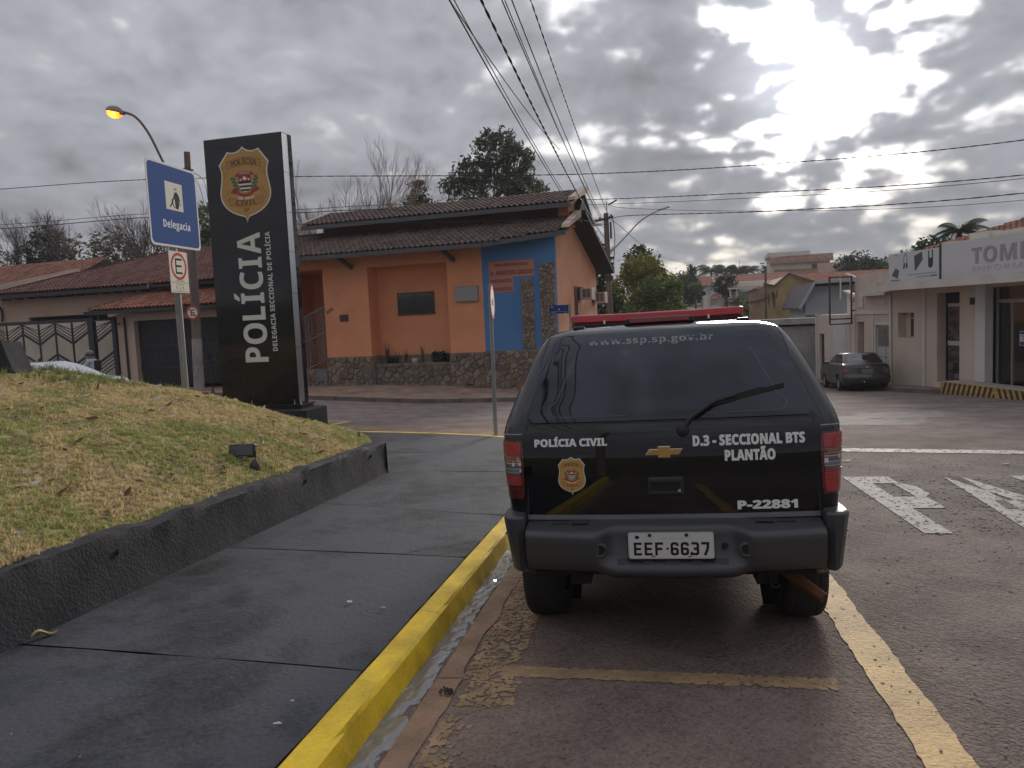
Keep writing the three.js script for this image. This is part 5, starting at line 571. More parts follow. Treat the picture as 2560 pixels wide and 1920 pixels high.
// pavement in front of the orange house: rises to the left, kerb of old concrete blocks
{
  const sw = structGroup('pavement'); const kerbZ = x => -25.55 - 0.10 * Math.max(0, -6 - x) + 0.0 * x; const kerbX = [-22, -18, -15, -13, -11.4, -9.9, -8.9, -7.6, -6.6, -5.6, -4.6, -3.9];
  const ky = x => far(x, kerbZ(x)) + 0.14; const fy = x => { const X = (x - BO[0]); return X < -7 ? -0.80 : X < -3.7 ? lerp(-0.80, -0.90, (X + 7) / 3.3) : lerp(-0.90, -1.20, (X + 3.7) / 4.4); }; const fz = x => BO[2] - (x - BO[0]) * -Math.tan(7.5 * Math.PI / 180) * -1 * -1;
  const facZ = x => BO[2] + (x - BO[0]) * 0.1317;
  mesh('pavement_surface', grid(40, 8, (u, v) => { const x = lerp(-24, -3.4, u), z0 = kerbZ(x) - 0.1, z1 = facZ(x) - 1.2; const z = lerp(z0, z1, v); const k = sstep(0, 0.62, v); return [x, lerp(ky(x) - 0.002, fy(x), k) + 0.01 * vn(x * 2, z * 2), z]; }, null, (u, v, P) => [P[0], P[2]]), M.sidewalkEarth, sw);
  for (let i = 0; i + 1 < kerbX.length; i++) { const x0 = kerbX[i] + 0.012, x1 = kerbX[i + 1] - 0.012; mesh('kerb_block', tri([[x0, ky(x0), kerbZ(x0) - 0.11], [x1, ky(x1), kerbZ(x1) - 0.11], [x1, ky(x1), kerbZ(x1) + 0.03], [x0, ky(x0), kerbZ(x0) + 0.03], [x0, ky(x0) - 0.3, kerbZ(x0) + 0.05], [x1, ky(x1) - 0.3, kerbZ(x1) + 0.05]], [[3, 2, 1, 0], [3, 4, 5, 2]].map(f => f.slice().reverse()).map(f => f)), M.kerbOld, sw); }
  // the corner: pavement turns up the main street
  const cor = []; for (let i = 0; i <= 10; i++) { const a = i / 10 * Math.PI / 2; cor.push([-3.9 + Math.sin(a) * 2.55, -28.15 + Math.cos(a) * 2.58]); } cor.push([-1.35, -34], [-1.35, -60]); const inn = cor.map(([x, z]) => [-4.4, Math.min(z, -27.6)]); const v = [], f = []; cor.forEach((c, i) => { v.push([c[0], far(c[0], c[1]) - 0.15, c[1]], [c[0], far(c[0], c[1]) + 0.14, c[1]], [inn[i][0], far(inn[i][0], inn[i][1]) + 0.16, inn[i][1]]); if (i) f.push([3 * i - 3, 3 * i, 3 * i + 1, 3 * i - 2], [3 * i - 2, 3 * i + 1, 3 * i + 2, 3 * i - 1]); }); mesh('pavement_corner', tri(v, f.map(q => q.slice().reverse())), M.sidewalkEarth, sw);
  const crackM = std(C(0.07, 0.05, 0.04), 0.95); const crk = (pts, s) => { const r = rng(s), V2 = [], F = []; pts.forEach(([x, tt], i) => { const z0 = kerbZ(x) - 0.1, z1 = facZ(x) - 1.2, z = lerp(z0, z1, tt), y = lerp(ky(x), fy(x), sstep(0, 0.62, tt)) + 0.016, w = 0.02 * (0.5 + r()); V2.push([x, y, z - w], [x, y, z + w]); if (i) F.push([2 * i - 2, 2 * i - 1, 2 * i + 1, 2 * i]); }); return tri(V2, F); };
  mesh('crack', crk([[-12.2, 0.08], [-11.6, 0.12], [-11.1, 0.2], [-10.7, 0.3]], 1), crackM, sw); mesh('crack', crk([[-11.2, 0.2], [-10.6, 0.12], [-10, 0.06]], 2), crackM, sw); mesh('crack', crk([[-7.0, 0.3], [-6.5, 0.2], [-6.0, 0.08]], 3), crackM, sw); mesh('crack', crk([[-8.5, 0.12], [-7.4, 0.1], [-6.3, 0.06]], 4), crackM, sw);
}
// ------------------------------------------------------------------ house at the left, across the crossing street (same street line as the orange house)
const peach = plaster(0.50, 0.345, 0.26), peachPale = plaster(0.56, 0.43, 0.345), reds = tileMats(0.36, 0.155, 0.10), redsOld = tileMats(0.215, 0.10, 0.085), ironDark = std(C(0.028, 0.026, 0.030), 0.55);
{
  const t = thing('red_roofed_house', 'peach house with weathered red tile roofs and dark slatted garage door', 'house', BO, BA);
  mesh('wall', merge([uvm(bx(-28.6, -22.9, 2.75, 3.66, -1.7, -1.5)), uvm(bx(-22.9, -18.0, -0.6, 3.9, -1.7, -1.5)), uvm(bx(-28.6, -26.9, -0.2, 2.75, -1.7, -1.5)), uvm(bx(-30, -12.5, -0.6, 3.8, -9.2, -9)), uvm(bx(-28.8, -28.6, -0.2, 3.7, -9, -1.5)), uvm(bx(-12.7, -12.5, -0.8, 3.6, -9, 0))]), peach, t);
  mesh('carport_back', uvm(bx(-28.5, -20.2, -0.3, 2.5, -1.46, -1.42)), plaster(0.78, 0.69, 0.57), t);
  mesh('garage_wall', merge([uvm(bx(-19.9, -18.95, -0.6, 2.62, -0.25, 0)), uvm(bx(-18.95, -14.42, 2.28, 2.62, -0.25, 0)), uvm(bx(-14.42, -12.5, -0.8, 2.62, -0.25, 0))]), peachPale, t);
  const gd = mesh('garage_door', bx(-18.95, -14.42, -0.62, 2.28, -0.30, -0.26), soffit, t); for (let i = 0; i < 48; i++) { const x = -18.9 + i * 0.0945; mesh('slat', bx(x, x + 0.06, -0.58, 2.24, -0.26, -0.225), ironDark, gd); } for (const y of [0.1, 1.1, 2.2]) mesh('door_rail', bx(-18.95, -14.42, y, y + 0.06, -0.232, -0.205), ironDark, gd);
  // porch roof, hipped at the left
  const pY = z => 2.80 + (0.62 - z) * 0.385, pth = Math.atan(0.385); const porch = mesh('porch_roof', tri([[-20.95, 2.78, 0.62], [-12.2, 2.78, 0.62], [-12.2, 3.80, -2.05], [-18.45, 3.80, -2.05], [-20.95, 2.66, 0.62], [-12.2, 2.66, 0.62], [-20.9, 2.70, -2.05]], [[0, 1, 2, 3], [0, 4, 5, 1], [0, 3, 6], [4, 6, 2, 1]]), soffit, t);
  layTiles(porch, [-20.95, pY(0.62), 0.62], [1, 0, 0], [0, Math.sin(pth), -Math.cos(pth)], 8.7, 2.84, 0.215, 0.35, reds, (u, s) => u > s * 0.9 - 0.05, 15, 300);
  mesh('porch_gutter', bx(-21.0, -12.2, 2.62, 2.78, 0.60, 0.74), ironDark, porch); for (const x of [-20.75, -20.4]) mesh('eave_bracket', bx(x, x + 0.1, 2.40, 2.64, 0.1, 0.6), ironDark, porch);
  mesh('hip_tile', bar([-20.9, 2.88, 0.6], [-18.45, 3.90, -2.05], 0.20, 0.10), redsOld[0], porch);
  // main roof: eave towards the street, hip ridge rising from the left corner
  const mY = z => 3.93 + (-0.95 - z) * 0.40, mth = Math.atan(0.40), main = mesh('main_roof', tri([[-28.7, 3.90, -0.95], [-18.85, 3.90, -0.95], [-12.0, 3.90, -0.95], [-12.0, 5.98, -6.1], [-21.4, 5.98, -6.1], [-28.7, 3.78, -0.95], [-12.0, 3.78, -0.95], [-28.7, 3.9, -9.2], [-12.0, 3.9, -9.2]], [[0, 1, 4], [1, 2, 3, 4], [0, 5, 6, 2], [0, 4, 7], [4, 3, 8, 7], [5, 7, 8, 6]]), soffit, t);
  layTiles(main, [-28.7, mY(-0.95), -0.95], [1, 0, 0], [0, Math.sin(mth), -Math.cos(mth)], 16.7, 5.5, 0.23, 0.37, redsOld, (u, s) => u > s * Math.cos(mth) * 1.415 - 0.05, 16, 0);
  mesh('fascia_board', bx(-28.75, -18.9, 3.72, 3.88, -0.94, -0.88), ironDark, main); for (let i = 0; i < 12; i++) mesh('rafter_end', bx(-28 + i * 0.78, -27.9 + i * 0.78, 3.66, 3.76, -1.5, -0.98), soffit, main);
  { const r = rng(6); for (let i = 0; i < 20; i++) { const k = i / 20, k2 = (i + 1.15) / 20; mesh('hip_tile', bar([lerp(-28.7, -21.4, k), lerp(4.00, 6.06, k) + 0.02 * r(), lerp(-0.95, -6.1, k)], [lerp(-28.7, -21.4, k2), lerp(3.99, 6.05, k2), lerp(-0.95, -6.1, k2)], 0.22, 0.10), redsOld[Math.floor(r() * 4)], main); } for (let i = 0; i < 18; i++) mesh('ridge_tile', rbox(0.46, 0.11, 0.26, 0.04, -21.2 + i * 0.45, 6.02, -6.1), redsOld[Math.floor(r() * 4)], main); }
  mesh('parapet', uvm(tri([[-29.0, 4.05, -0.98], [-25.6, 5.02, -3.3], [-25.6, 5.2, -3.35], [-29.0, 4.35, -1.0], [-28.9, 4.05, -1.2], [-25.5, 5.02, -3.5], [-25.5, 5.2, -3.55], [-28.9, 4.35, -1.2]], [[0, 1, 2, 3], [7, 6, 5, 4], [3, 2, 6, 7], [0, 3, 7, 4], [1, 5, 6, 2]])), peachPale, t);
  mesh('tile_verge', bar([-18.95, 3.98, -0.95], [-16.6, 4.95, -3.2], 0.24, 0.12), reds[0], main); mesh('verge_board', bar([-18.9, 3.82, -0.9], [-16.6, 4.75, -3.1], 0.05, 0.16), std(C(0.2, 0.19, 0.2), 0.7), main);
  mesh('downpipe', merge([tube([[-28.7, 3.75, -0.95], [-28.66, 3.5, -1.1], [-28.6, 3.3, -1.4], [-28.58, 2.6, -1.4]], 0.055, 20, 8), rod([-19.95, -0.5, 0.05], [-19.95, 2.5, 0.05], 0.05)].slice(0, 1)), ironDark, t); mesh('downpipe', rod([-19.98, -0.5, 0.06], [-19.98, 2.55, 0.06], 0.05, 0.05, 10), ironDark, t); mesh('downpipe', rod([-19.42, -0.5, 0.06], [-19.42, 2.45, 0.06], 0.05, 0.05, 10), ironDark, t);
  mesh('wall_lamp', merge([rod([-19.72, 2.25, 0.02], [-19.65, 2.2, 0.18], 0.02), new THREE.SphereGeometry(0.07, 10, 8).translate(-19.62, 2.18, 0.2)]), std(C(0.15, 0.13, 0.12), 0.5), t);
}
{ // further roof at the far left
  const t = thing('far_left_house', 'peach house with a plain red tile roof left of the weathered roofs', 'house', BO, BA); mesh('wall', uvm(bx(-44, -30.0, -0.4, 4.6, -12, -6.2)), peach, t);
  const th = Math.atan(0.47), r0 = mesh('roof', tri([[-45, 4.55, -5.4], [-29.4, 4.55, -5.4], [-29.4, 6.22, -9.0], [-45, 6.22, -9.0], [-45, 4.4, -5.4], [-29.4, 4.4, -5.4], [-29.4, 4.5, -12.6], [-45, 4.5, -12.6]], [[0, 1, 2, 3], [0, 4, 5, 1], [1, 5, 6, 2], [3, 2, 6, 7]]), soffit, t); layTiles(r0, [-45, 4.57, -5.4], [1, 0, 0], [0, Math.sin(th), -Math.cos(th)], 15.6, 3.95, 0.25, 0.40, reds, () => true, 18, 0); for (let i = 0; i < 34; i++) mesh('ridge_tile', rbox(0.48, 0.11, 0.26, 0.04, -44.8 + i * 0.46, 6.27, -9.0), reds[i % 4], r0);
}
{ // chevron gate
  const t = thing('chevron_gate', 'dark steel driveway gate with zigzag bars in front of the peach house', 'gate', BO, BA), z = -0.2, yb = -0.25, yt = 2.36;
  const b = (x0, y0, x1, y1, w, h, n = 'bar') => mesh(n, bar([x0, y0, z], [x1, y1, z], w, h), ironDark, t);
  mesh('gate_post', bx(-21.75, -21.42, -0.6, 2.5, -0.3, -0.1), ironDark, t); mesh('gate_post', bx(-20.36, -20.14, -0.6, 2.5, -0.28, -0.12), ironDark, t); mesh('top_rail', bx(-28.6, -20.1, 2.36, 2.52, -0.27, -0.13), ironDark, t); mesh('bottom_rail', bx(-28.6, -20.1, yb - 0.06, yb + 0.06, -0.25, -0.15), ironDark, t);
  const step = 1.02, x0 = -21.75; const hi = 1.98, lo = 1.38, hi2 = 0.90, lo2 = 0.38; // zigzag heights
  for (let i = 0; i < 7; i++) { const xa = x0 - i * step, xb = xa - step, up = i % 2 === 0; const [ya, yc] = up ? [hi - 0.05, lo] : [lo, hi - 0.05], [yd, ye] = up ? [hi2, lo2] : [lo2, hi2]; b(xa, ya, xb, yc, 0.05, 0.10, 'zigzag_bar'); b(xa, yd, xb, ye, 0.05, 0.10, 'zigzag_bar'); b(xb, yb, xb, yt, 0.06, 0.07, 'upright'); // hatching above and below
    for (let k = 1; k < 5; k++) { const o = k * 0.16; const y1 = Math.min(yt, ya + o), y2 = Math.min(yt, yc + o); if (up) { b(xa, Math.min(yt, ya + o), lerp(xa, xb, 1), Math.min(yt, yc + o), 0.03, 0.035, 'hatch_bar'); } else b(xa, y1, xb, y2, 0.03, 0.035, 'hatch_bar'); b(xa, Math.max(yb, yd - o), xb, Math.max(yb, ye - o), 0.03, 0.035, 'hatch_bar'); } }
  b(-21.42, 1.38, -20.36, 1.98, 0.05, 0.10, 'zigzag_bar'); b(-21.42, 0.38, -20.36, 0.95, 0.05, 0.10, 'zigzag_bar'); for (let k = 1; k < 5; k++) { b(-21.42, 1.38 + k * 0.17, -20.36, Math.min(2.36, 1.98 + k * 0.17), 0.03, 0.035, 'hatch_bar'); b(-21.42, Math.max(yb, 0.38 - k * 0.17), -20.36, 0.95 - k * 0.17, 0.03, 0.035, 'hatch_bar'); }
}
// ------------------------------------------------------------------ poles
const poleM = std(C(0.20, 0.155, 0.135), 0.9, { map: rep(T_concrete, 0.8), bumpMap: rep(T_rough, 1.5), bumpScale: 0.006 }), wireM = std(C(0.022, 0.022, 0.026), 0.7), hardware = std(C(0.05, 0.045, 0.045), 0.6);
{ // pole with the lit lamp
  const p0 = B2W(-13.12, 0, 3.0), gy = -0.45, t = thing('utility_pole', 'concrete pole with curved arm and glowing orange street lamp', 'utility pole', [p0[0], gy, p0[2]], BA);
  mesh('pole', rod([0, -0.3, 0], [0.3, 8.95, 0], 0.20, 0.115, 18), poleM, t); mesh('painted_band', rod([0, -0.28, 0], [0.06, 1.84, 0], 0.208, 0.190, 18), std(C(0.36, 0.34, 0.31), 0.85, { map: rep(T_concrete, 1.2) }), t);
  mesh('collar', merge([rod([0.26, 8.22, 0], [0.26, 8.34, 0], 0.16, 0.16, 14), bx(0.06, 0.46, 8.24, 8.3, -0.1, 0.1), bx(-0.02, 0.5, 8.12, 8.18, -0.08, 0.08)]), hardware, t);
  const arm = mesh('lamp_arm', tube([[0.20, 6.4, 0.1], [-0.35, 7.9, 0.15], [-0.72, 8.75, 0.2], [-1.25, 9.85, 0.25], [-1.75, 10.45, 0.28], [-2.35, 10.72, 0.30]], 0.05, 50, 10), std(C(0.10, 0.085, 0.08), 0.6), t);
  // luminaire: metal hood, amber bowl, burning lamp inside
  const L = new THREE.Group(); L.name = 'luminaire'; L.position.set(-2.68, 10.72, 0.31); L.rotation.z = -0.25; t.add(L);
  mesh('hood', new THREE.SphereGeometry(0.40, 24, 12, 0, 6.2832, 0, Math.PI / 2).scale(1, 0.62, 0.62), std(C(0.22, 0.17, 0.15), 0.5, { metalness: 0.3 }), L); mesh('socket', rod([0.30, 0.03, 0], [0.48, 0.02, 0], 0.10, 0.06, 12), std(C(0.2, 0.16, 0.14), 0.5), L);
  mesh('bowl', new THREE.SphereGeometry(0.36, 24, 10, 0, 6.2832, Math.PI / 2, Math.PI / 2).scale(0.95, 0.62, 0.62), phys(C(0.85, 0.36, 0.10), 0.25, { transmission: 0.85, thickness: 0, ior: 1.4, emissive: C(1, 0.30, 0.04), emissiveIntensity: 0.55 }), L);
  mesh('bulb', new THREE.SphereGeometry(0.08, 12, 8).scale(1.5, 1, 1).translate(-0.06, -0.08, 0), std(C(1, 0.6, 0.3), 0.5, { emissive: C(1, 0.55, 0.15), emissiveIntensity: 9 }), L);
  const pl = new THREE.PointLight(C(1, 0.5, 0.15), 4, 0, 2); pl.castShadow = true; pl.position.set(-0.06, -0.10, 0); L.add(pl); pl.name = 'lamp_light';
  mesh('stay_wire', merge([tube([[0.4, 8.3, 0.1], [0.9, 7.6, 0.2], [1.2, 6.6, 0.3]], 0.012, 16, 4), tube([[0.4, 8.25, 0.1], [1.1, 7.8, 0.2], [1.35, 6.9, 0.3]], 0.012, 16, 4)]), wireM, t);
}
{ // no-parking disc strapped to that pole
  const p0 = B2W(-12.95, 2.40, 3.24), t = thing('no_parking_sign', 'small round no parking sign with crossed E strapped to the lamp pole', 'sign', p0, BA + 0.18);
  const tex = canvasTex(256, 256, (c, w) => { c.fillStyle = '#b5423f'; c.fillRect(0, 0, w, w); c.fillStyle = '#d8d4cc'; c.beginPath(); c.arc(128, 128, 92, 0, 7); c.fill(); c.fillStyle = '#2b282c'; c.fillRect(88, 70, 22, 116); c.fillRect(88, 70, 84, 20); c.fillRect(88, 118, 76, 20); c.fillRect(88, 166, 84, 20); c.strokeStyle = '#b5423f'; c.lineWidth = 22; c.beginPath(); c.moveTo(62, 62); c.lineTo(194, 194); c.stroke(); });
  mesh('sign_disc', new THREE.CylinderGeometry(0.275, 0.275, 0.006, 32).rotateX(Math.PI / 2).scale(1, 1, 1), alu, t); mesh('print', new THREE.CircleGeometry(0.274, 32).translate(0, 0, 0.005), std(C(1, 1, 1), 0.5, { map: tex }), t); mesh('strap', rod([0, 0, -0.02], [-0.05, 0, -0.20], 0.02), alu, t);
}
{ // pole up the street with the white lamp
  const gy = far(-2.1, -38.5), t = thing('utility_pole', 'brown pole past the orange house with crossarm and unlit white lamp', 'utility pole', [-2.1, gy, -38.6]);
  mesh('pole', rod([0, 0, 0], [-0.05, 8.15, 0], 0.19, 0.12, 16), poleM, t); mesh('crossarm', bar([-0.75, 7.75, 0.1], [0.3, 7.95, 0.1], 0.09, 0.10), hardware, t); for (const x of [-0.7, -0.35, 0.2]) mesh('insulator', new THREE.CylinderGeometry(0.04, 0.06, 0.16, 10).translate(x, 7.95 + x * 0.2, 0.1), hardware, t);
  mesh('cable_clamp', merge([bx(-0.2, 0.2, 4.9, 5.1, -0.22, 0.22), bx(-0.1, 0.28, 5.2, 5.55, -0.1, 0.2), bx(0.05, 0.3, 5.9, 6.02, -0.1, 0.1), bx(0.12, 0.22, 6.9, 7.7, 0.05, 0.15)]), hardware, t);
  mesh('bracket_arm', merge([bar([0, 8.1, 0], [0, 8.7, 0], 0.04, 0.04), bar([0.08, 8.55, 0], [0.5, 8.75, 0], 0.05, 0.07)]), hardware, t);
  mesh('lamp_arm', tube([[0.1, 6.2, 0.1], [0.9, 6.95, 0.3], [1.6, 7.6, 0.45], [2.15, 7.9, 0.6], [2.4, 7.98, 0.65]], 0.035, 30, 8), std(C(0.4, 0.4, 0.4), 0.5), t); const h = mesh('lamp_head', rbox(0.62, 0.09, 0.26, 0.03), std(C(0.6, 0.6, 0.6), 0.4), t); h.position.set(2.72, 8.1, 0.7); h.rotation.z = 0.25; mesh('drop_cable', tube([[0.28, 7.9, 0.1], [0.35, 7.0, 0.12], [0.25, 5.6, 0.12]], 0.02, 20, 5), wireM, t);
}
{ // pole behind the photographer: seen only in the car's rear window
  const t = thing('utility_pole', 'pole with crossarm mirrored in the police car window', 'utility pole', [-2.0, far(-2.0, 4), 9.0]); mesh('pole', rod([0, 0, 0], [0, 8.6, 0], 0.19, 0.12, 14), poleM, t); mesh('crossarm', bar([-0.9, 7.9, 0], [0.9, 7.9, 0], 0.1, 0.1), hardware, t); mesh('lamp_arm', tube([[0, 6.8, 0], [1.2, 7.8, 0], [2.6, 8.2, 0], [3.2, 8.25, 0]], 0.04, 24, 8), hardware, t); mesh('lamp_head', rbox(0.7, 0.12, 0.28, 0.03, 3.5, 8.3, 0), hardware, t);
}
// ------------------------------------------------------------------ overhead lines
function line(name, label, pts, r, group, twist) { // pts in world metres; twist = two strands wound together
  const crv = new THREE.CatmullRomCurve3(pts.map(p => V(...p))), n = twist ? Math.round(crv.getLength() / 0.10) : 60; let g; if (twist) { const S = [0, Math.PI].map(ph => { const P = []; for (let i = 0; i <= n; i++) { const p = crv.getPoint(i / n), a = i * 0.75 + ph; P.push(V(p.x + Math.cos(a) * r * 0.5, p.y + Math.sin(a) * r * 0.5, p.z)); } return new THREE.TubeGeometry(new THREE.CatmullRomCurve3(P), n, r * 0.55, 5); }); g = merge(S); } else g = new THREE.TubeGeometry(crv, n, r, 5); const m = mesh(name, g, wireM, scene); tag(m, label, 'cable', group); return m;
}
const sag = (a, b, d, n = 8) => { const o = []; for (let i = 0; i <= n; i++) { const t = i / n; o.push([lerp(a[0], b[0], t), lerp(a[1], b[1], t) - d * 4 * t * (1 - t), lerp(a[2], b[2], t)]); } return o; };
{ const y2 = 6.3, grp = 'cables running along the street overhead'; // along the street, pole to pole
  const L = (x0, ya, x1, yb, d, r, lab, tw) => line('power_line', lab, sag([x0, ya, 9.0], [x1, yb, -38.5], d, 14), r, grp, tw);
  L(-1.88, 8.9, -2.10, 6.65, 0.55, 0.017, 'thick twisted cable on the roadside, rightmost of the overhead bundle', true);
  L(-2.03, 7.35, -2.2, 5.3, 0.75, 0.022, 'thickest twisted cable in the middle of the overhead bundle', true);
  L(-1.98, 7.95, -2.3, 6.2, 0.75, 0.012, 'thin smooth cable right of the thickest overhead cable');
  L(-1.96, 8.25, -2.45, 6.35, 0.72, 0.010, 'one of two thin cables beside the rightmost twisted cable'); L(-1.92, 8.4, -2.35, 6.4, 0.70, 0.013, 'one of two thin cables beside the rightmost twisted cable');
  L(-2.13, 7.1, -2.75, 5.6, 0.85, 0.009, 'one of two thin cables left of the thickest overhead cable'); L(-2.14, 7.0, -2.7, 5.4, 0.85, 0.012, 'one of two thin cables left of the thickest overhead cable');
  line('power_line', 'thin slack cable leftmost of the overhead bundle, joining it above the orange roof', sag([-2.4, 6.55, 9.0], [-2.62, 6.6, -23.5], 0.75, 14), 0.011, grp); }
{ const g = 'cables crossing over the side street';
  line('power_line', 'twisted cable crossing over the side street above the orange roof', [[-60, 10.2, -36], [-40, 8.6, -30.5], [-25.73, 7.74, -27.36], [-18.98, 7.36, -26.05], [-12.03, 6.83, -25.26], [-1.79, 6.10, -25.07], [4, 5.82, -24.2], [9.6, 5.65, -22.56], [22, 6.2, -18]], 0.017, g, true);
  line('power_line', 'upper thick cable of the pair passing in front of the white lamp pole', [[-5.96, 7.18, -37.14], [2.5, 6.2, -32.3], [11.49, 5.37, -26.98], [24, 5.6, -20]], 0.020, g, true);
  line('power_line', 'thin cable just below the upper thick crossing cable', [[-6.16, 6.96, -37.09], [2.5, 5.98, -32.2], [11.48, 5.26, -26.97], [24, 5.6, -20]], 0.011, g);
  line('power_line', 'thick cable running from the white lamp pole to the right over the shop', [[-1.9, 6.3, -38.6], [-1.48, 6.41, -38.93], [5, 5.6, -34], [11.95, 4.94, -28.05], [24, 5.2, -20]], 0.022, g, true);
  line('power_line', 'thin cable from the top of the white lamp pole to the shop', [[-2.0, 6.95, -38.6], [-1.76, 6.89, -38.92], [5, 5.6, -34], [11.94, 4.71, -28.03], [24, 5, -20]], 0.010, g);
  line('power_line', 'upper of the two cables behind the red roofed house', [[-55, 8.6, -36], [-29.93, 7.07, -31.63], [-21.72, 6.96, -31.11], [-14.94, 6.69, -31.34], [-9.9, 6.53, -31.24], [-2.1, 6.2, -38.4]], 0.012, g);
  line('power_line', 'lower of the two cables behind the red roofed house', [[-55, 8.3, -36], [-29.94, 6.88, -31.61], [-21.73, 6.80, -31.1], [-14.94, 6.55, -31.32], [-10.89, 6.37, -31.05], [-2.1, 6.0, -38.4]], 0.018, g);
  line('telephone_wire', 'thin pale wire strung just below the clerestory of the orange house', [[-13.2, 5.3, -25.0], [-11.78, 5.13, -24.64], [-4.81, 4.8, -24.9], [-2.3, 4.78, -26], [-2.1, 5.0, -38.4]], 0.008, g);
  line('telephone_wire', 'wire drooping from the white lamp pole down to the far houses', [[-2.0, 6.3, -38.6], [-1.7, 6.2, -40], [0.33, 5.75, -56.66], [7.37, 6.35, -93.75]], 0.016, g);
}
// ------------------------------------------------------------------ shop at the right and the pale row beyond it. x runs along the street front towards the camera, z out to the street
const SA = -73.9 * Math.PI / 180, SO = [8.87, 0, -26.33];
const S2W = (x, y, z) => { const c = Math.cos(SA), s = Math.sin(SA); return [SO[0] + x * c + z * s, SO[1] + y, SO[2] - x * s + z * c]; };
const pink = plaster(0.64, 0.525, 0.435), pinkPale = plaster(0.67, 0.585, 0.51), cream = plaster(0.68, 0.63, 0.57), whiteW = plaster(0.66, 0.65, 0.64);
{
  const t = thing('computer_shop', 'pale corner computer shop with white sign fascia and glass front', 'shop', SO, SA);
  mesh('wall', merge([uvm(bx(-2.55, -2.22, -1.9, 2.0, -0.3, 0)), uvm(bx(-1.34, -0.80, -1.9, 2.0, -0.3, 0)), uvm(bx(-2.22, -1.34, 1.23, 2.0, -0.3, 0)), uvm(bx(-2.22, -1.34, -1.9, 0.38, -0.3, 0)), uvm(bx(-2.22, -1.34, 0.38, 1.23, -0.32, -0.28)), uvm(bx(-0.80, -0.16, -1.9, 2.0, -0.3, -0.004)), uvm(bx(0.90, 1.64, -1.9, 2.0, -0.3, 0)), uvm(bx(-0.16, 0.90, 1.82, 2.0, -0.3, 0)), uvm(bx(-2.55, 9, 2.0, 2.2, -5, 0)), uvm(bx(-2.55, 9, -1.9, 3.4, -5.2, -5)), uvm(bx(-2.55, -2.35, -1.9, 3.2, -5, -0.3)), uvm(bx(2.03, 9, 1.9, 2.0, -0.3, -0.05)), uvm(bx(5.5, 9, -1.9, 2.0, -0.3, 0))]), pink, t);
  mesh('pilaster', uvm(bx(-0.84, -0.71, -1.9, 2.0, 0.0, 0.05)), cream, t); mesh('pilaster', uvm(bx(1.64, 2.05, -1.9, 2.0, -0.2, 0.05)), whiteW, t);
  const w = mesh('window', bx(-1.90, -1.36, 0.42, 1.20, -0.285, -0.25), std(C(0.06, 0.04, 0.035), 0.6), t); for (let j = 0; j < 4; j++) for (let i = 0; i < 2; i++) mesh('pane', bx(-1.88 + i * 0.26, -1.65 + i * 0.26, 0.45 + j * 0.185, 0.61 + j * 0.185, -0.252, -0.245), darkGlass, w); mesh('mullion', merge([bx(-1.648, -1.622, 0.42, 1.20, -0.248, -0.235), bx(-1.90, -1.36, 1.02, 1.045, -0.248, -0.232)]), std(C(0.5, 0.46, 0.42), 0.6), w);
  // dark doorway with printed panels
  const poster = seed => canvasTex(256, 512, (c, W, H) => { const r = rng(seed); c.fillStyle = '#1d1a1e'; c.fillRect(0, 0, W, H); for (let i = 0; i < 70; i++) { const v = 30 + r() * 80; c.fillStyle = `rgba(${v},${v * 0.92},${v * 0.9},0.7)`; c.beginPath(); c.ellipse(r() * W, r() * H, 8 + r() * 40, 12 + r() * 60, r() * 3, 0, 7); c.fill(); } if (seed === 2) { c.fillStyle = '#7d7c82'; c.fillRect(90, 400, 120, 62); c.fillStyle = '#232026'; c.font = 'bold 34px sans-serif'; c.textAlign = 'center'; c.fillText('TOMELLI', 150, 442); } else { c.fillStyle = '#6e7486'; c.beginPath(); c.moveTo(256, 300); c.lineTo(256, 512); c.lineTo(190, 512); c.closePath(); c.fill(); } });
  mesh('door_recess', bx(-0.16, 0.90, -1.3, 1.82, -0.34, -0.30), under, t); const d = mesh('door', bx(0.02, 0.88, -1.0, 1.42, -0.30, -0.26), std(C(0.05, 0.045, 0.05), 0.5), t); const pg = (y0, y1, s) => { const g = new THREE.PlaneGeometry(0.82, y1 - y0).translate(0.45, (y0 + y1) / 2, -0.257); mesh('printed_panel', g, phys(C(1, 1, 1), 0.3, { map: poster(s), clearcoat: 0.4 }), d); }; pg(0.33, 1.36, 1); pg(-0.96, 0.15, 2); mesh('door_bar', merge([bx(0.02, 0.88, 0.17, 0.31, -0.26, -0.245), bx(0.02, 0.88, 1.38, 1.48, -0.26, -0.245)]), std(C(0.42, 0.41, 0.41), 0.5), d);
  mesh('vent', bx(1.36, 1.60, 1.42, 1.63, 0.0, 0.02), std(C(0.03, 0.028, 0.03), 0.7), t); mesh('door_sill', uvm(bx(-0.25, 0.95, -1.4, -1.0, -0.3, 0.06)), pinkPale, t);
  // glass front
  const gf = mesh('shop_front', merge([bx(2.05, 5.5, 1.44, 1.54, -0.36, -0.30), bx(2.05, 2.09, -1.1, 1.9, -0.36, -0.30), bx(2.64, 2.675, -1.1, 1.48, -0.36, -0.30), bx(3.9, 3.94, -1.1, 1.48, -0.36, -0.30), bx(2.05, 5.5, -1.1, -1.04, -0.36, -0.30)]), std(C(0.34, 0.33, 0.32), 0.4, { metalness: 0.4 }), t); const gp = phys(C(0.9, 0.93, 0.92), 0.02, { transmission: 1, thickness: 0, ior: 1.5 }); for (const [a, b, c, e] of [[2.09, 2.64, -1.04, 1.44], [2.675, 3.9, -1.04, 1.44], [3.94, 5.5, -1.04, 1.44], [2.09, 5.5, 1.54, 1.9]]) mesh('glass_pane', bx(a, b, c, e, -0.335, -0.325), gp, gf);
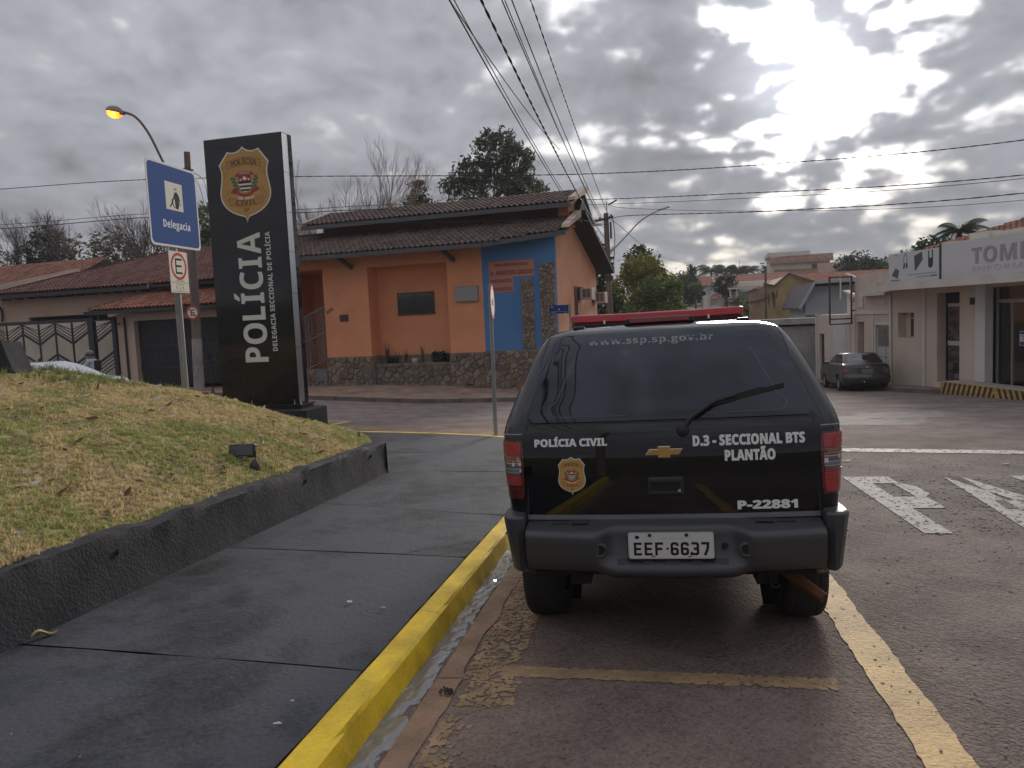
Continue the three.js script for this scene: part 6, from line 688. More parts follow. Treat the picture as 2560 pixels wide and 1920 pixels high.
  mesh('floor', bx(2.0, 9, -1.15, -1.06, -5, -0.36), std(C(0.16, 0.13, 0.12), 0.5), t); mesh('counter', merge([bx(2.6, 5, -1.06, 0.1, -3.4, -2.8), bx(2.1, 2.5, -1.06, 1.3, -4.5, -1.2)]), std(C(0.12, 0.10, 0.095), 0.6), t);
  { const tex = canvasTex(200, 256, (c, W, H) => { c.fillStyle = '#c9cacb'; c.fillRect(0, 0, W, H); c.fillStyle = '#28407c'; c.fillRect(8, 8, W - 16, 46); c.fillRect(8, 186, W - 16, 62); c.fillStyle = '#1c1b20'; c.font = 'bold 50px sans-serif'; c.fillText('ES', 34, 110); c.fillText('P', 52, 166); }); mesh('notice', new THREE.PlaneGeometry(0.40, 0.40).translate(3.13, 0.44, -0.318), std(C(1, 1, 1), 0.6, { map: tex }), gf); }
  // canopy with the sign boards
  const can = mesh('canopy', uvm(bx(-1.5, 9, 1.98, 2.20, 0.0, 1.05)), cream, t); mesh('canopy_return', uvm(bx(-2.6, -1.5, 1.96, 2.14, 0.0, 0.75)), cream, t);
  const boardL = canvasTex(1024, 420, (c, W, H) => { c.fillStyle = '#c6c8ca'; c.fillRect(0, 0, W, H); const grey = '#58585c'; c.fillStyle = '#dfe0e1'; c.strokeStyle = '#aeb0b3'; c.lineWidth = 4; c.strokeRect(130, 28, 92, 200); c.fillStyle = '#4a4a4e'; c.fillRect(140, 20, 40, 12); c.fillStyle = grey; c.beginPath(); c.moveTo(150, 210); c.lineTo(230, 258); c.lineTo(196, 372); c.lineTo(60, 318); c.closePath(); c.fill(); c.strokeStyle = '#77777b'; c.lineWidth = 16; c.beginPath(); c.ellipse(360, 110, 34, 90, 0.05, 2.6, 6.9); c.stroke(); c.fillStyle = '#3f3f43'; c.beginPath(); c.ellipse(334, 196, 20, 46, 0.2, 0, 7); c.ellipse(388, 192, 20, 46, -0.2, 0, 7); c.fill(); c.fillStyle = '#454549'; c.beginPath(); c.moveTo(540, 70); c.lineTo(700, 20); c.lineTo(716, 130); c.lineTo(560, 290); c.closePath(); c.fill(); c.strokeStyle = '#6b6b6f'; c.lineWidth = 5; for (let k = 0; k < 6; k++) { c.beginPath(); c.moveTo(545, 100 + k * 30); c.lineTo(708, 40 + k * 16); c.stroke(); } c.fillStyle = '#3a3a3f'; c.fillRect(820, 20, 24, 210); c.fillRect(890, 10, 24, 210); c.beginPath(); c.moveTo(820, 120); c.lineTo(914, 120); c.lineTo(914, 230); c.lineTo(868, 268); c.lineTo(820, 236); c.closePath(); c.fill(); c.fillStyle = '#a3a4a8'; c.fillRect(400, 318, 590, 22); c.fillRect(560, 360, 280, 24); c.fillStyle = '#7e8088'; c.fillRect(850, 356, 140, 26); c.fillRect(46, 382, 190, 24); });
  const b1 = mesh('sign_board', bx(-1.06, 1.47, 2.21, 3.14, 1.0, 1.05), whiteW, can); { const g = new THREE.PlaneGeometry(2.50, 0.90).translate(0.205, 2.68, 1.053); mesh('print', g, std(C(1, 1, 1), 0.5, { map: boardL }), b1); }
  mesh('dark_divider', bx(1.47, 1.57, 2.21, 3.22, 1.0, 1.056), std(C(0.03, 0.035, 0.055), 0.5), can);
  const b2 = mesh('sign_board', bx(1.57, 9, 2.21, 3.22, 1.0, 1.05), whiteW, can); const cut = std(C(0.36, 0.36, 0.385), 0.45, { metalness: 0.3 }), cut2 = std(C(0.48, 0.475, 0.48), 0.5); mesh('lettering', text('TOMELLI', 2.85, 6.1, 2.56, 0.42, 0.012).translate(0, 0, 1.051), cut, b2); mesh('lettering', text('INFORMÁTICA', 2.85, 6.1, 2.34, 0.135, 0.006).translate(0, 0, 1.051), cut2, b2);
  // top of the old facade and tiles showing above
  mesh('parapet', uvm(merge([bx(-2.55, 0.3, 2.2, 3.05, -0.3, 0), bx(0.30, 0.76, 2.2, 3.36, -0.3, 0.1), bx(0.76, 1.45, 2.2, 3.2, -0.3, 0), bx(1.45, 2.22, 2.2, 3.5, -0.3, 0.1), bx(2.22, 9, 2.2, 3.45, -0.3, 0)])), cream, t);
  { const th = Math.atan(0.30), rf = mesh('roof', tri([[-2.0, 3.2, -0.4], [9, 3.4, -0.4], [9, 4.5, -4], [-0.4, 4.0, -4]], [[0, 1, 2, 3]]), soffit, t); layTiles(rf, [-1.6, 3.22, -0.5], [Math.cos(0.02), Math.sin(0.02), 0], [0, Math.sin(th), -Math.cos(th)], 10, 3.2, 0.24, 0.40, reds, (u, s) => u > s * 0.55, 22, 0); }
}
// striped concrete step
{ const t = thing('striped_step', 'yellow and black striped concrete barrier along the shop front', 'barrier', SO, SA); mesh('step_body', uvm(bx(1.16, 8.5, -1.55, -0.83, 0.05, 0.80)), plaster(0.42, 0.34, 0.27), t); const face = mesh('painted_face', bx(1.18, 8.5, -1.27, -0.84, 0.80, 0.806), std(C(0.55, 0.34, 0.10), 0.7, { map: rep(T_concrete, 1.6) }), t); const bm = std(C(0.035, 0.03, 0.03), 0.7); const n = 44; for (let i = 0; i < n; i++) { const x = 1.22 + i * 0.21, dir = x < 3.35 ? 1 : -1, w = 0.095, sl = 0.16 * dir; if (x + w + 0.2 > 8.5) break; if (Math.abs(x - 3.40) < 0.12) { mesh('stripe', prism([[3.40, -0.99], [3.52, -1.265], [3.28, -1.265]], 0.004).translate(0, 0, 0.807), bm, t); continue; } const P = dir > 0 ? [[x, -1.265], [x + w, -1.265], [x + w + sl, -0.845], [x + sl, -0.845]] : [[x - sl, -1.265], [x - sl + w, -1.265], [x + w, -0.845], [x, -0.845]]; mesh('stripe', prism(P, 0.004).translate(0, 0, 0.807), bm, t); } }
// pavement along the shop row
{ const sw = structGroup('pavement'); const ln = (x, z) => S2W(x, 0, z), N = 36; const pt = (u, o, h) => { const x = lerp(-34, 10, u), p = ln(x, o); return [p[0], far(p[0], p[2]) + h, p[2]]; }; const edge = u => { const x = lerp(-34, 10, u); return x < 0.9 ? 1.15 : 0.72; };
  mesh('pavement_surface', grid(N, 4, (u, v) => pt(u, lerp(edge(u), -0.4, v), 0.13)), std(C(0.26, 0.19, 0.155), 0.9, { map: rep(T_concrete, 0.5), bumpMap: rep(T_rough, 1.2), bumpScale: 0.008 }), sw); mesh('kerb_face', grid(N, 1, (u, v) => pt(u, edge(u) + 0.015 * (1 - v), lerp(-0.15, 0.13, v))), M.kerbOld, sw); }
// pale pink house beyond the shop
{ const t = thing('pink_house', 'pale pink house with white louvred metal door beside the shop', 'house', SO, SA);
  mesh('wall', merge([uvm(bx(-4.85, -4.80, -2, 2.68, -0.3, 0)), uvm(bx(-4.33, -3.60, -2, 2.68, -0.3, 0)), uvm(bx(-4.80, -4.33, 0.92, 2.68, -0.3, 0)), uvm(bx(-3.60, -2.62, 0.85, 2.68, -0.3, 0)), uvm(bx(-4.85, -2.57, -2, 2.4, -6, -5.8)), uvm(bx(-4.95, -4.85, -2, 2.6, -6, 0)), uvm(bx(-4.8, -4.33, -2, 0.92, -0.6, -0.55)), uvm(bx(-4.85, -2.57, 2.3, 2.45, -6, -0.3))]), pink, t);
  mesh('band', merge([uvm(bx(-4.87, -2.60, 1.20, 1.34, 0.0, 0.035)), uvm(bx(-3.78, -3.70, -2, 1.20, 0.0, 0.035)), uvm(bx(-4.2, -2.6, 1.86, 2.02, 0.0, 0.25)), uvm(bx(-2.70, -2.58, -2, 2.0, 0.0, 0.04))]), cream, t); mesh('relief', merge([bx(-3.45, -3.1, 2.28, 2.5, 0, 0.02), bx(-3.8, -3.5, 2.12, 2.3, 0, 0.02), bx(-3.32, -2.95, 1.55, 1.68, 0, 0.02), bx(-4.7, -4.35, 1.45, 2.0, 0.0, 0.03)].map(g => uvm(g))), pinkPale, t);
  const d = mesh('metal_door', bx(-3.60, -2.64, -1.9, 0.85, -0.12, -0.08), std(C(0.50, 0.48, 0.44), 0.5), t); mesh('door_frame', merge([bx(-3.66, -3.58, -1.9, 0.88, -0.1, 0.02), bx(-2.66, -2.60, -1.9, 0.88, -0.1, 0.02), bx(-3.66, -2.60, 0.80, 0.90, -0.1, 0.02)]), cream, d); for (let i = 0; i < 16; i++) mesh('louvre', bx(-3.52, -2.70, 0.06 + i * 0.042, 0.078 + i * 0.042, -0.08, -0.055).rotateX(0), std(C(0.16, 0.15, 0.14), 0.6), d); for (const y of [-0.35, -0.75, -1.15, -1.5]) mesh('panel_line', bx(-3.56, -2.68, y, y + 0.025, -0.082, -0.072), std(C(0.25, 0.24, 0.22), 0.6), d); mesh('centre_seam', bx(-3.09, -3.07, -1.85, 0.75, -0.084, -0.07), std(C(0.25, 0.24, 0.22), 0.6), d);
}
// second, lower house
{ const t = thing('pink_house', 'lower pale house with a narrow dark door and stepped white gable', 'house', SO, SA);
  mesh('wall', merge([uvm(bx(-7.28, -4.87, -2, 1.2, -0.3, 0)), uvm(bx(-7.92, -7.68, -2, 1.2, -0.3, 0)), uvm(bx(-7.68, -7.28, 0.43, 1.2, -0.3, 0)), uvm(bx(-7.92, -4.95, -2, 1.15, -6, -5.8)), uvm(bx(-7.95, -7.85, -2, 1.2, -6, -0.0)), uvm(bx(-7.9, -4.9, 1.0, 1.15, -6, -0.3))]), pinkPale, t); mesh('white_panel', uvm(bx(-6.55, -5.60, -2, 1.2, 0, 0.015)), whiteW, t); mesh('corner_strip', uvm(bx(-7.95, -7.86, -2, 1.25, 0, 0.04)), cream, t); mesh('corner_strip', uvm(bx(-5.35, -5.28, -1.0, 0.9, 0, 0.04)), cream, t);
  mesh('door', bx(-7.68, -7.28, -2, 0.43, -0.16, -0.1), std(C(0.035, 0.037, 0.045), 0.5), t); mesh('gable', uvm(merge([prism([[-7.3, 1.2], [-4.9, 1.2], [-4.9, 2.08], [-6.4, 1.75], [-7.3, 2.08]], 0.2).translate(0, 0, -1.2), bx(-5.9, -5.0, 1.2, 1.75, -0.9, -0.4)])), pinkPale, t); mesh('gable_cap', bar([-7.35, 2.14, -1.0], [-6.0, 1.78, -1.0], 0.3, 0.07), cream, t);
  { const r = rng(8); const rf = mesh('roof', tri([[-5.9, 1.72, -0.35], [-4.95, 1.72, -0.35], [-4.95, 2.1, -1.3], [-5.9, 2.1, -1.3]], [[0, 1, 2, 3]]), soffit, t); layTiles(rf, [-5.9, 1.74, -0.35], [1, 0, 0], [0, 0.37, -0.93], 0.95, 1.0, 0.235, 0.34, tileMats(0.50, 0.42, 0.33), () => true, 9, 40); }
}
// empty rusty sign frame hung out from the wall
{ const t = thing('sign_frame', 'empty rusty rectangular sign frame projecting over the pavement', 'sign frame', S2W(-4.98, 0, 0.0), SA); const rust = std(C(0.075, 0.05, 0.042), 0.8); const b = (a, c, n = 'frame_bar') => mesh(n, bar(a, c, 0.05, 0.05), rust, t); b([0, 0.86, 0.12], [0, 2.66, 0.12]); b([0, 0.86, 0.98], [0, 2.66, 0.98]); b([0, 0.86, 0.12], [0, 0.86, 0.98]); b([0, 2.62, 0.12], [0, 2.62, 0.98]); b([0, 1.05, 0.12], [0, 1.05, 0.98], 'brace'); for (const y of [1.35, 2.05]) b([0, y, -0.02], [0, y, 0.14], 'wall_bracket'); }
// gable house with white side and blue-grey trim
{ const p = [10.9, 0, -53], t = thing('white_gable_house', 'white house with grey trimmed gable behind the pink houses', 'house', p, 0);
  mesh('wall', uvm(prism([[-1.15, -2], [3, -2], [3, 2.82], [-0.62, 2.82], [-1.15, 1.9]], 6).translate(0, 0, -6)), std(C(0.46, 0.47, 0.51), 0.85, { map: rep(T_plaster, 0.35) }), t); mesh('roof', uvm(prism([[-1.62, 1.36], [-1.62, 1.50], [-0.76, 3.08], [3.2, 3.14], [3.2, 2.98], [-0.65, 2.92]], 7.2).translate(0, 0, -6.4)), std(C(0.07, 0.062, 0.065), 0.8), t); mesh('roof_trim', bar([-1.64, 1.42, 0.83], [-0.72, 3.06, 0.83], 0.08, 0.16), std(C(0.34, 0.37, 0.41), 0.6), t); mesh('roof_trim', bar([-0.72, 3.06, 0.83], [3.2, 3.10, 0.83], 0.08, 0.18), std(C(0.34, 0.37, 0.41), 0.6), t); const w = mesh('window', bx(-0.95, -0.25, 0.1, 0.95, 0.0, 0.04), std(C(0.32, 0.33, 0.33), 0.6), t); mesh('pane', bx(-0.88, -0.32, 0.18, 0.8, 0.04, 0.05), darkGlass, w); mesh('awning', bx(-1.3, -0.2, 0.98, 1.06, 0.0, 0.6), std(C(0.3, 0.31, 0.31), 0.7), t);
  for (const x of [0.75, 1.35, 2.0]) mesh('roof_post', bx(x, x + 0.08, 1.9, 3.4, 0.95, 1.03), std(C(0.6, 0.6, 0.6), 0.6), t); }
{ const p = S2W(-9.2, 0, -1.2), t = thing('grey_wall', 'grey rendered boundary wall left of the pale houses', 'wall', [p[0], 0, p[2]], -0.05); mesh('wall_body', uvm(bx(-3.4, 1.3, -2, 0.72, -0.1, 0.1)), std(C(0.34, 0.335, 0.34), 0.9, { map: rep(T_concrete, 0.3) }), t); mesh('coping', uvm(bx(-3.4, 1.3, 0.82, 1.08, -0.25, 0.35)), std(C(0.36, 0.37, 0.38), 0.85, { map: rep(T_concrete, 0.5) }), t); mesh('dark_gap', bx(-3.4, 1.3, 0.70, 0.84, -0.05, 0.05), under, t); mesh('low_wall', uvm(bx(0.25, 1.3, -2, -0.45, 0.8, 1.0)), plaster(0.30, 0.19, 0.14), t); }
// ------------------------------------------------------------------ cars
function carBody(t, sh, ys, paint, R, wb, track, archR) { const arch = m => Math.abs(m[0]) > track * 0.78 && m[1] < R + archR && [0, -wb].some(z => Math.hypot(m[2] - z, m[1] - R) < archR); return mesh('body', sh.geometry(ys, arch), paint, t); }
const greyPaint = phys(C(0.030, 0.027, 0.028), 0.3, { metalness: 0.35, clearcoat: 1, clearcoatRoughness: 0.05 });
{
  const px = 6.85, pz = -27.6, t = thing('sedan_car', 'dark grey four door sedan parked facing away beside the pink house', 'car', [px, far(px, pz) + 0.0, pz], 0.0); t.scale.setScalar(0.91); t.rotation.order = 'YXZ'; t.rotation.x = -0.05; // origin: rear axle
  const sh = new Shell([{ y: 0.22, w: 0.74, zr: 0.78, zf: -3.05, r: 0.12, b: 0.05 }, { y: 0.36, w: 0.80, zr: 0.86, zf: -3.18, r: 0.14, b: 0.09 }, { y: 0.52, w: 0.82, zr: 0.87, zf: -3.2, r: 0.15, b: 0.09 }, { y: 0.60, w: 0.825, zr: 0.84, zf: -3.18, r: 0.15, b: 0.09 }, { y: 0.75, w: 0.82, zr: 0.83, zf: -3.1, r: 0.15, b: 0.09 }, { y: 0.90, w: 0.80, zr: 0.82, zf: -2.9, r: 0.15, b: 0.09 }, { y: 0.97, w: 0.775, zr: 0.78, zf: -2.45, r: 0.15, b: 0.08 }, { y: 1.00, w: 0.74, zr: 0.62, zf: -2.2, r: 0.14, b: 0.07 }, { y: 1.015, w: 0.715, zr: 0.46, zf: -2.12, r: 0.13, b: 0.06 }, { y: 1.10, w: 0.69, zr: 0.34, zf: -1.98, r: 0.13, b: 0.06 }, { y: 1.22, w: 0.645, zr: 0.16, zf: -1.75, r: 0.13, b: 0.06 }, { y: 1.33, w: 0.595, zr: 0.0, zf: -1.5, r: 0.13, b: 0.06 }, { y: 1.38, w: 0.55, zr: -0.10, zf: -1.35, r: 0.14, b: 0.06 }, { y: 1.405, w: 0.45, zr: -0.25, zf: -1.2, r: 0.16, b: 0.04 }, { y: 1.412, w: 0.25, zr: -0.45, zf: -1.0, r: 0.16, b: 0.02 }]);
  const ys = []; for (let y = 0.22; y < 0.96; y += 0.04) ys.push(y); ys.push(0.97, 0.985, 1.0, 1.008, 1.015); for (let y = 1.05; y < 1.37; y += 0.03) ys.push(y); ys.push(1.38, 1.392, 1.405, 1.412);
  carBody(t, sh, ys, greyPaint, 0.29, 2.44, 0.72, 0.33);
  mesh('rear_window', sh.panel(w => -lerp(0.60, 0.50, w), w => lerp(0.60, 0.50, w), 1.03, 1.345, 0.006, 20, 10, 0.01, 0.02), phys(C(0.02, 0.018, 0.02), 0.04, { ior: 1.9, clearcoat: 0.4 }), t);
  const len = y => { const o = sh.at(y); return o.w - o.r + o.r * Math.PI / 2; }; for (const s of [-1, 1]) { const side = (a0, a1, n) => { const g = grid(8, 6, (u, v) => { const y = lerp(1.04, 1.325, v), o = sh.at(y), sA = len(y) + lerp(lerp(a0[0], a0[1], v), lerp(a1[0], a1[1], v), u); const p = sh.arc(s * sA, y); return [p[0] + s * 0.006, p[1], p[2]]; }); mesh(n, s > 0 ? g : flip(g), darkGlass, t); }; side([0.10, 0.05], [0.80, 0.62], 'side_window'); side([0.86, 0.68], [1.75, 1.18], 'side_window'); }
  for (const s of [-1, 1]) { const a = s > 0 ? 0.60 : -0.93, c = s > 0 ? 0.93 : -0.60; const L = mesh('tail_light', sh.panel(a, c, 0.64, 0.90, 0.006, 12, 8, 0.01, 0.02), phys(C(0.09, 0.008, 0.010), 0.2, { clearcoat: 1 }), t); mesh('lens_band', sh.panel(a + 0.03, c - 0.03, 0.745, 0.80, 0.010, 10, 3, 0.006), phys(C(0.16, 0.06, 0.05), 0.2, { clearcoat: 1 }), L); }
  const bp = mesh('bumper', sh.panel(-1.0, 1.0, 0.30, 0.58, 0.022, 30, 8, 0.03, 0.03), greyPaint, t); mesh('bumper_strip', sh.panel(-0.95, 0.95, 0.365, 0.385, 0.028, 30, 2, 0.01), plasticDark, bp);
  mesh('number_recess', sh.panel(-0.30, 0.30, 0.655, 0.835, 0.004, 10, 6, 0.006, 0.01), plasticDark, t); { const tex = canvasTex(400, 130, (c, w, h) => { c.fillStyle = '#85838a'; c.fillRect(0, 0, w, h); c.fillStyle = '#26242a'; c.font = 'bold 88px sans-serif'; c.textAlign = 'center'; c.fillText('EDK-7423', 200, 112, 372); c.fillStyle = '#4a484e'; c.fillRect(130, 14, 140, 10); }); const p = plate(0.40, 0.13, 0.01, tex, t, 'licence_plate'); p.position.set(0, 0.735, sh.rear(0, 0.735) + 0.008); }
  mesh('lip', sh.panel(-0.62, 0.62, 0.945, 0.965, 0.012, 20, 2, 0.012), greyPaint, t); mesh('emblem', rbox(0.10, 0.03, 0.01, 0.004, 0, 0.875, sh.rear(0, 0.875) + 0.006), chrome, t); mesh('tow_ball', merge([rod([0, 0.33, 0.85], [0, 0.33, 1.0], 0.02), new THREE.SphereGeometry(0.035, 12, 8).translate(0, 0.37, 1.0)]), under, t); mesh('tow_cap', new THREE.SphereGeometry(0.03, 10, 8).translate(-0.12, 0.34, 0.9), chrome, t);
  for (const s of [-1, 1]) { mesh('side_mirror', rbox(0.18, 0.12, 0.10, 0.03, s * 0.88, 1.02, -1.55), greyPaint, t); mesh('door_handle', rbox(0.02, 0.03, 0.14, 0.008, s * 0.83, 0.80, -0.40), chrome, t); mesh('door_seam', merge([bx(s * 0.826 - 0.004, s * 0.826 + 0.004, 0.35, 0.95, -0.275, -0.268), bx(s * 0.828 - 0.004, s * 0.828 + 0.004, 0.35, 0.95, -1.23, -1.222)]), rubber, t); }
  const rimM = std(C(0.42, 0.42, 0.43), 0.4, { metalness: 0.6 }); for (const s of [-1, 1]) for (const z of [0, -2.44]) wheel(t, s * 0.735, z, 0.29, 0.18, rimM, 7, s); mesh('underbody', bx(-0.62, 0.62, 0.20, 0.34, -3.0, 0.7), under, t);
}
{ // white car behind the bank: only its roof shows
  const p = [-20.6, 0, -21.2], gy = far(-18, -21), t = thing('white_car', 'silvery white car whose roof shows over the grass bank', 'car', [p[0] + 1.1, gy + 0.02, p[2]], -Math.PI / 2 - 0.13);
  const sh = new Shell([{ y: 0.22, w: 0.74, zr: 0.62, zf: -3.2, r: 0.12, b: 0.05 }, { y: 0.5, w: 0.82, zr: 0.70, zf: -3.3, r: 0.15, b: 0.09 }, { y: 0.85, w: 0.81, zr: 0.66, zf: -3.1, r: 0.15, b: 0.09 }, { y: 0.96, w: 0.78, zr: 0.6, zf: -2.35, r: 0.15, b: 0.08 }, { y: 1.1, w: 0.72, zr: 0.5, zf: -2.0, r: 0.13, b: 0.06 }, { y: 1.3, w: 0.63, zr: 0.30, zf: -1.5, r: 0.13, b: 0.06 }, { y: 1.40, w: 0.58, zr: 0.15, zf: -1.1, r: 0.13, b: 0.06 }, { y: 1.44, w: 0.48, zr: -0.02, zf: -0.9, r: 0.14, b: 0.05 }, { y: 1.455, w: 0.25, zr: -0.2, zf: -0.7, r: 0.14, b: 0.02 }]);
  const ys = []; for (let y = 0.22; y < 1.4; y += 0.04) ys.push(y); ys.push(1.40, 1.415, 1.43, 1.44, 1.448, 1.455); carBody(t, sh, ys, phys(C(0.58, 0.59, 0.61), 0.3, { clearcoat: 1 }), 0.3, 2.5, 0.72, 0.34); mesh('rear_window', sh.panel(-0.56, 0.56, 1.0, 1.32, 0.006, 14, 8, 0.01, 0.02), darkGlass, t); for (const s of [-1, 1]) for (const z of [0, -2.5]) wheel(t, s * 0.735, z, 0.3, 0.18, std(C(0.4, 0.4, 0.4), 0.4, { metalness: 0.6 }), 6, s); mesh('antenna_fin', prism([[-0.09, 0], [0.10, 0], [0.05, 0.13], [-0.02, 0.10]], 0.06).rotateY(Math.PI / 2).translate(-0.03, 1.44, -0.45), rubber, t);
}
// ------------------------------------------------------------------ vegetation
const leafMat = phys(C(1, 1, 1), 0.85, { vertexColors: true, side: THREE.DoubleSide, transmission: 0.3, thickness: 0, specularIntensity: 0.3 }), barkM = std(C(0.11, 0.085, 0.065), 0.95), barkPale = std(C(0.24, 0.175, 0.145), 0.95), barkDark = std(C(0.055, 0.045, 0.042), 0.95);
function leaves(blobs, size, cols, seed, droop = 0) { // blobs: [x, y, z, rx, ry, rz, count]; leaf clumps gathered on twigs inside each blob
  const r = rng(seed), p = [], c = []; const g2 = () => (r() + r() + r() - 1.5) * 0.9;
  for (const [bx_, by, bz, rx, ry, rz, n] of blobs) { let left = n; while (left > 0) { const a = r() * 6.283, cz = r() * 2 - 1, q = Math.cbrt(0.12 + 0.88 * r()), s = Math.sqrt(1 - cz * cz); const kx = bx_ + Math.cos(a) * s * q * rx, ky = by + cz * q * ry, kz = bz + Math.sin(a) * s * q * rz, m = 5 + Math.floor(r() * 9), base = cols[Math.floor(r() * cols.length)], tw = size * (1.3 + r() * 1.6); for (let i = 0; i < m && left > 0; i++, left--) { const x = kx + g2() * tw, y = ky + g2() * tw * 0.8 - droop * r() * tw, z = kz + g2() * tw, L = size * (0.55 + 0.8 * r()), w = L * (0.28 + 0.2 * r()); const d = V(r() - 0.5, (r() - 0.5) * 0.7 - droop * 0.4, r() - 0.5).normalize(), e = V(r() - 0.5, r() - 0.5, r() - 0.5).cross(d).normalize(), v = 0.7 + 0.6 * r(); const A = [x - d.x * L, y - d.y * L, z - d.z * L], B = [x + e.x * w, y + e.y * w, z + e.z * w], D = [x - e.x * w, y - e.y * w, z - e.z * w], E = [x + d.x * L, y + d.y * L, z + d.z * L]; p.push(...A, ...B, ...E, ...A, ...E, ...D); for (let k = 0; k < 6; k++) c.push(base[0] * v, base[1] * v, base[2] * v); } } }
  const g = new THREE.BufferGeometry(); g.setAttribute('position', new THREE.Float32BufferAttribute(p, 3)); g.setAttribute('color', new THREE.Float32BufferAttribute(c, 3)); g.computeVertexNormals(); return g;
}
function limbs(base, tips, r0, seed) { // tapered trunk with limbs to the given tips
  const r = rng(seed), gs = []; const fork = [base[0] + (r() - 0.5) * 0.3, 0, base[2] + (r() - 0.5) * 0.3]; const yl = Math.min(...tips.map(t => t[1])); fork[1] = lerp(base[1], yl, 0.75); gs.push(rod(base, fork, r0, r0 * 0.7, 9)); for (const tp of tips) { const mid = [lerp(fork[0], tp[0], 0.5) + (r() - 0.5) * 0.4, lerp(fork[1], tp[1], 0.55), lerp(fork[2], tp[2], 0.5) + (r() - 0.5) * 0.4]; gs.push(rod(fork, mid, r0 * 0.5, r0 * 0.32, 7), rod(mid, tp, r0 * 0.32, r0 * 0.08, 6)); for (let k = 0; k < 3; k++) { const e = [tp[0] + (r() - 0.5) * 1.6, tp[1] + (r() - 0.2) * 1.1, tp[2] + (r() - 0.5) * 1.6]; gs.push(rod(mid, e, r0 * 0.16, r0 * 0.03, 5)); } } return merge(gs);
}
function tree(name, label, base, blobs, size, cols, r0, seed, group, bark = barkM, droop = 0) { const t = thing(name, label, 'tree', base, 0, group); const loc = blobs.map(b => [b[0] - base[0], b[1] - base[1], b[2] - base[2], b[3], b[4], b[5], b[6]]); mesh('trunk', limbs([0, 0, 0], loc.map(b => [b[0], b[1], b[2]]), r0, seed), bark, t); mesh('crown', leaves(loc, size, cols, seed + 1, droop), leafMat, t); return t; }
function bareTree(name, label, base, h, spread, seed, bark, group, depth = 6, r0 = 0.16, stems = 1) { const t = thing(name, label, 'tree', base, 0, group), r = rng(seed), gs = []; const grow = (p, d, L, rad, k) => { const e = [p[0] + d.x * L, p[1] + d.y * L, p[2] + d.z * L]; gs.push(rod(p, e, rad, rad * 0.72, k > 3 ? 7 : 4)); if (!k) return; const n = 2 + (r() < 0.45 ? 1 : 0); for (let i = 0; i < n; i++) { const q = d.clone().add(V((r() - 0.5) * spread, (r() - 0.32) * spread * 0.8, (r() - 0.5) * spread)).normalize(); grow(e, q, L * (0.62 + 0.28 * r()), rad * (0.56 + 0.14 * r()), k - 1); } }; for (let s = 0; s < stems; s++) grow([(r() - 0.5) * 0.4 * stems, 0, (r() - 0.5) * 0.4 * stems], V((r() - 0.5) * 0.35 * stems, 1, (r() - 0.5) * 0.3 * stems).normalize(), h * 0.27, r0, depth); mesh('branches', merge(gs), bark, t); return t; }
function palm(label, base, h, R, seed, group, n = 16) { const t = thing('palm_tree', label, 'palm', base, 0, group), r = rng(seed); mesh('trunk', rod([0, 0, 0], [0.2, h, 0], 0.22, 0.13, 10), barkM, t); const fm = phys(C(0.075, 0.085, 0.035), 0.7, { side: THREE.DoubleSide, transmission: 0.25, thickness: 0 }); for (let i = 0; i < n; i++) { const a = i / n * 6.283 + r() * 0.3, el = 1.15 - (i % 3) * 0.45 - r() * 0.3, gs = [], L = R * (0.85 + 0.3 * r()); let prev = [0.2, h, 0]; const K = 10; for (let k = 1; k <= K; k++) { const s = k / K, up = Math.sin(el) * s * L - s * s * L * 0.68, out = (Math.cos(el) * 0.75 + 0.3) * s * L; const p = [0.2 + Math.cos(a) * out, h + up, Math.sin(a) * out]; gs.push(bar(prev, p, 0.03, 0.03)); const w = L * 0.32 * Math.sin(Math.PI * (0.12 + 0.86 * s)); for (const sd of [-1, 1]) { const tx = -Math.sin(a) * sd, tz = Math.cos(a) * sd; for (let q = 0; q < 3; q++) { const m = [lerp(prev[0], p[0], q / 3), lerp(prev[1], p[1], q / 3), lerp(prev[2], p[2], q / 3)]; gs.push(tri([m, [m[0] + Math.cos(a) * 0.10, m[1], m[2] + Math.sin(a) * 0.10], [m[0] + tx * w + Math.cos(a) * w * 0.5, m[1] - w * 0.55, m[2] + tz * w + Math.sin(a) * w * 0.5]], [[0, 1, 2]])); } } prev = p; } mesh('frond', merge(gs), fm, t); } return t; }
const gEuc = [[0.09, 0.102, 0.066], [0.066, 0.078, 0.05], [0.114, 0.12, 0.084], [0.144, 0.144, 0.102]], gDark = [[0.045, 0.063, 0.033], [0.033, 0.048, 0.027], [0.063, 0.083, 0.042]], gMid = [[0.084, 0.119, 0.039], [0.063, 0.091, 0.034], [0.119, 0.154, 0.049]], gOlive = [[0.216, 0.189, 0.043], [0.149, 0.142, 0.038], [0.27, 0.23, 0.057]], gFresh = [[0.119, 0.168, 0.042], [0.091, 0.133, 0.036], [0.168, 0.217, 0.059], [0.224, 0.252, 0.084]], gBrown = [[0.156, 0.12, 0.09], [0.108, 0.102, 0.066], [0.192, 0.15, 0.108]];
const FX = (x, z) => far(x, z) - 0.05;
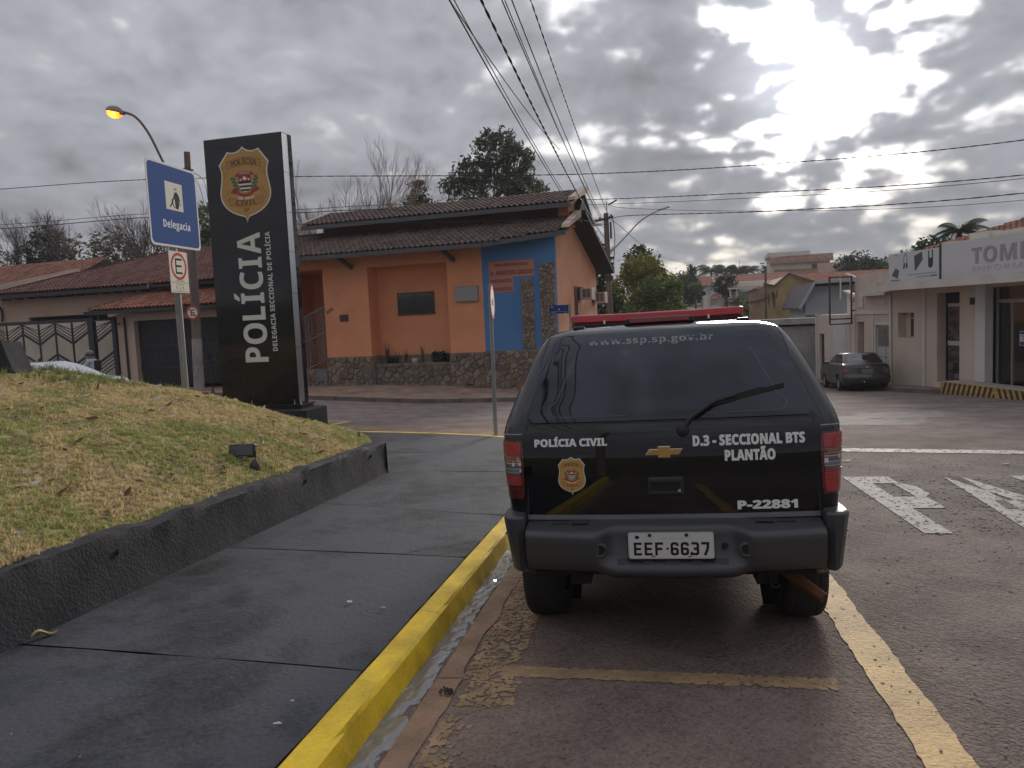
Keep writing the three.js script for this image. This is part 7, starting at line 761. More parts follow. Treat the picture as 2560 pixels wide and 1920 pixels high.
// behind the orange house
tree('eucalyptus_tree', 'tall loose grey green tree rising behind the orange house roof', [-9.4, FX(-9, -48), -48], [[-9.3, 12.2, -48, 1.5, 1.2, 1.4, 1500], [-10.9, 10.9, -48, 1.3, 0.9, 1.3, 1000], [-12.0, 10.1, -47.6, 0.9, 0.6, 0.9, 460], [-8.0, 11.3, -48, 1.0, 0.9, 1.0, 700], [-9.6, 9.6, -48, 1.9, 1.2, 1.5, 1500], [-7.6, 9.6, -48, 1.3, 0.9, 1.2, 900], [-8.6, 10.3, -48, 1.0, 0.8, 1.0, 600], [-6.9, 8.9, -48, 1.0, 0.7, 1, 420], [-11.3, 8.7, -47.6, 0.9, 0.5, 0.9, 300]], 0.17, gEuc, 0.28, 50, null, barkM, 0.5);
tree('small_tree', 'small sparse tree showing over the middle of the orange house roof', [-13.6, FX(-13, -45), -45.1], [[-13.6, 9.6, -45.1, 0.55, 0.6, 0.5, 320], [-13.9, 8.7, -45, 0.75, 0.6, 0.6, 420], [-13.1, 8.6, -45, 0.6, 0.5, 0.5, 260]], 0.13, gEuc, 0.14, 52);
tree('small_tree', 'tip of a little tree peeping over the upper roof ridge', [-11.6, FX(-11, -45), -45.3], [[-11.6, 8.6, -45.3, 0.35, 0.6, 0.35, 160], [-11.2, 8.1, -45.3, 0.7, 0.4, 0.5, 200]], 0.12, gEuc, 0.1, 53);
bareTree('bare_tree', 'wide leafless tree with many upright twigs behind the orange house', [-17.3, FX(-17, -42) + 1.2, -42.3], 11.3, 0.85, 61, barkPale, null, 7, 0.13, 6);
bareTree('bare_tree', 'smaller leafless tree to the right of the wide leafless tree', [-15.2, FX(-15, -42) + 1.0, -42.6], 9.8, 0.85, 62, barkPale, null, 6, 0.11, 5);
tree('leafy_tree', 'green tree between the lamp pole and the black pylon', [-31.2, FX(-31, -50), -50.5], [[-31.2, 9.4, -50.5, 1.3, 1.5, 1.2, 900], [-30.6, 7.4, -50.5, 1.7, 1.5, 1.4, 1100], [-32.2, 7.6, -50.5, 1.3, 1.3, 1.2, 700]], 0.2, gMid, 0.22, 54);
// scrubby wood behind the house at the left
{ const G1 = 'scrubby trees behind the red roofed house'; let s = 70;
  for (const [x, y, z, rx, ry, cols, lab] of [[-45.5, 6.3, -48.5, 2.6, 2.2, gBrown, 'brownish thicket at the far left behind the red roofs'], [-42.6, 8.0, -49, 1.3, 1.7, gDark, 'narrow vine covered tree with bare top twigs behind the red roofs'], [-40.2, 7.0, -49.5, 2.5, 2.1, gBrown, 'brown leaved tree right of the vine covered tree'], [-37.9, 7.6, -50, 1.9, 1.8, gBrown, 'rounded brown crown in the middle of the scrub'], [-34.0, 6.2, -50, 1.8, 1.4, gMid, 'green bush behind the highest red ridge']]) { tree('scrub_tree', lab, [x, FX(x, z), z], [[x, y, z, rx, ry, 1.6, 1500], [x + 1, y - 1.5, z, rx, 1.2, 1.5, 1100], [x - 1, y - 1.6, z, rx, 1.2, 1.5, 1100]], 0.15, cols, 0.2, s++, G1, barkDark); }
  bareTree('bare_tree', 'leafless crown sticking out of the vine covered tree', [-42.7, 6.6, -49], 4.2, 0.95, 81, barkDark, G1, 5, 0.07, 2); bareTree('bare_tree', 'spreading leafless tree behind the red ridge, left of the blue sign', [-36.0, FX(-36, -50), -50.4], 10.6, 1.0, 82, std(C(0.16, 0.12, 0.115), 0.95), G1, 7, 0.20, 2); bareTree('bare_tree', 'thin leafless tree at the far left of the scrub', [-46.2, 3, -49], 7, 0.9, 83, barkDark, G1, 6, 0.1, 2);
  for (const [x, y, z, h, sd, lab] of [[-44.4, 3, -49.5, 7.4, 84, 'leafless tree between the far left thicket and the vine covered tree'], [-39.0, 2.5, -50, 8.2, 85, 'leafless tree rising through the brown leaved crown'], [-34.6, 2, -50.6, 9.0, 86, 'leafless tree nearest to the blue sign']]) bareTree('bare_tree', lab, [x, y, z], h, 0.95, sd, std(C(0.13, 0.10, 0.095), 0.95), G1, 6, 0.11, 3);
  for (const [x, y, z, lab] of [[-39.3, 4.9, -46.5, 'low feathery palm clump behind the left ridge tiles'], [-34.6, 5.9, -47.5, 'feathery palm clump below the blue sign'], [-36.8, 5.2, -47, 'feathery palm clump between the two others']]) palm(lab, [x, far(x, z), z], y - far(x, z) - 0.4, 2.1, s++, 'palm clumps behind the red roofs', 18); }
// trees past the orange house
{ const G2 = 'trees beside the street past the orange house';
  tree('dark_tree', 'dense dark green tree right behind the orange house side wall', [-3.6, FX(-3.5, -41), -41], [[-3.3, 4.2, -41, 1.2, 1.7, 1.3, 1500], [-3.0, 2.0, -41, 1.5, 1.8, 1.3, 1900], [-2.2, 0.4, -41, 1.6, 1.5, 1.3, 1700], [-4.4, 2.2, -41, 1.2, 2, 1.2, 700]], 0.15, gDark, 0.2, 90, G2);
  tree('olive_tree', 'yellowish olive tree past the brown pole', [-0.9, FX(-1, -50), -51], [[-0.8, 4.4, -51, 1.4, 1.1, 1.3, 1300], [-1.6, 2.8, -51, 1.5, 1.4, 1.3, 1500], [0.2, 3.2, -51, 1.2, 1.3, 1.2, 1100], [-0.9, 0.9, -51, 2.0, 1.6, 1.3, 1500]], 0.17, gOlive, 0.2, 92, G2);
  tree('green_tree', 'fresh green spreading tree right of the olive one', [0.1, FX(0, -47), -47], [[0.2, 2.9, -47, 1.1, 0.9, 1.0, 1000], [0.9, 1.6, -47, 1.1, 1.1, 1.0, 1400], [-0.5, 1.2, -47, 1.4, 1.5, 1.0, 1300], [0.5, 0.0, -47, 1.6, 1.2, 1.0, 1500], [1.2, 3.1, -47.2, 0.6, 0.45, 0.6, 260]], 0.16, gFresh, 0.18, 94, G2);
  tree('dark_tree', 'round dark crown looking over the olive tree', [-1.2, FX(-1, -72), -72], [[-1.2, 6.3, -72, 1.3, 1.4, 1.2, 1500], [-0.6, 5.0, -72, 1.5, 1.4, 1.3, 1200]], 0.2, gDark, 0.25, 96, G2); }
// far side of the valley
{ const G3 = 'far trees up the hill', far_ = (name, lab, x, y, z, rx, ry, cols, n, s, sz = 0.3) => tree(name, lab, [x, FX(x, z), z], [[x, y, z, rx, ry, rx, n], [x + rx * 0.3, y - ry * 0.6, z, rx * 0.9, ry * 0.6, rx, Math.round(n * 0.5)]], sz, cols, 0.25, s, G3);
  far_('grey_tree', 'greyish thin tree at the top of the far street', 3.9, 6.0, -113, 1.8, 1.4, [[0.13, 0.12, 0.10], [0.10, 0.10, 0.08]], 700, 100); far_('dark_tree', 'dark green tree behind the clipped pavement tree', 4.3, 4.4, -98, 1.5, 1.6, gDark, 900, 102); far_('bush', 'dark bush hanging over the white garden wall', 7.6, 4.2, -86, 1.3, 1.1, gDark, 900, 104, 0.2); far_('hedge_bush', 'green bush behind the low brown wall', 9.3, 2.0, -80, 2.0, 1.0, gMid, 900, 106, 0.2);
  far_('dark_tree', 'low dark tree on the skyline behind the parapet house', 20.5, 7.0, -128, 4.0, 2.2, gDark, 1300, 108, 0.35); far_('dark_tree', 'broad dark tree in the gap left of the shop sign', 23.6, 5.6, -97, 2.4, 1.9, gDark, 1600, 110); far_('green_tree', 'lighter tree right behind the shop sign end', 27.8, 5.0, -98, 2.8, 1.8, gMid, 1600, 112); far_('dark_tree', 'small dark crown above the brown gable house', 24.5, 7.6, -128, 1.6, 1.2, gDark, 500, 114); far_('bush', 'dense bush rising behind the shop fascia', 14.6, 3.9, -43.8, 1.2, 1.0, gDark, 900, 116, 0.16); far_('grey_tree', 'sparse pale tree above the shop sign corner', 22.8, 5.4, -72, 1.6, 0.9, gEuc, 420, 118, 0.16); far_('bush', 'low green plants on the wall by the narrow dark door', 8.6, -0.1, -38.2, 0.6, 0.35, gMid, 220, 119, 0.10); far_('dark_tree', 'garden shrub beside the brown gable house', 22.0, 3.6, -92, 1.0, 1.2, gDark, 500, 121, 0.25); far_('dark_tree', 'small garden tree in front of the balcony house', 20.0, 3.4, -90, 0.9, 1.0, gDark, 420, 123, 0.25);
  { const t = thing('conifer', 'slim spiky conifer on the skyline', 'tree', [5.1, FX(5, -103), -103.5]); mesh('trunk', rod([0, 0, 0], [0, 5, 0], 0.15, 0.04), barkDark, t); const bl = []; for (let i = 0; i < 9; i++) bl.push([0.03 * i * (i % 2 ? 1 : -1), 2.6 + i * 0.29, 0, 0.5 - i * 0.05, 0.25, 0.4, 100]); mesh('crown', leaves(bl, 0.18, gDark, 130), leafMat, t); }
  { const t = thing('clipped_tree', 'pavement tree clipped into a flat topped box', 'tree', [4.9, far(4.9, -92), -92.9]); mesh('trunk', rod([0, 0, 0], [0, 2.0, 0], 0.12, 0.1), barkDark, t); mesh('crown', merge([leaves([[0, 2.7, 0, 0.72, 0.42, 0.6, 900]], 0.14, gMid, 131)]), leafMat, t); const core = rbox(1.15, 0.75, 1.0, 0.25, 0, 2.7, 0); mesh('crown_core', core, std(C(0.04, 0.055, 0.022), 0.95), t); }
  let s = 140; for (const [x, y, z, R, lab] of [[8.9, 7.7, -125, 3.2, 'first coconut palm on the skyline, beside the slim conifer'], [11.1, 7.7, -125.5, 2.8, 'second coconut palm on the skyline'], [13.0, 7.5, -126, 2.9, 'third coconut palm, left half of the dense pair'], [14.4, 7.4, -126.5, 2.9, 'fourth coconut palm, right half of the dense pair'], [17.8, 7.7, -127, 1.3, 'short palm next to the parapet house']]) palm(lab, [x, far(x, z), z], y - far(x, z), R, s++, 'palms on the skyline', 22);
  palm('palm tree standing behind the shop roof', [17.5, far(17.5, -49), -49.5], 5.6 - far(17.5, -49), 1.9, 150, null, 15); far_('bush', 'dark tree under the palm behind the shop roof', 16.6, 4.2, -49, 1.4, 1.0, gDark, 800, 152, 0.2);
}
{ // flowering twig reaching in from a tree out of the left of the view
  const t = thing('flowering_tree', 'flowering tree of which one twig reaches into the sky at the left', 'tree', [-9.6, bank(-9.6, -6.2), -6.2]); mesh('trunk', merge([rod([0, 0, 0], [-0.2, 3.2, 0], 0.14, 0.09), rod([-0.2, 3.0, 0], [1.0, 3.35, -0.9], 0.05, 0.018), rod([1.0, 3.35, -0.9], [1.75, 3.40, -1.45], 0.016, 0.007), rod([1.0, 3.35, -0.9], [1.66, 3.20, -1.4], 0.012, 0.006), rod([-0.2, 3.2, 0], [-0.8, 4.6, 0.5], 0.07, 0.03)]), barkM, t); mesh('crown', leaves([[-0.8, 4.8, 0.4, 1.0, 0.9, 1.0, 900], [0.6, 3.5, -0.6, 0.5, 0.35, 0.4, 160], [1.50, 3.40, -1.3, 0.22, 0.10, 0.16, 26], [1.55, 3.2, -1.35, 0.16, 0.07, 0.14, 14]], 0.07, gMid, 160), leafMat, t); const fl = []; const r = rng(5); for (const [x, y, z] of [[1.78, 3.42, -1.47], [1.72, 3.36, -1.42], [1.68, 3.19, -1.42], [1.6, 3.16, -1.36]]) for (let k = 0; k < 5; k++) fl.push(new THREE.CircleGeometry(0.028, 5).rotateX(r() * 3).rotateY(r() * 6).translate(x + (r() - 0.5) * 0.06, y + (r() - 0.5) * 0.06, z + (r() - 0.5) * 0.06)); mesh('blossom', merge(fl), std(C(0.6, 0.55, 0.42), 0.8, { side: THREE.DoubleSide }), t);
}
// ------------------------------------------------------------------ far houses
const redFar = std(C(0.36, 0.155, 0.10), 0.9, { map: rep(T_concrete, 0.8) }), brownFar = std(C(0.33, 0.19, 0.135), 0.9, { map: rep(T_concrete, 0.8) });
function gableRoof(x0, x1, z0, z1, y, h, ov, m, parent, along = 'x') { const zm = (z0 + z1) / 2, xm = (x0 + x1) / 2; const v = along === 'x' ? [[x0 - ov, y, z1 + ov], [x1 + ov, y, z1 + ov], [x1 + ov, y + h, zm], [x0 - ov, y + h, zm], [x0 - ov, y, z0 - ov], [x1 + ov, y, z0 - ov]] : [[x0 - ov, y, z1 + ov], [xm, y + h, z1 + ov], [xm, y + h, z0 - ov], [x0 - ov, y, z0 - ov], [x1 + ov, y, z1 + ov], [x1 + ov, y, z0 - ov]]; const f = along === 'x' ? [[0, 1, 2, 3], [3, 2, 5, 4], [0, 3, 4], [1, 5, 2], [0, 4, 5, 1]] : [[0, 1, 2, 3], [1, 4, 5, 2], [0, 4, 1], [3, 2, 5], [0, 3, 5, 4]]; return mesh('roof', tri(v, f), m, parent); }
{ const t = thing('long_red_house', 'long low white house under a red tile roof on the far hillside', 'house', [5.6, far(8, -103) - 0.5, -103], -0.06); mesh('wall', uvm(bx(0, 11, -2, 2.9, -7, 0)), whiteW, t); gableRoof(0, 11, -7, 0, 2.85, 1.35, 0.5, redFar, t); mesh('roof_trim', merge([bar([2.35, 2.9, 0.55], [2.1, 3.9, -2.5], 0.25, 0.12), bar([4.4, 2.9, 0.55], [4.15, 3.9, -2.5], 0.25, 0.12)]), cream, t); for (const x of [0.6, 3.2]) { const w = mesh('window', bx(x, x + 0.8, 0.9, 1.9, 0.0, 0.05), std(C(0.1, 0.1, 0.11), 0.5), t); mesh('pane', bx(x + 0.08, x + 0.72, 1.0, 1.8, 0.05, 0.06), darkGlass, w); } mesh('gate', bx(0.1, 0.9, -1.2, 1.2, 0.02, 0.08), ironDark, t); mesh('antenna', rod([5.5, 3.9, -3], [5.5, 6.0, -3], 0.03), hardware, t); }
{ const t = thing('white_garden_wall', 'white garden wall climbing the far street', 'wall', [5.9, 0, -88], 0); mesh('wall_body', uvm(merge([bx(0, 0.2, -1, 3.3, -12, 0.1), bx(0.2, 5, -1, 3.0, -0.1, 0.1)])), cream, t); mesh('gate_post', bx(-0.1, 0.3, 0.5, 3.6, 0.1, 0.5), cream, t); }
{ const t = thing('carport_house', 'cream house with ribbed brown carport roof above the garden wall', 'house', [7.8, far(8, -84), -84]); mesh('wall', uvm(bx(0.3, 5.6, -1, 2.4, -5, -1)), cream, t); const rf = mesh('roof', tri([[-0.1, 2.75, 0.4], [5.6, 2.75, 0.4], [5.6, 3.5, -5], [-0.1, 3.5, -5]], [[0, 1, 2, 3], [3, 2, 1, 0]]), std(C(0.17, 0.10, 0.085), 0.8), t); for (let i = 0; i < 24; i++) mesh('roof_rib', bar([i * 0.235, 2.80, 0.42], [i * 0.235, 3.55, -5], 0.07, 0.05), std(C(0.22, 0.14, 0.115), 0.8), rf); mesh('fascia_board', bx(-0.1, 5.6, 2.62, 2.76, 0.36, 0.44), cream, t); for (const x of [0.1, 0.75]) mesh('post', bx(x, x + 0.16, -1, 2.65, 0.1, 0.26), cream, t); }
{ const t = thing('brown_wall', 'low brown wall with sloping cream rail beside the yellow house', 'wall', [6.1, far(7, -70), -70], 0.1); mesh('wall_body', uvm(prism([[0, -2], [2.4, -2], [2.4, 1.0], [0.9, 1.0], [0, 2.0]], 0.2)), plaster(0.22, 0.15, 0.12), t); mesh('rail', bar([0.9, 1.25, 0.3], [2.6, 0.0, 0.3], 0.12, 0.12), cream, t); mesh('post', bx(0.8, 0.95, -1, 1.45, 0.25, 0.4), cream, t); }
{ const t = thing('yellow_house', 'stained old yellow house with plain gable wall facing the crossing', 'house', [7.6, far(9, -64), -64.6], -0.02); const yel = std(C(0.44, 0.315, 0.155), 0.9, { map: rep(T_concrete, 0.22), bumpMap: rep(T_rough, 1), bumpScale: 0.01 }), yfront = std(C(0.42, 0.285, 0.185), 0.9, { map: rep(T_concrete, 0.22) }); mesh('wall', uvm(prism([[1.15, -2.2], [6.0, -2.2], [6.0, 2.9], [5.2, 3.75], [3.0, 4.55], [1.9, 3.7], [1.15, 3.85]], 9).translate(0, 0, -9)), yel, t); mesh('front_wall', uvm(prism([[0, -2.2], [1.15, -2.2], [1.15, 3.85], [0.55, 3.55], [0, 3.45]], 0.3).translate(0, 0, -0.2)), yfront, t); mesh('cornice', merge([bar([0, 2.55, 0.15], [1.2, 2.75, 0.15], 0.16, 0.1), bar([-0.05, 3.4, 0.12], [0.6, 3.6, 0.12], 0.2, 0.12)]), std(C(0.12, 0.085, 0.06), 0.9), t); mesh('roof_edge', merge([bar([1.1, 3.95, 0.05], [1.95, 3.75, 0.05], 0.3, 0.14), bar([1.95, 3.75, 0.05], [3.0, 4.65, 0.05], 0.3, 0.14), bar([3.0, 4.65, 0.05], [5.3, 3.8, 0.05], 0.3, 0.14), bar([5.3, 3.8, 0.05], [6.3, 2.8, 0.05], 0.3, 0.14)]), std(C(0.13, 0.085, 0.065), 0.9), t); for (const x of [0.15, 0.72]) mesh('window', bx(x, x + 0.26, -0.8, 0.75, 0.1, 0.13), std(C(0.28, 0.15, 0.085), 0.8), t); mesh('stain', (() => { const g = []; const r = rng(9); for (let i = 0; i < 16; i++) { const x = 1.3 + r() * 0.9, y = 3.5 - r() * 0.5; g.push(tri([[x, y, 0.004], [x + 0.05 + r() * 0.1, y - 0.1, 0.004], [x + 0.04, y - 0.4 - r() * 1.1, 0.004], [x - 0.03, y - 0.3, 0.004]], [[0, 3, 2, 1]])); } return merge(g); })(), std(C(0.17, 0.12, 0.075), 0.95), t);
  const n = thing('notice_board', 'white notice on a short post in front of the yellow house', 'sign', [6.9, far(7, -52), -52]); mesh('post', rod([0, 0, 0], [0, 2.1, 0], 0.03), steelPost, n); mesh('board', bx(-0.28, 0.28, 1.3, 2.3, 0.02, 0.04), std(C(0.5, 0.5, 0.5), 0.6), n);
  const p = thing('wooden_pole', 'slim weathered pole against the yellow gable wall', 'pole', [8.75, far(9, -63), -63.6]); mesh('pole', rod([0, 0, 0], [0, 5.2, 0], 0.10, 0.08), barkM, p); mesh('clamp', bx(-0.14, 0.14, 2.9, 3.0, -0.1, 0.1), hardware, p); }
{ const t = thing('parapet_house', 'pale flat topped house with tall parapet on the hill', 'house', [16.6, far(19, -116), -116], -0.08); mesh('wall', uvm(merge([bx(0, 8, -3, 5.4, -8, 0), bx(-0.3, 5.4, 5.4, 6.0, -8, 0.1)])), cream, t); mesh('roof', tri([[-0.4, 4.4, 0.7], [8.4, 4.4, 0.7], [8.4, 5.5, -0.1], [2.6, 5.5, -0.1], [-0.4, 5.2, -0.1]], [[0, 1, 2, 3, 4]]), brownFar, t); mesh('lower_roof', tri([[0.2, 2.6, 1.4], [9.4, 2.2, 1.4], [9.4, 3.4, 0.05], [0.6, 3.6, 0.05]], [[0, 1, 2, 3]]), brownFar, t); const w = mesh('window', bx(5.6, 6.3, 3.5, 4.1, 0.0, 0.05), std(C(0.1, 0.08, 0.07), 0.6), t); mesh('pane', bx(5.7, 6.2, 3.6, 4.0, 0.05, 0.06), darkGlass, w); }
{ const t = thing('balcony_house', 'brown gabled house with white balcony on the hillside', 'house', [20.7, far(22, -101), -101], -0.2); mesh('wall', uvm(bx(0, 6, -3, 3.4, -6, 0)), plaster(0.42, 0.34, 0.26), t); gableRoof(0, 6, -6, 0, 3.3, 1.35, 0.6, brownFar, t); mesh('balcony', uvm(bx(0.5, 2.4, 1.2, 2.1, 0.0, 0.9)), cream, t); mesh('balcony_roof', bx(0.3, 2.6, 2.75, 2.95, -0.2, 1.1), brownFar, t); const w = mesh('window', bx(3.4, 4.4, 1.3, 2.4, 0, 0.05), std(C(0.12, 0.1, 0.09), 0.6), t); mesh('pane', bx(3.5, 4.3, 1.4, 2.3, 0.05, 0.06), darkGlass, w); }
{ const t = thing('tiled_roof_house', 'house of which only reddish roofs show above the white gable', 'house', [14.6, far(16, -78), -78], -0.1); mesh('wall', uvm(bx(-1, 8, -2, 3.0, -6, 0)), pinkPale, t); gableRoof(-1, 8, -6, 0, 2.9, 1.3, 0.5, redFar, t); mesh('roof_trim', bar([3.6, 3.9, -1.6], [4.9, 3.1, 0.5], 0.3, 0.14), cream, t); }
{ const t = thing('tiled_roof_house', 'house with low brown hipped roof close behind the pink parapet', 'house', [15.6, far(17, -55), -55], -0.25); mesh('wall', uvm(bx(-0.6, 5, -2, 2.6, -5, 0)), pinkPale, t); gableRoof(-0.6, 5, -5, 0, 2.5, 1.2, 0.5, brownFar, t); mesh('antenna', merge([rod([1, 3.6, -2], [1, 5.6, -2], 0.02), rod([0.5, 5.4, -2], [1.5, 5.4, -2], 0.012), rod([0.65, 5.1, -2], [1.35, 5.1, -2], 0.012)]), hardware, t); }
{ const t = thing('stop_sign', 'faded red stop sign on a pale post up the street', 'sign', [5.5, far(5.5, -72), -72]); mesh('post', rod([0, 0, 0], [0, 2.3, 0], 0.04), steelPost, t); const d = mesh('sign_plate', new THREE.CylinderGeometry(0.36, 0.36, 0.02, 8).rotateX(Math.PI / 2).rotateZ(Math.PI / 8).translate(0, 2.55, 0.05), std(C(0.38, 0.12, 0.10), 0.6), t); mesh('lettering', text('PARE', -0.22, 0.22, 2.48, 0.14, 0.005).translate(0, 0, 0.062), whiteFilm, d);
  const n = thing('notice_board', 'tall white notice banner on the kerb below the stop sign', 'sign', [4.6, far(4.6, -60), -60]); mesh('post', rod([0, 0, 0], [0, 1.6, 0], 0.03), steelPost, n); mesh('board', bx(-0.32, 0.32, 0.9, 2.9, 0.03, 0.05), std(C(0.52, 0.48, 0.47), 0.6), n); mesh('print_band', bx(-0.26, 0.26, 2.2, 2.4, 0.051, 0.054), std(C(0.42, 0.22, 0.2), 0.6), n); }
{ const sw = structGroup('pavement'); mesh('pavement_surface', grid(2, 20, (u, v) => { const z = lerp(-70, -112, v), x = lerp(3.4, 6.0, u); return [x + 0.02 * (-70 - z), far(x, z) + 0.15, z]; }), std(C(0.36, 0.33, 0.30), 0.9), sw); }

scene.fog = new THREE.FogExp2(C(0.36, 0.36, 0.38), 0.0006);
// ------------------------------------------------------------------ small things
{ const p = B2W(-12.95, 0, 2.4), t = thing('litter_basket', 'dark wire litter basket on a post in front of the garage', 'basket', [p[0], -0.62, p[2]], BA); mesh('post', rod([0, 0, 0], [0, 1.1, 0], 0.03), ironDark, t); const b = []; for (let i = 0; i <= 14; i++) { const x = -0.5 + i / 14; b.push(bar([x, 1.12, 0.16], [x, 1.46, 0.2], 0.012, 0.012), bar([x, 1.12, -0.16], [x, 1.46, -0.2], 0.012, 0.012)); } for (const y of [1.12, 1.46]) b.push(bar([-0.52, y, 0.18], [0.52, y, 0.18], 0.02, 0.02), bar([-0.52, y, -0.18], [0.52, y, -0.18], 0.02, 0.02), bar([-0.52, y, -0.18], [-0.52, y, 0.18], 0.02, 0.02), bar([0.52, y, -0.18], [0.52, y, 0.18], 0.02, 0.02)); b.push(bx(-0.5, 0.5, 1.10, 1.12, -0.16, 0.16)); const m = mesh('basket_mesh', merge(b), ironDark, t); m.userData.kind = 'stuff'; }
{ const p = [-15.29, far(-15.3, -24.5), -24.55], t = thing('traffic_cone', 'small dark cone standing on the street by the garage', 'cone', p); mesh('cone_body', new THREE.LatheGeometry([[0.13, 0.0], [0.13, 0.03], [0.10, 0.04], [0.035, 0.42], [0.0, 0.43]].map(q => new THREE.Vector2(...q)), 20), std(C(0.04, 0.045, 0.05), 0.7), t); mesh('cone_foot', box(0.3, 0.03, 0.3, 0, 0.015, 0), std(C(0.03, 0.03, 0.032), 0.7), t); }
// motorcycle and rider behind the white car
{ const bx0 = -19.0, bz0 = -23.2, gy = far(bx0, bz0); const t = thing('motorcycle', 'dark motorcycle under the helmeted rider', 'motorcycle', [bx0, gy, bz0], Math.PI / 2 + 0.1); for (const z of [-0.65, 0.65]) { const w = mesh('wheel', new THREE.TorusGeometry(0.26, 0.05, 10, 28).rotateY(Math.PI / 2).translate(0, 0.31, z), rubber, t); mesh('rim', new THREE.TorusGeometry(0.2, 0.015, 6, 24).rotateY(Math.PI / 2).translate(0, 0.31, z), chrome, w); } mesh('frame', merge([rod([0, 0.31, 0.65], [0, 0.62, 0.1], 0.025), rod([0, 0.62, 0.1], [0, 0.75, -0.4], 0.03), rod([-0.06, 0.31, -0.65], [-0.06, 0.95, -0.42], 0.02), rod([0.06, 0.31, -0.65], [0.06, 0.95, -0.42], 0.02), bx(-0.1, 0.1, 0.25, 0.55, -0.2, 0.2)]), hardware, t); mesh('tank', new THREE.SphereGeometry(0.2, 16, 12).scale(0.7, 0.6, 1.3).translate(0, 0.80, -0.18), std(C(0.10, 0.02, 0.02), 0.3), t); mesh('seat', rbox(0.24, 0.09, 0.62, 0.03, 0, 0.77, 0.32), rubber, t); mesh('handlebar', tube([[-0.34, 1.0, -0.25], [-0.1, 1.02, -0.42], [0.1, 1.02, -0.42], [0.34, 1.0, -0.25]], 0.015, 20, 6), hardware, t); for (const s of [-1, 1]) mesh('mirror', merge([rod([s * 0.26, 1.0, -0.3], [s * 0.32, 1.18, -0.34], 0.008), rbox(0.12, 0.07, 0.02, 0.008, s * 0.33, 1.2, -0.34)]), hardware, t);
  // rider: one continuous body from tapered capsules
  const r = thing('person', 'rider in black open helmet and pale shirt with dark backpack, on motorcycle', 'person', [bx0, gy, bz0], Math.PI / 2 + 0.1);
  const J = { pel: [0, 0.90, 0.18], chest: [0, 1.28, 0.10], neck: [0, 1.44, 0.07], head: [0, 1.54, 0.04] }; const bones = [[[0, 0.92, 0.18], [0, 1.14, 0.15], 0.15, 0.135], [[0, 1.14, 0.15], [0, 1.32, 0.11], 0.14, 0.15], [[-0.15, 1.36, 0.10], [0.15, 1.36, 0.10], 0.075, 0.075], [[0, 1.38, 0.10], [0, 1.50, 0.07], 0.06, 0.055]]; for (const s of [-1, 1]) bones.push([[s * 0.19, 1.35, 0.10], [s * 0.27, 1.12, -0.02], 0.06, 0.047], [[s * 0.27, 1.12, -0.02], [s * 0.31, 1.03, -0.24], 0.045, 0.034], [[s * 0.31, 1.03, -0.24], [s * 0.32, 1.02, -0.31], 0.036, 0.03], [[s * 0.10, 0.90, 0.15], [s * 0.17, 0.80, -0.26], 0.09, 0.065], [[s * 0.17, 0.80, -0.26], [s * 0.16, 0.40, -0.06], 0.06, 0.042], [[s * 0.16, 0.40, -0.06], [s * 0.16, 0.34, -0.22], 0.045, 0.04]);
  const N = 72, mc = new MarchingCubes(N, std(C(1, 1, 1), 0.8), false, false, 60000); mc.isolation = 0; const S = 0.95, cy = 0.92; let q = 0; for (let k = 0; k < N; k++) for (let j = 0; j < N; j++) for (let i = 0; i < N; i++) { const P = [(i / N * 2 - 1) * S, (j / N * 2 - 1) * S + cy, (k / N * 2 - 1) * S]; let d = 1e3; for (const [a, b, r1, r2] of bones) { const ab = [b[0] - a[0], b[1] - a[1], b[2] - a[2]], ap = [P[0] - a[0], P[1] - a[1], P[2] - a[2]], L2 = ab[0] ** 2 + ab[1] ** 2 + ab[2] ** 2, h = Math.max(0, Math.min(1, (ap[0] * ab[0] + ap[1] * ab[1] + ap[2] * ab[2]) / L2)); const e = Math.hypot(ap[0] - ab[0] * h, ap[1] - ab[1] * h, ap[2] - ab[2] * h) - lerp(r1, r2, h); const kk = 0.05, hh = Math.max(0, Math.min(1, 0.5 + 0.5 * (d - e) / kk)); d = lerp(d, e, hh) - kk * hh * (1 - hh); } mc.field[q++] = -d; } mc.update(); const cnt = mc.count, pos = mc.positionArray.slice(0, cnt * 3), nor = mc.normalArray.slice(0, cnt * 3), col = []; for (let i = 0; i < cnt; i++) { pos[i * 3] *= S; pos[i * 3 + 1] = pos[i * 3 + 1] * S + cy; pos[i * 3 + 2] *= S; const y = pos[i * 3 + 1], z = pos[i * 3 + 2], x = Math.abs(pos[i * 3]); const skin = (x > 0.22 && z < -0.05) || y > 1.43; const leg = y < 0.93 && x < 0.24; col.push(...(skin ? [0.30, 0.17, 0.11] : leg ? [0.035, 0.04, 0.06] : [0.42, 0.43, 0.48])); } const bg = new THREE.BufferGeometry(); bg.setAttribute('position', new THREE.BufferAttribute(pos, 3)); bg.setAttribute('normal', new THREE.BufferAttribute(nor, 3)); bg.setAttribute('color', new THREE.Float32BufferAttribute(col, 3)); mesh('body', bg, std(C(1, 1, 1), 0.85, { vertexColors: true }), r);
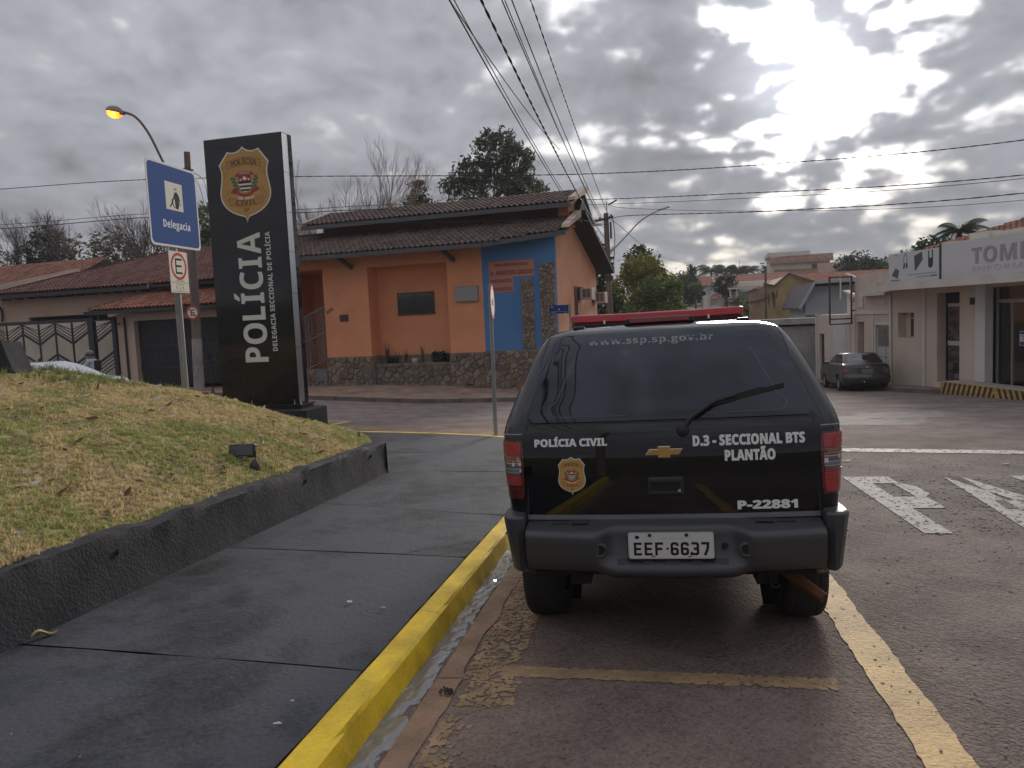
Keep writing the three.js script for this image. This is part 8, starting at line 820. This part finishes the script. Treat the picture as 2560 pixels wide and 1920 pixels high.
  const hm = mesh('helmet', new THREE.SphereGeometry(0.148, 24, 18).scale(0.92, 0.98, 1.08).translate(0, 1.585, 0.05), phys(C(0.025, 0.026, 0.028), 0.25, { clearcoat: 1 }), r); mesh('visor', new THREE.SphereGeometry(0.152, 20, 10, -0.1 + Math.PI, Math.PI + 0.2, 1.1, 0.7).rotateY(-Math.PI / 2 - Math.PI / 2).scale(0.93, 0.98, 1.1).translate(0, 1.585, 0.045), phys(C(0.02, 0.02, 0.022), 0.1, { clearcoat: 1 }), hm); mesh('helmet_band', new THREE.TorusGeometry(0.136, 0.008, 6, 28).rotateX(Math.PI / 2).scale(1, 1, 1.1).translate(0, 1.50, 0.05), std(C(0.5, 0.5, 0.5), 0.5), hm); mesh('helmet_logo', new THREE.CircleGeometry(0.035, 14).rotateY(Math.PI / 2).translate(0.142, 1.60, 0.05), std(C(0.35, 0.37, 0.38), 0.5), hm);
  mesh('backpack', rbox(0.26, 0.36, 0.14, 0.05, 0, 1.20, 0.31), std(C(0.02, 0.018, 0.022), 0.8), r); mesh('backpack_tag', rbox(0.10, 0.05, 0.03, 0.01, 0.04, 1.37, 0.30), std(C(0.55, 0.10, 0.13), 0.7), r);
}
// bits of litter and blossom on the pavement and road
{ const r = rng(15), m = std(C(0.5, 0.48, 0.46), 0.8, { side: THREE.DoubleSide }), gs = []; const scrap = (x, z, y, R) => { const v = [[x, y, z]], f = [], K = 6; for (let k = 0; k < K; k++) { const a = k / K * 6.28, q = R * (0.4 + 0.8 * r()); v.push([x + Math.cos(a) * q, y + 0.004 + 0.006 * r(), z + Math.sin(a) * q * 0.7]); f.push([0, 1 + (k + 1) % K, 1 + k]); } return tri(v, f); };
  for (let i = 0; i < 45; i++) { const z = -2 - r() * 10, x = lerp(-3.4, -1.5, r()); gs.push(scrap(x, z, far(x, z) + SWH + 0.010, 0.003 + 0.009 * r() * r())); } for (const [x, z, R] of [[-1.56, -2.78, 0.022], [-1.87, -4.3, 0.03], [-1.62, -4.2, 0.02]]) gs.push(scrap(x, z, far(x, z) + SWH + 0.012, R)); const o = mesh('pavement_litter', merge(gs), m, scene); tag(o, 'tiny pale petals and scraps scattered on the dark pavement', 'litter', null, 'stuff');
  const g2 = []; for (let i = 0; i < 60; i++) { const z = -3 - r() * 12, x = lerp(1.3, 7, r()); g2.push(scrap(x, z, far(x, z) + 0.010, 0.008 + 0.012 * r())); } for (const [x, z, R] of [[2.5, -10.9, 0.07], [3.4, -10.7, 0.04], [4.3, -10.5, 0.05], [5.3, -10.2, 0.05], [2.6, -18.4, 0.12]]) g2.push(scrap(x, z, far(x, z) + 0.012, R)); const o2 = mesh('road_litter', merge(g2), m, scene); tag(o2, 'pale paper scraps scattered on the asphalt', 'litter', null, 'stuff');
  const g3 = []; const r3 = rng(99); for (let i = 0; i < 2600; i++) { const z = 0.5 - Math.pow(r3(), 0.8) * 12, x = lerp(1.2, 8, r3()), R = 0.004 + 0.008 * r3(); const q = new THREE.OctahedronGeometry(R, 0); q.scale(1.3, 0.55, 1); q.rotateY(r3() * 3); q.translate(x, far(x, z) + 0.003, z); g3.push(q); } const o3 = mesh('loose_chippings', merge(g3), std(C(0.26, 0.23, 0.215), 0.85), scene); tag(o3, 'loose stone chippings standing out of the worn asphalt', 'gravel', null, 'stuff');
  const lf = thing('dry_leaf', 'curled pale leaf lying at the foot of the dark wall', 'leaf', [-3.40, far(-3.4, -3.65) + SWH + 0.012, -3.62], 0.9); mesh('leaf_blade', grid(8, 3, (u, v) => [(u - 0.5) * 0.13, 0.018 * Math.sin(u * 6) + 0.02 * (v - 0.5) ** 2 * 4, (v - 0.5) * 0.045 * Math.sin(Math.PI * (0.08 + u * 0.86))]), std(C(0.45, 0.36, 0.2), 0.8, { side: THREE.DoubleSide }), lf);
  const wd = thing('weed', 'small dark weed growing out of the gutter joint', 'weed', [-1.02, far(-1.02, -3.42), -3.42]); const ws = []; for (let i = 0; i < 26; i++) ws.push(new THREE.CircleGeometry(0.009, 5).rotateX(r() * 3).rotateY(r() * 6).translate((r() - 0.5) * 0.07, 0.006 + 0.02 * r(), (r() - 0.5) * 0.07)); mesh('leaves', merge(ws), std(C(0.04, 0.03, 0.022), 0.9, { side: THREE.DoubleSide }), wd);
}
renderer.render(scene, camera);
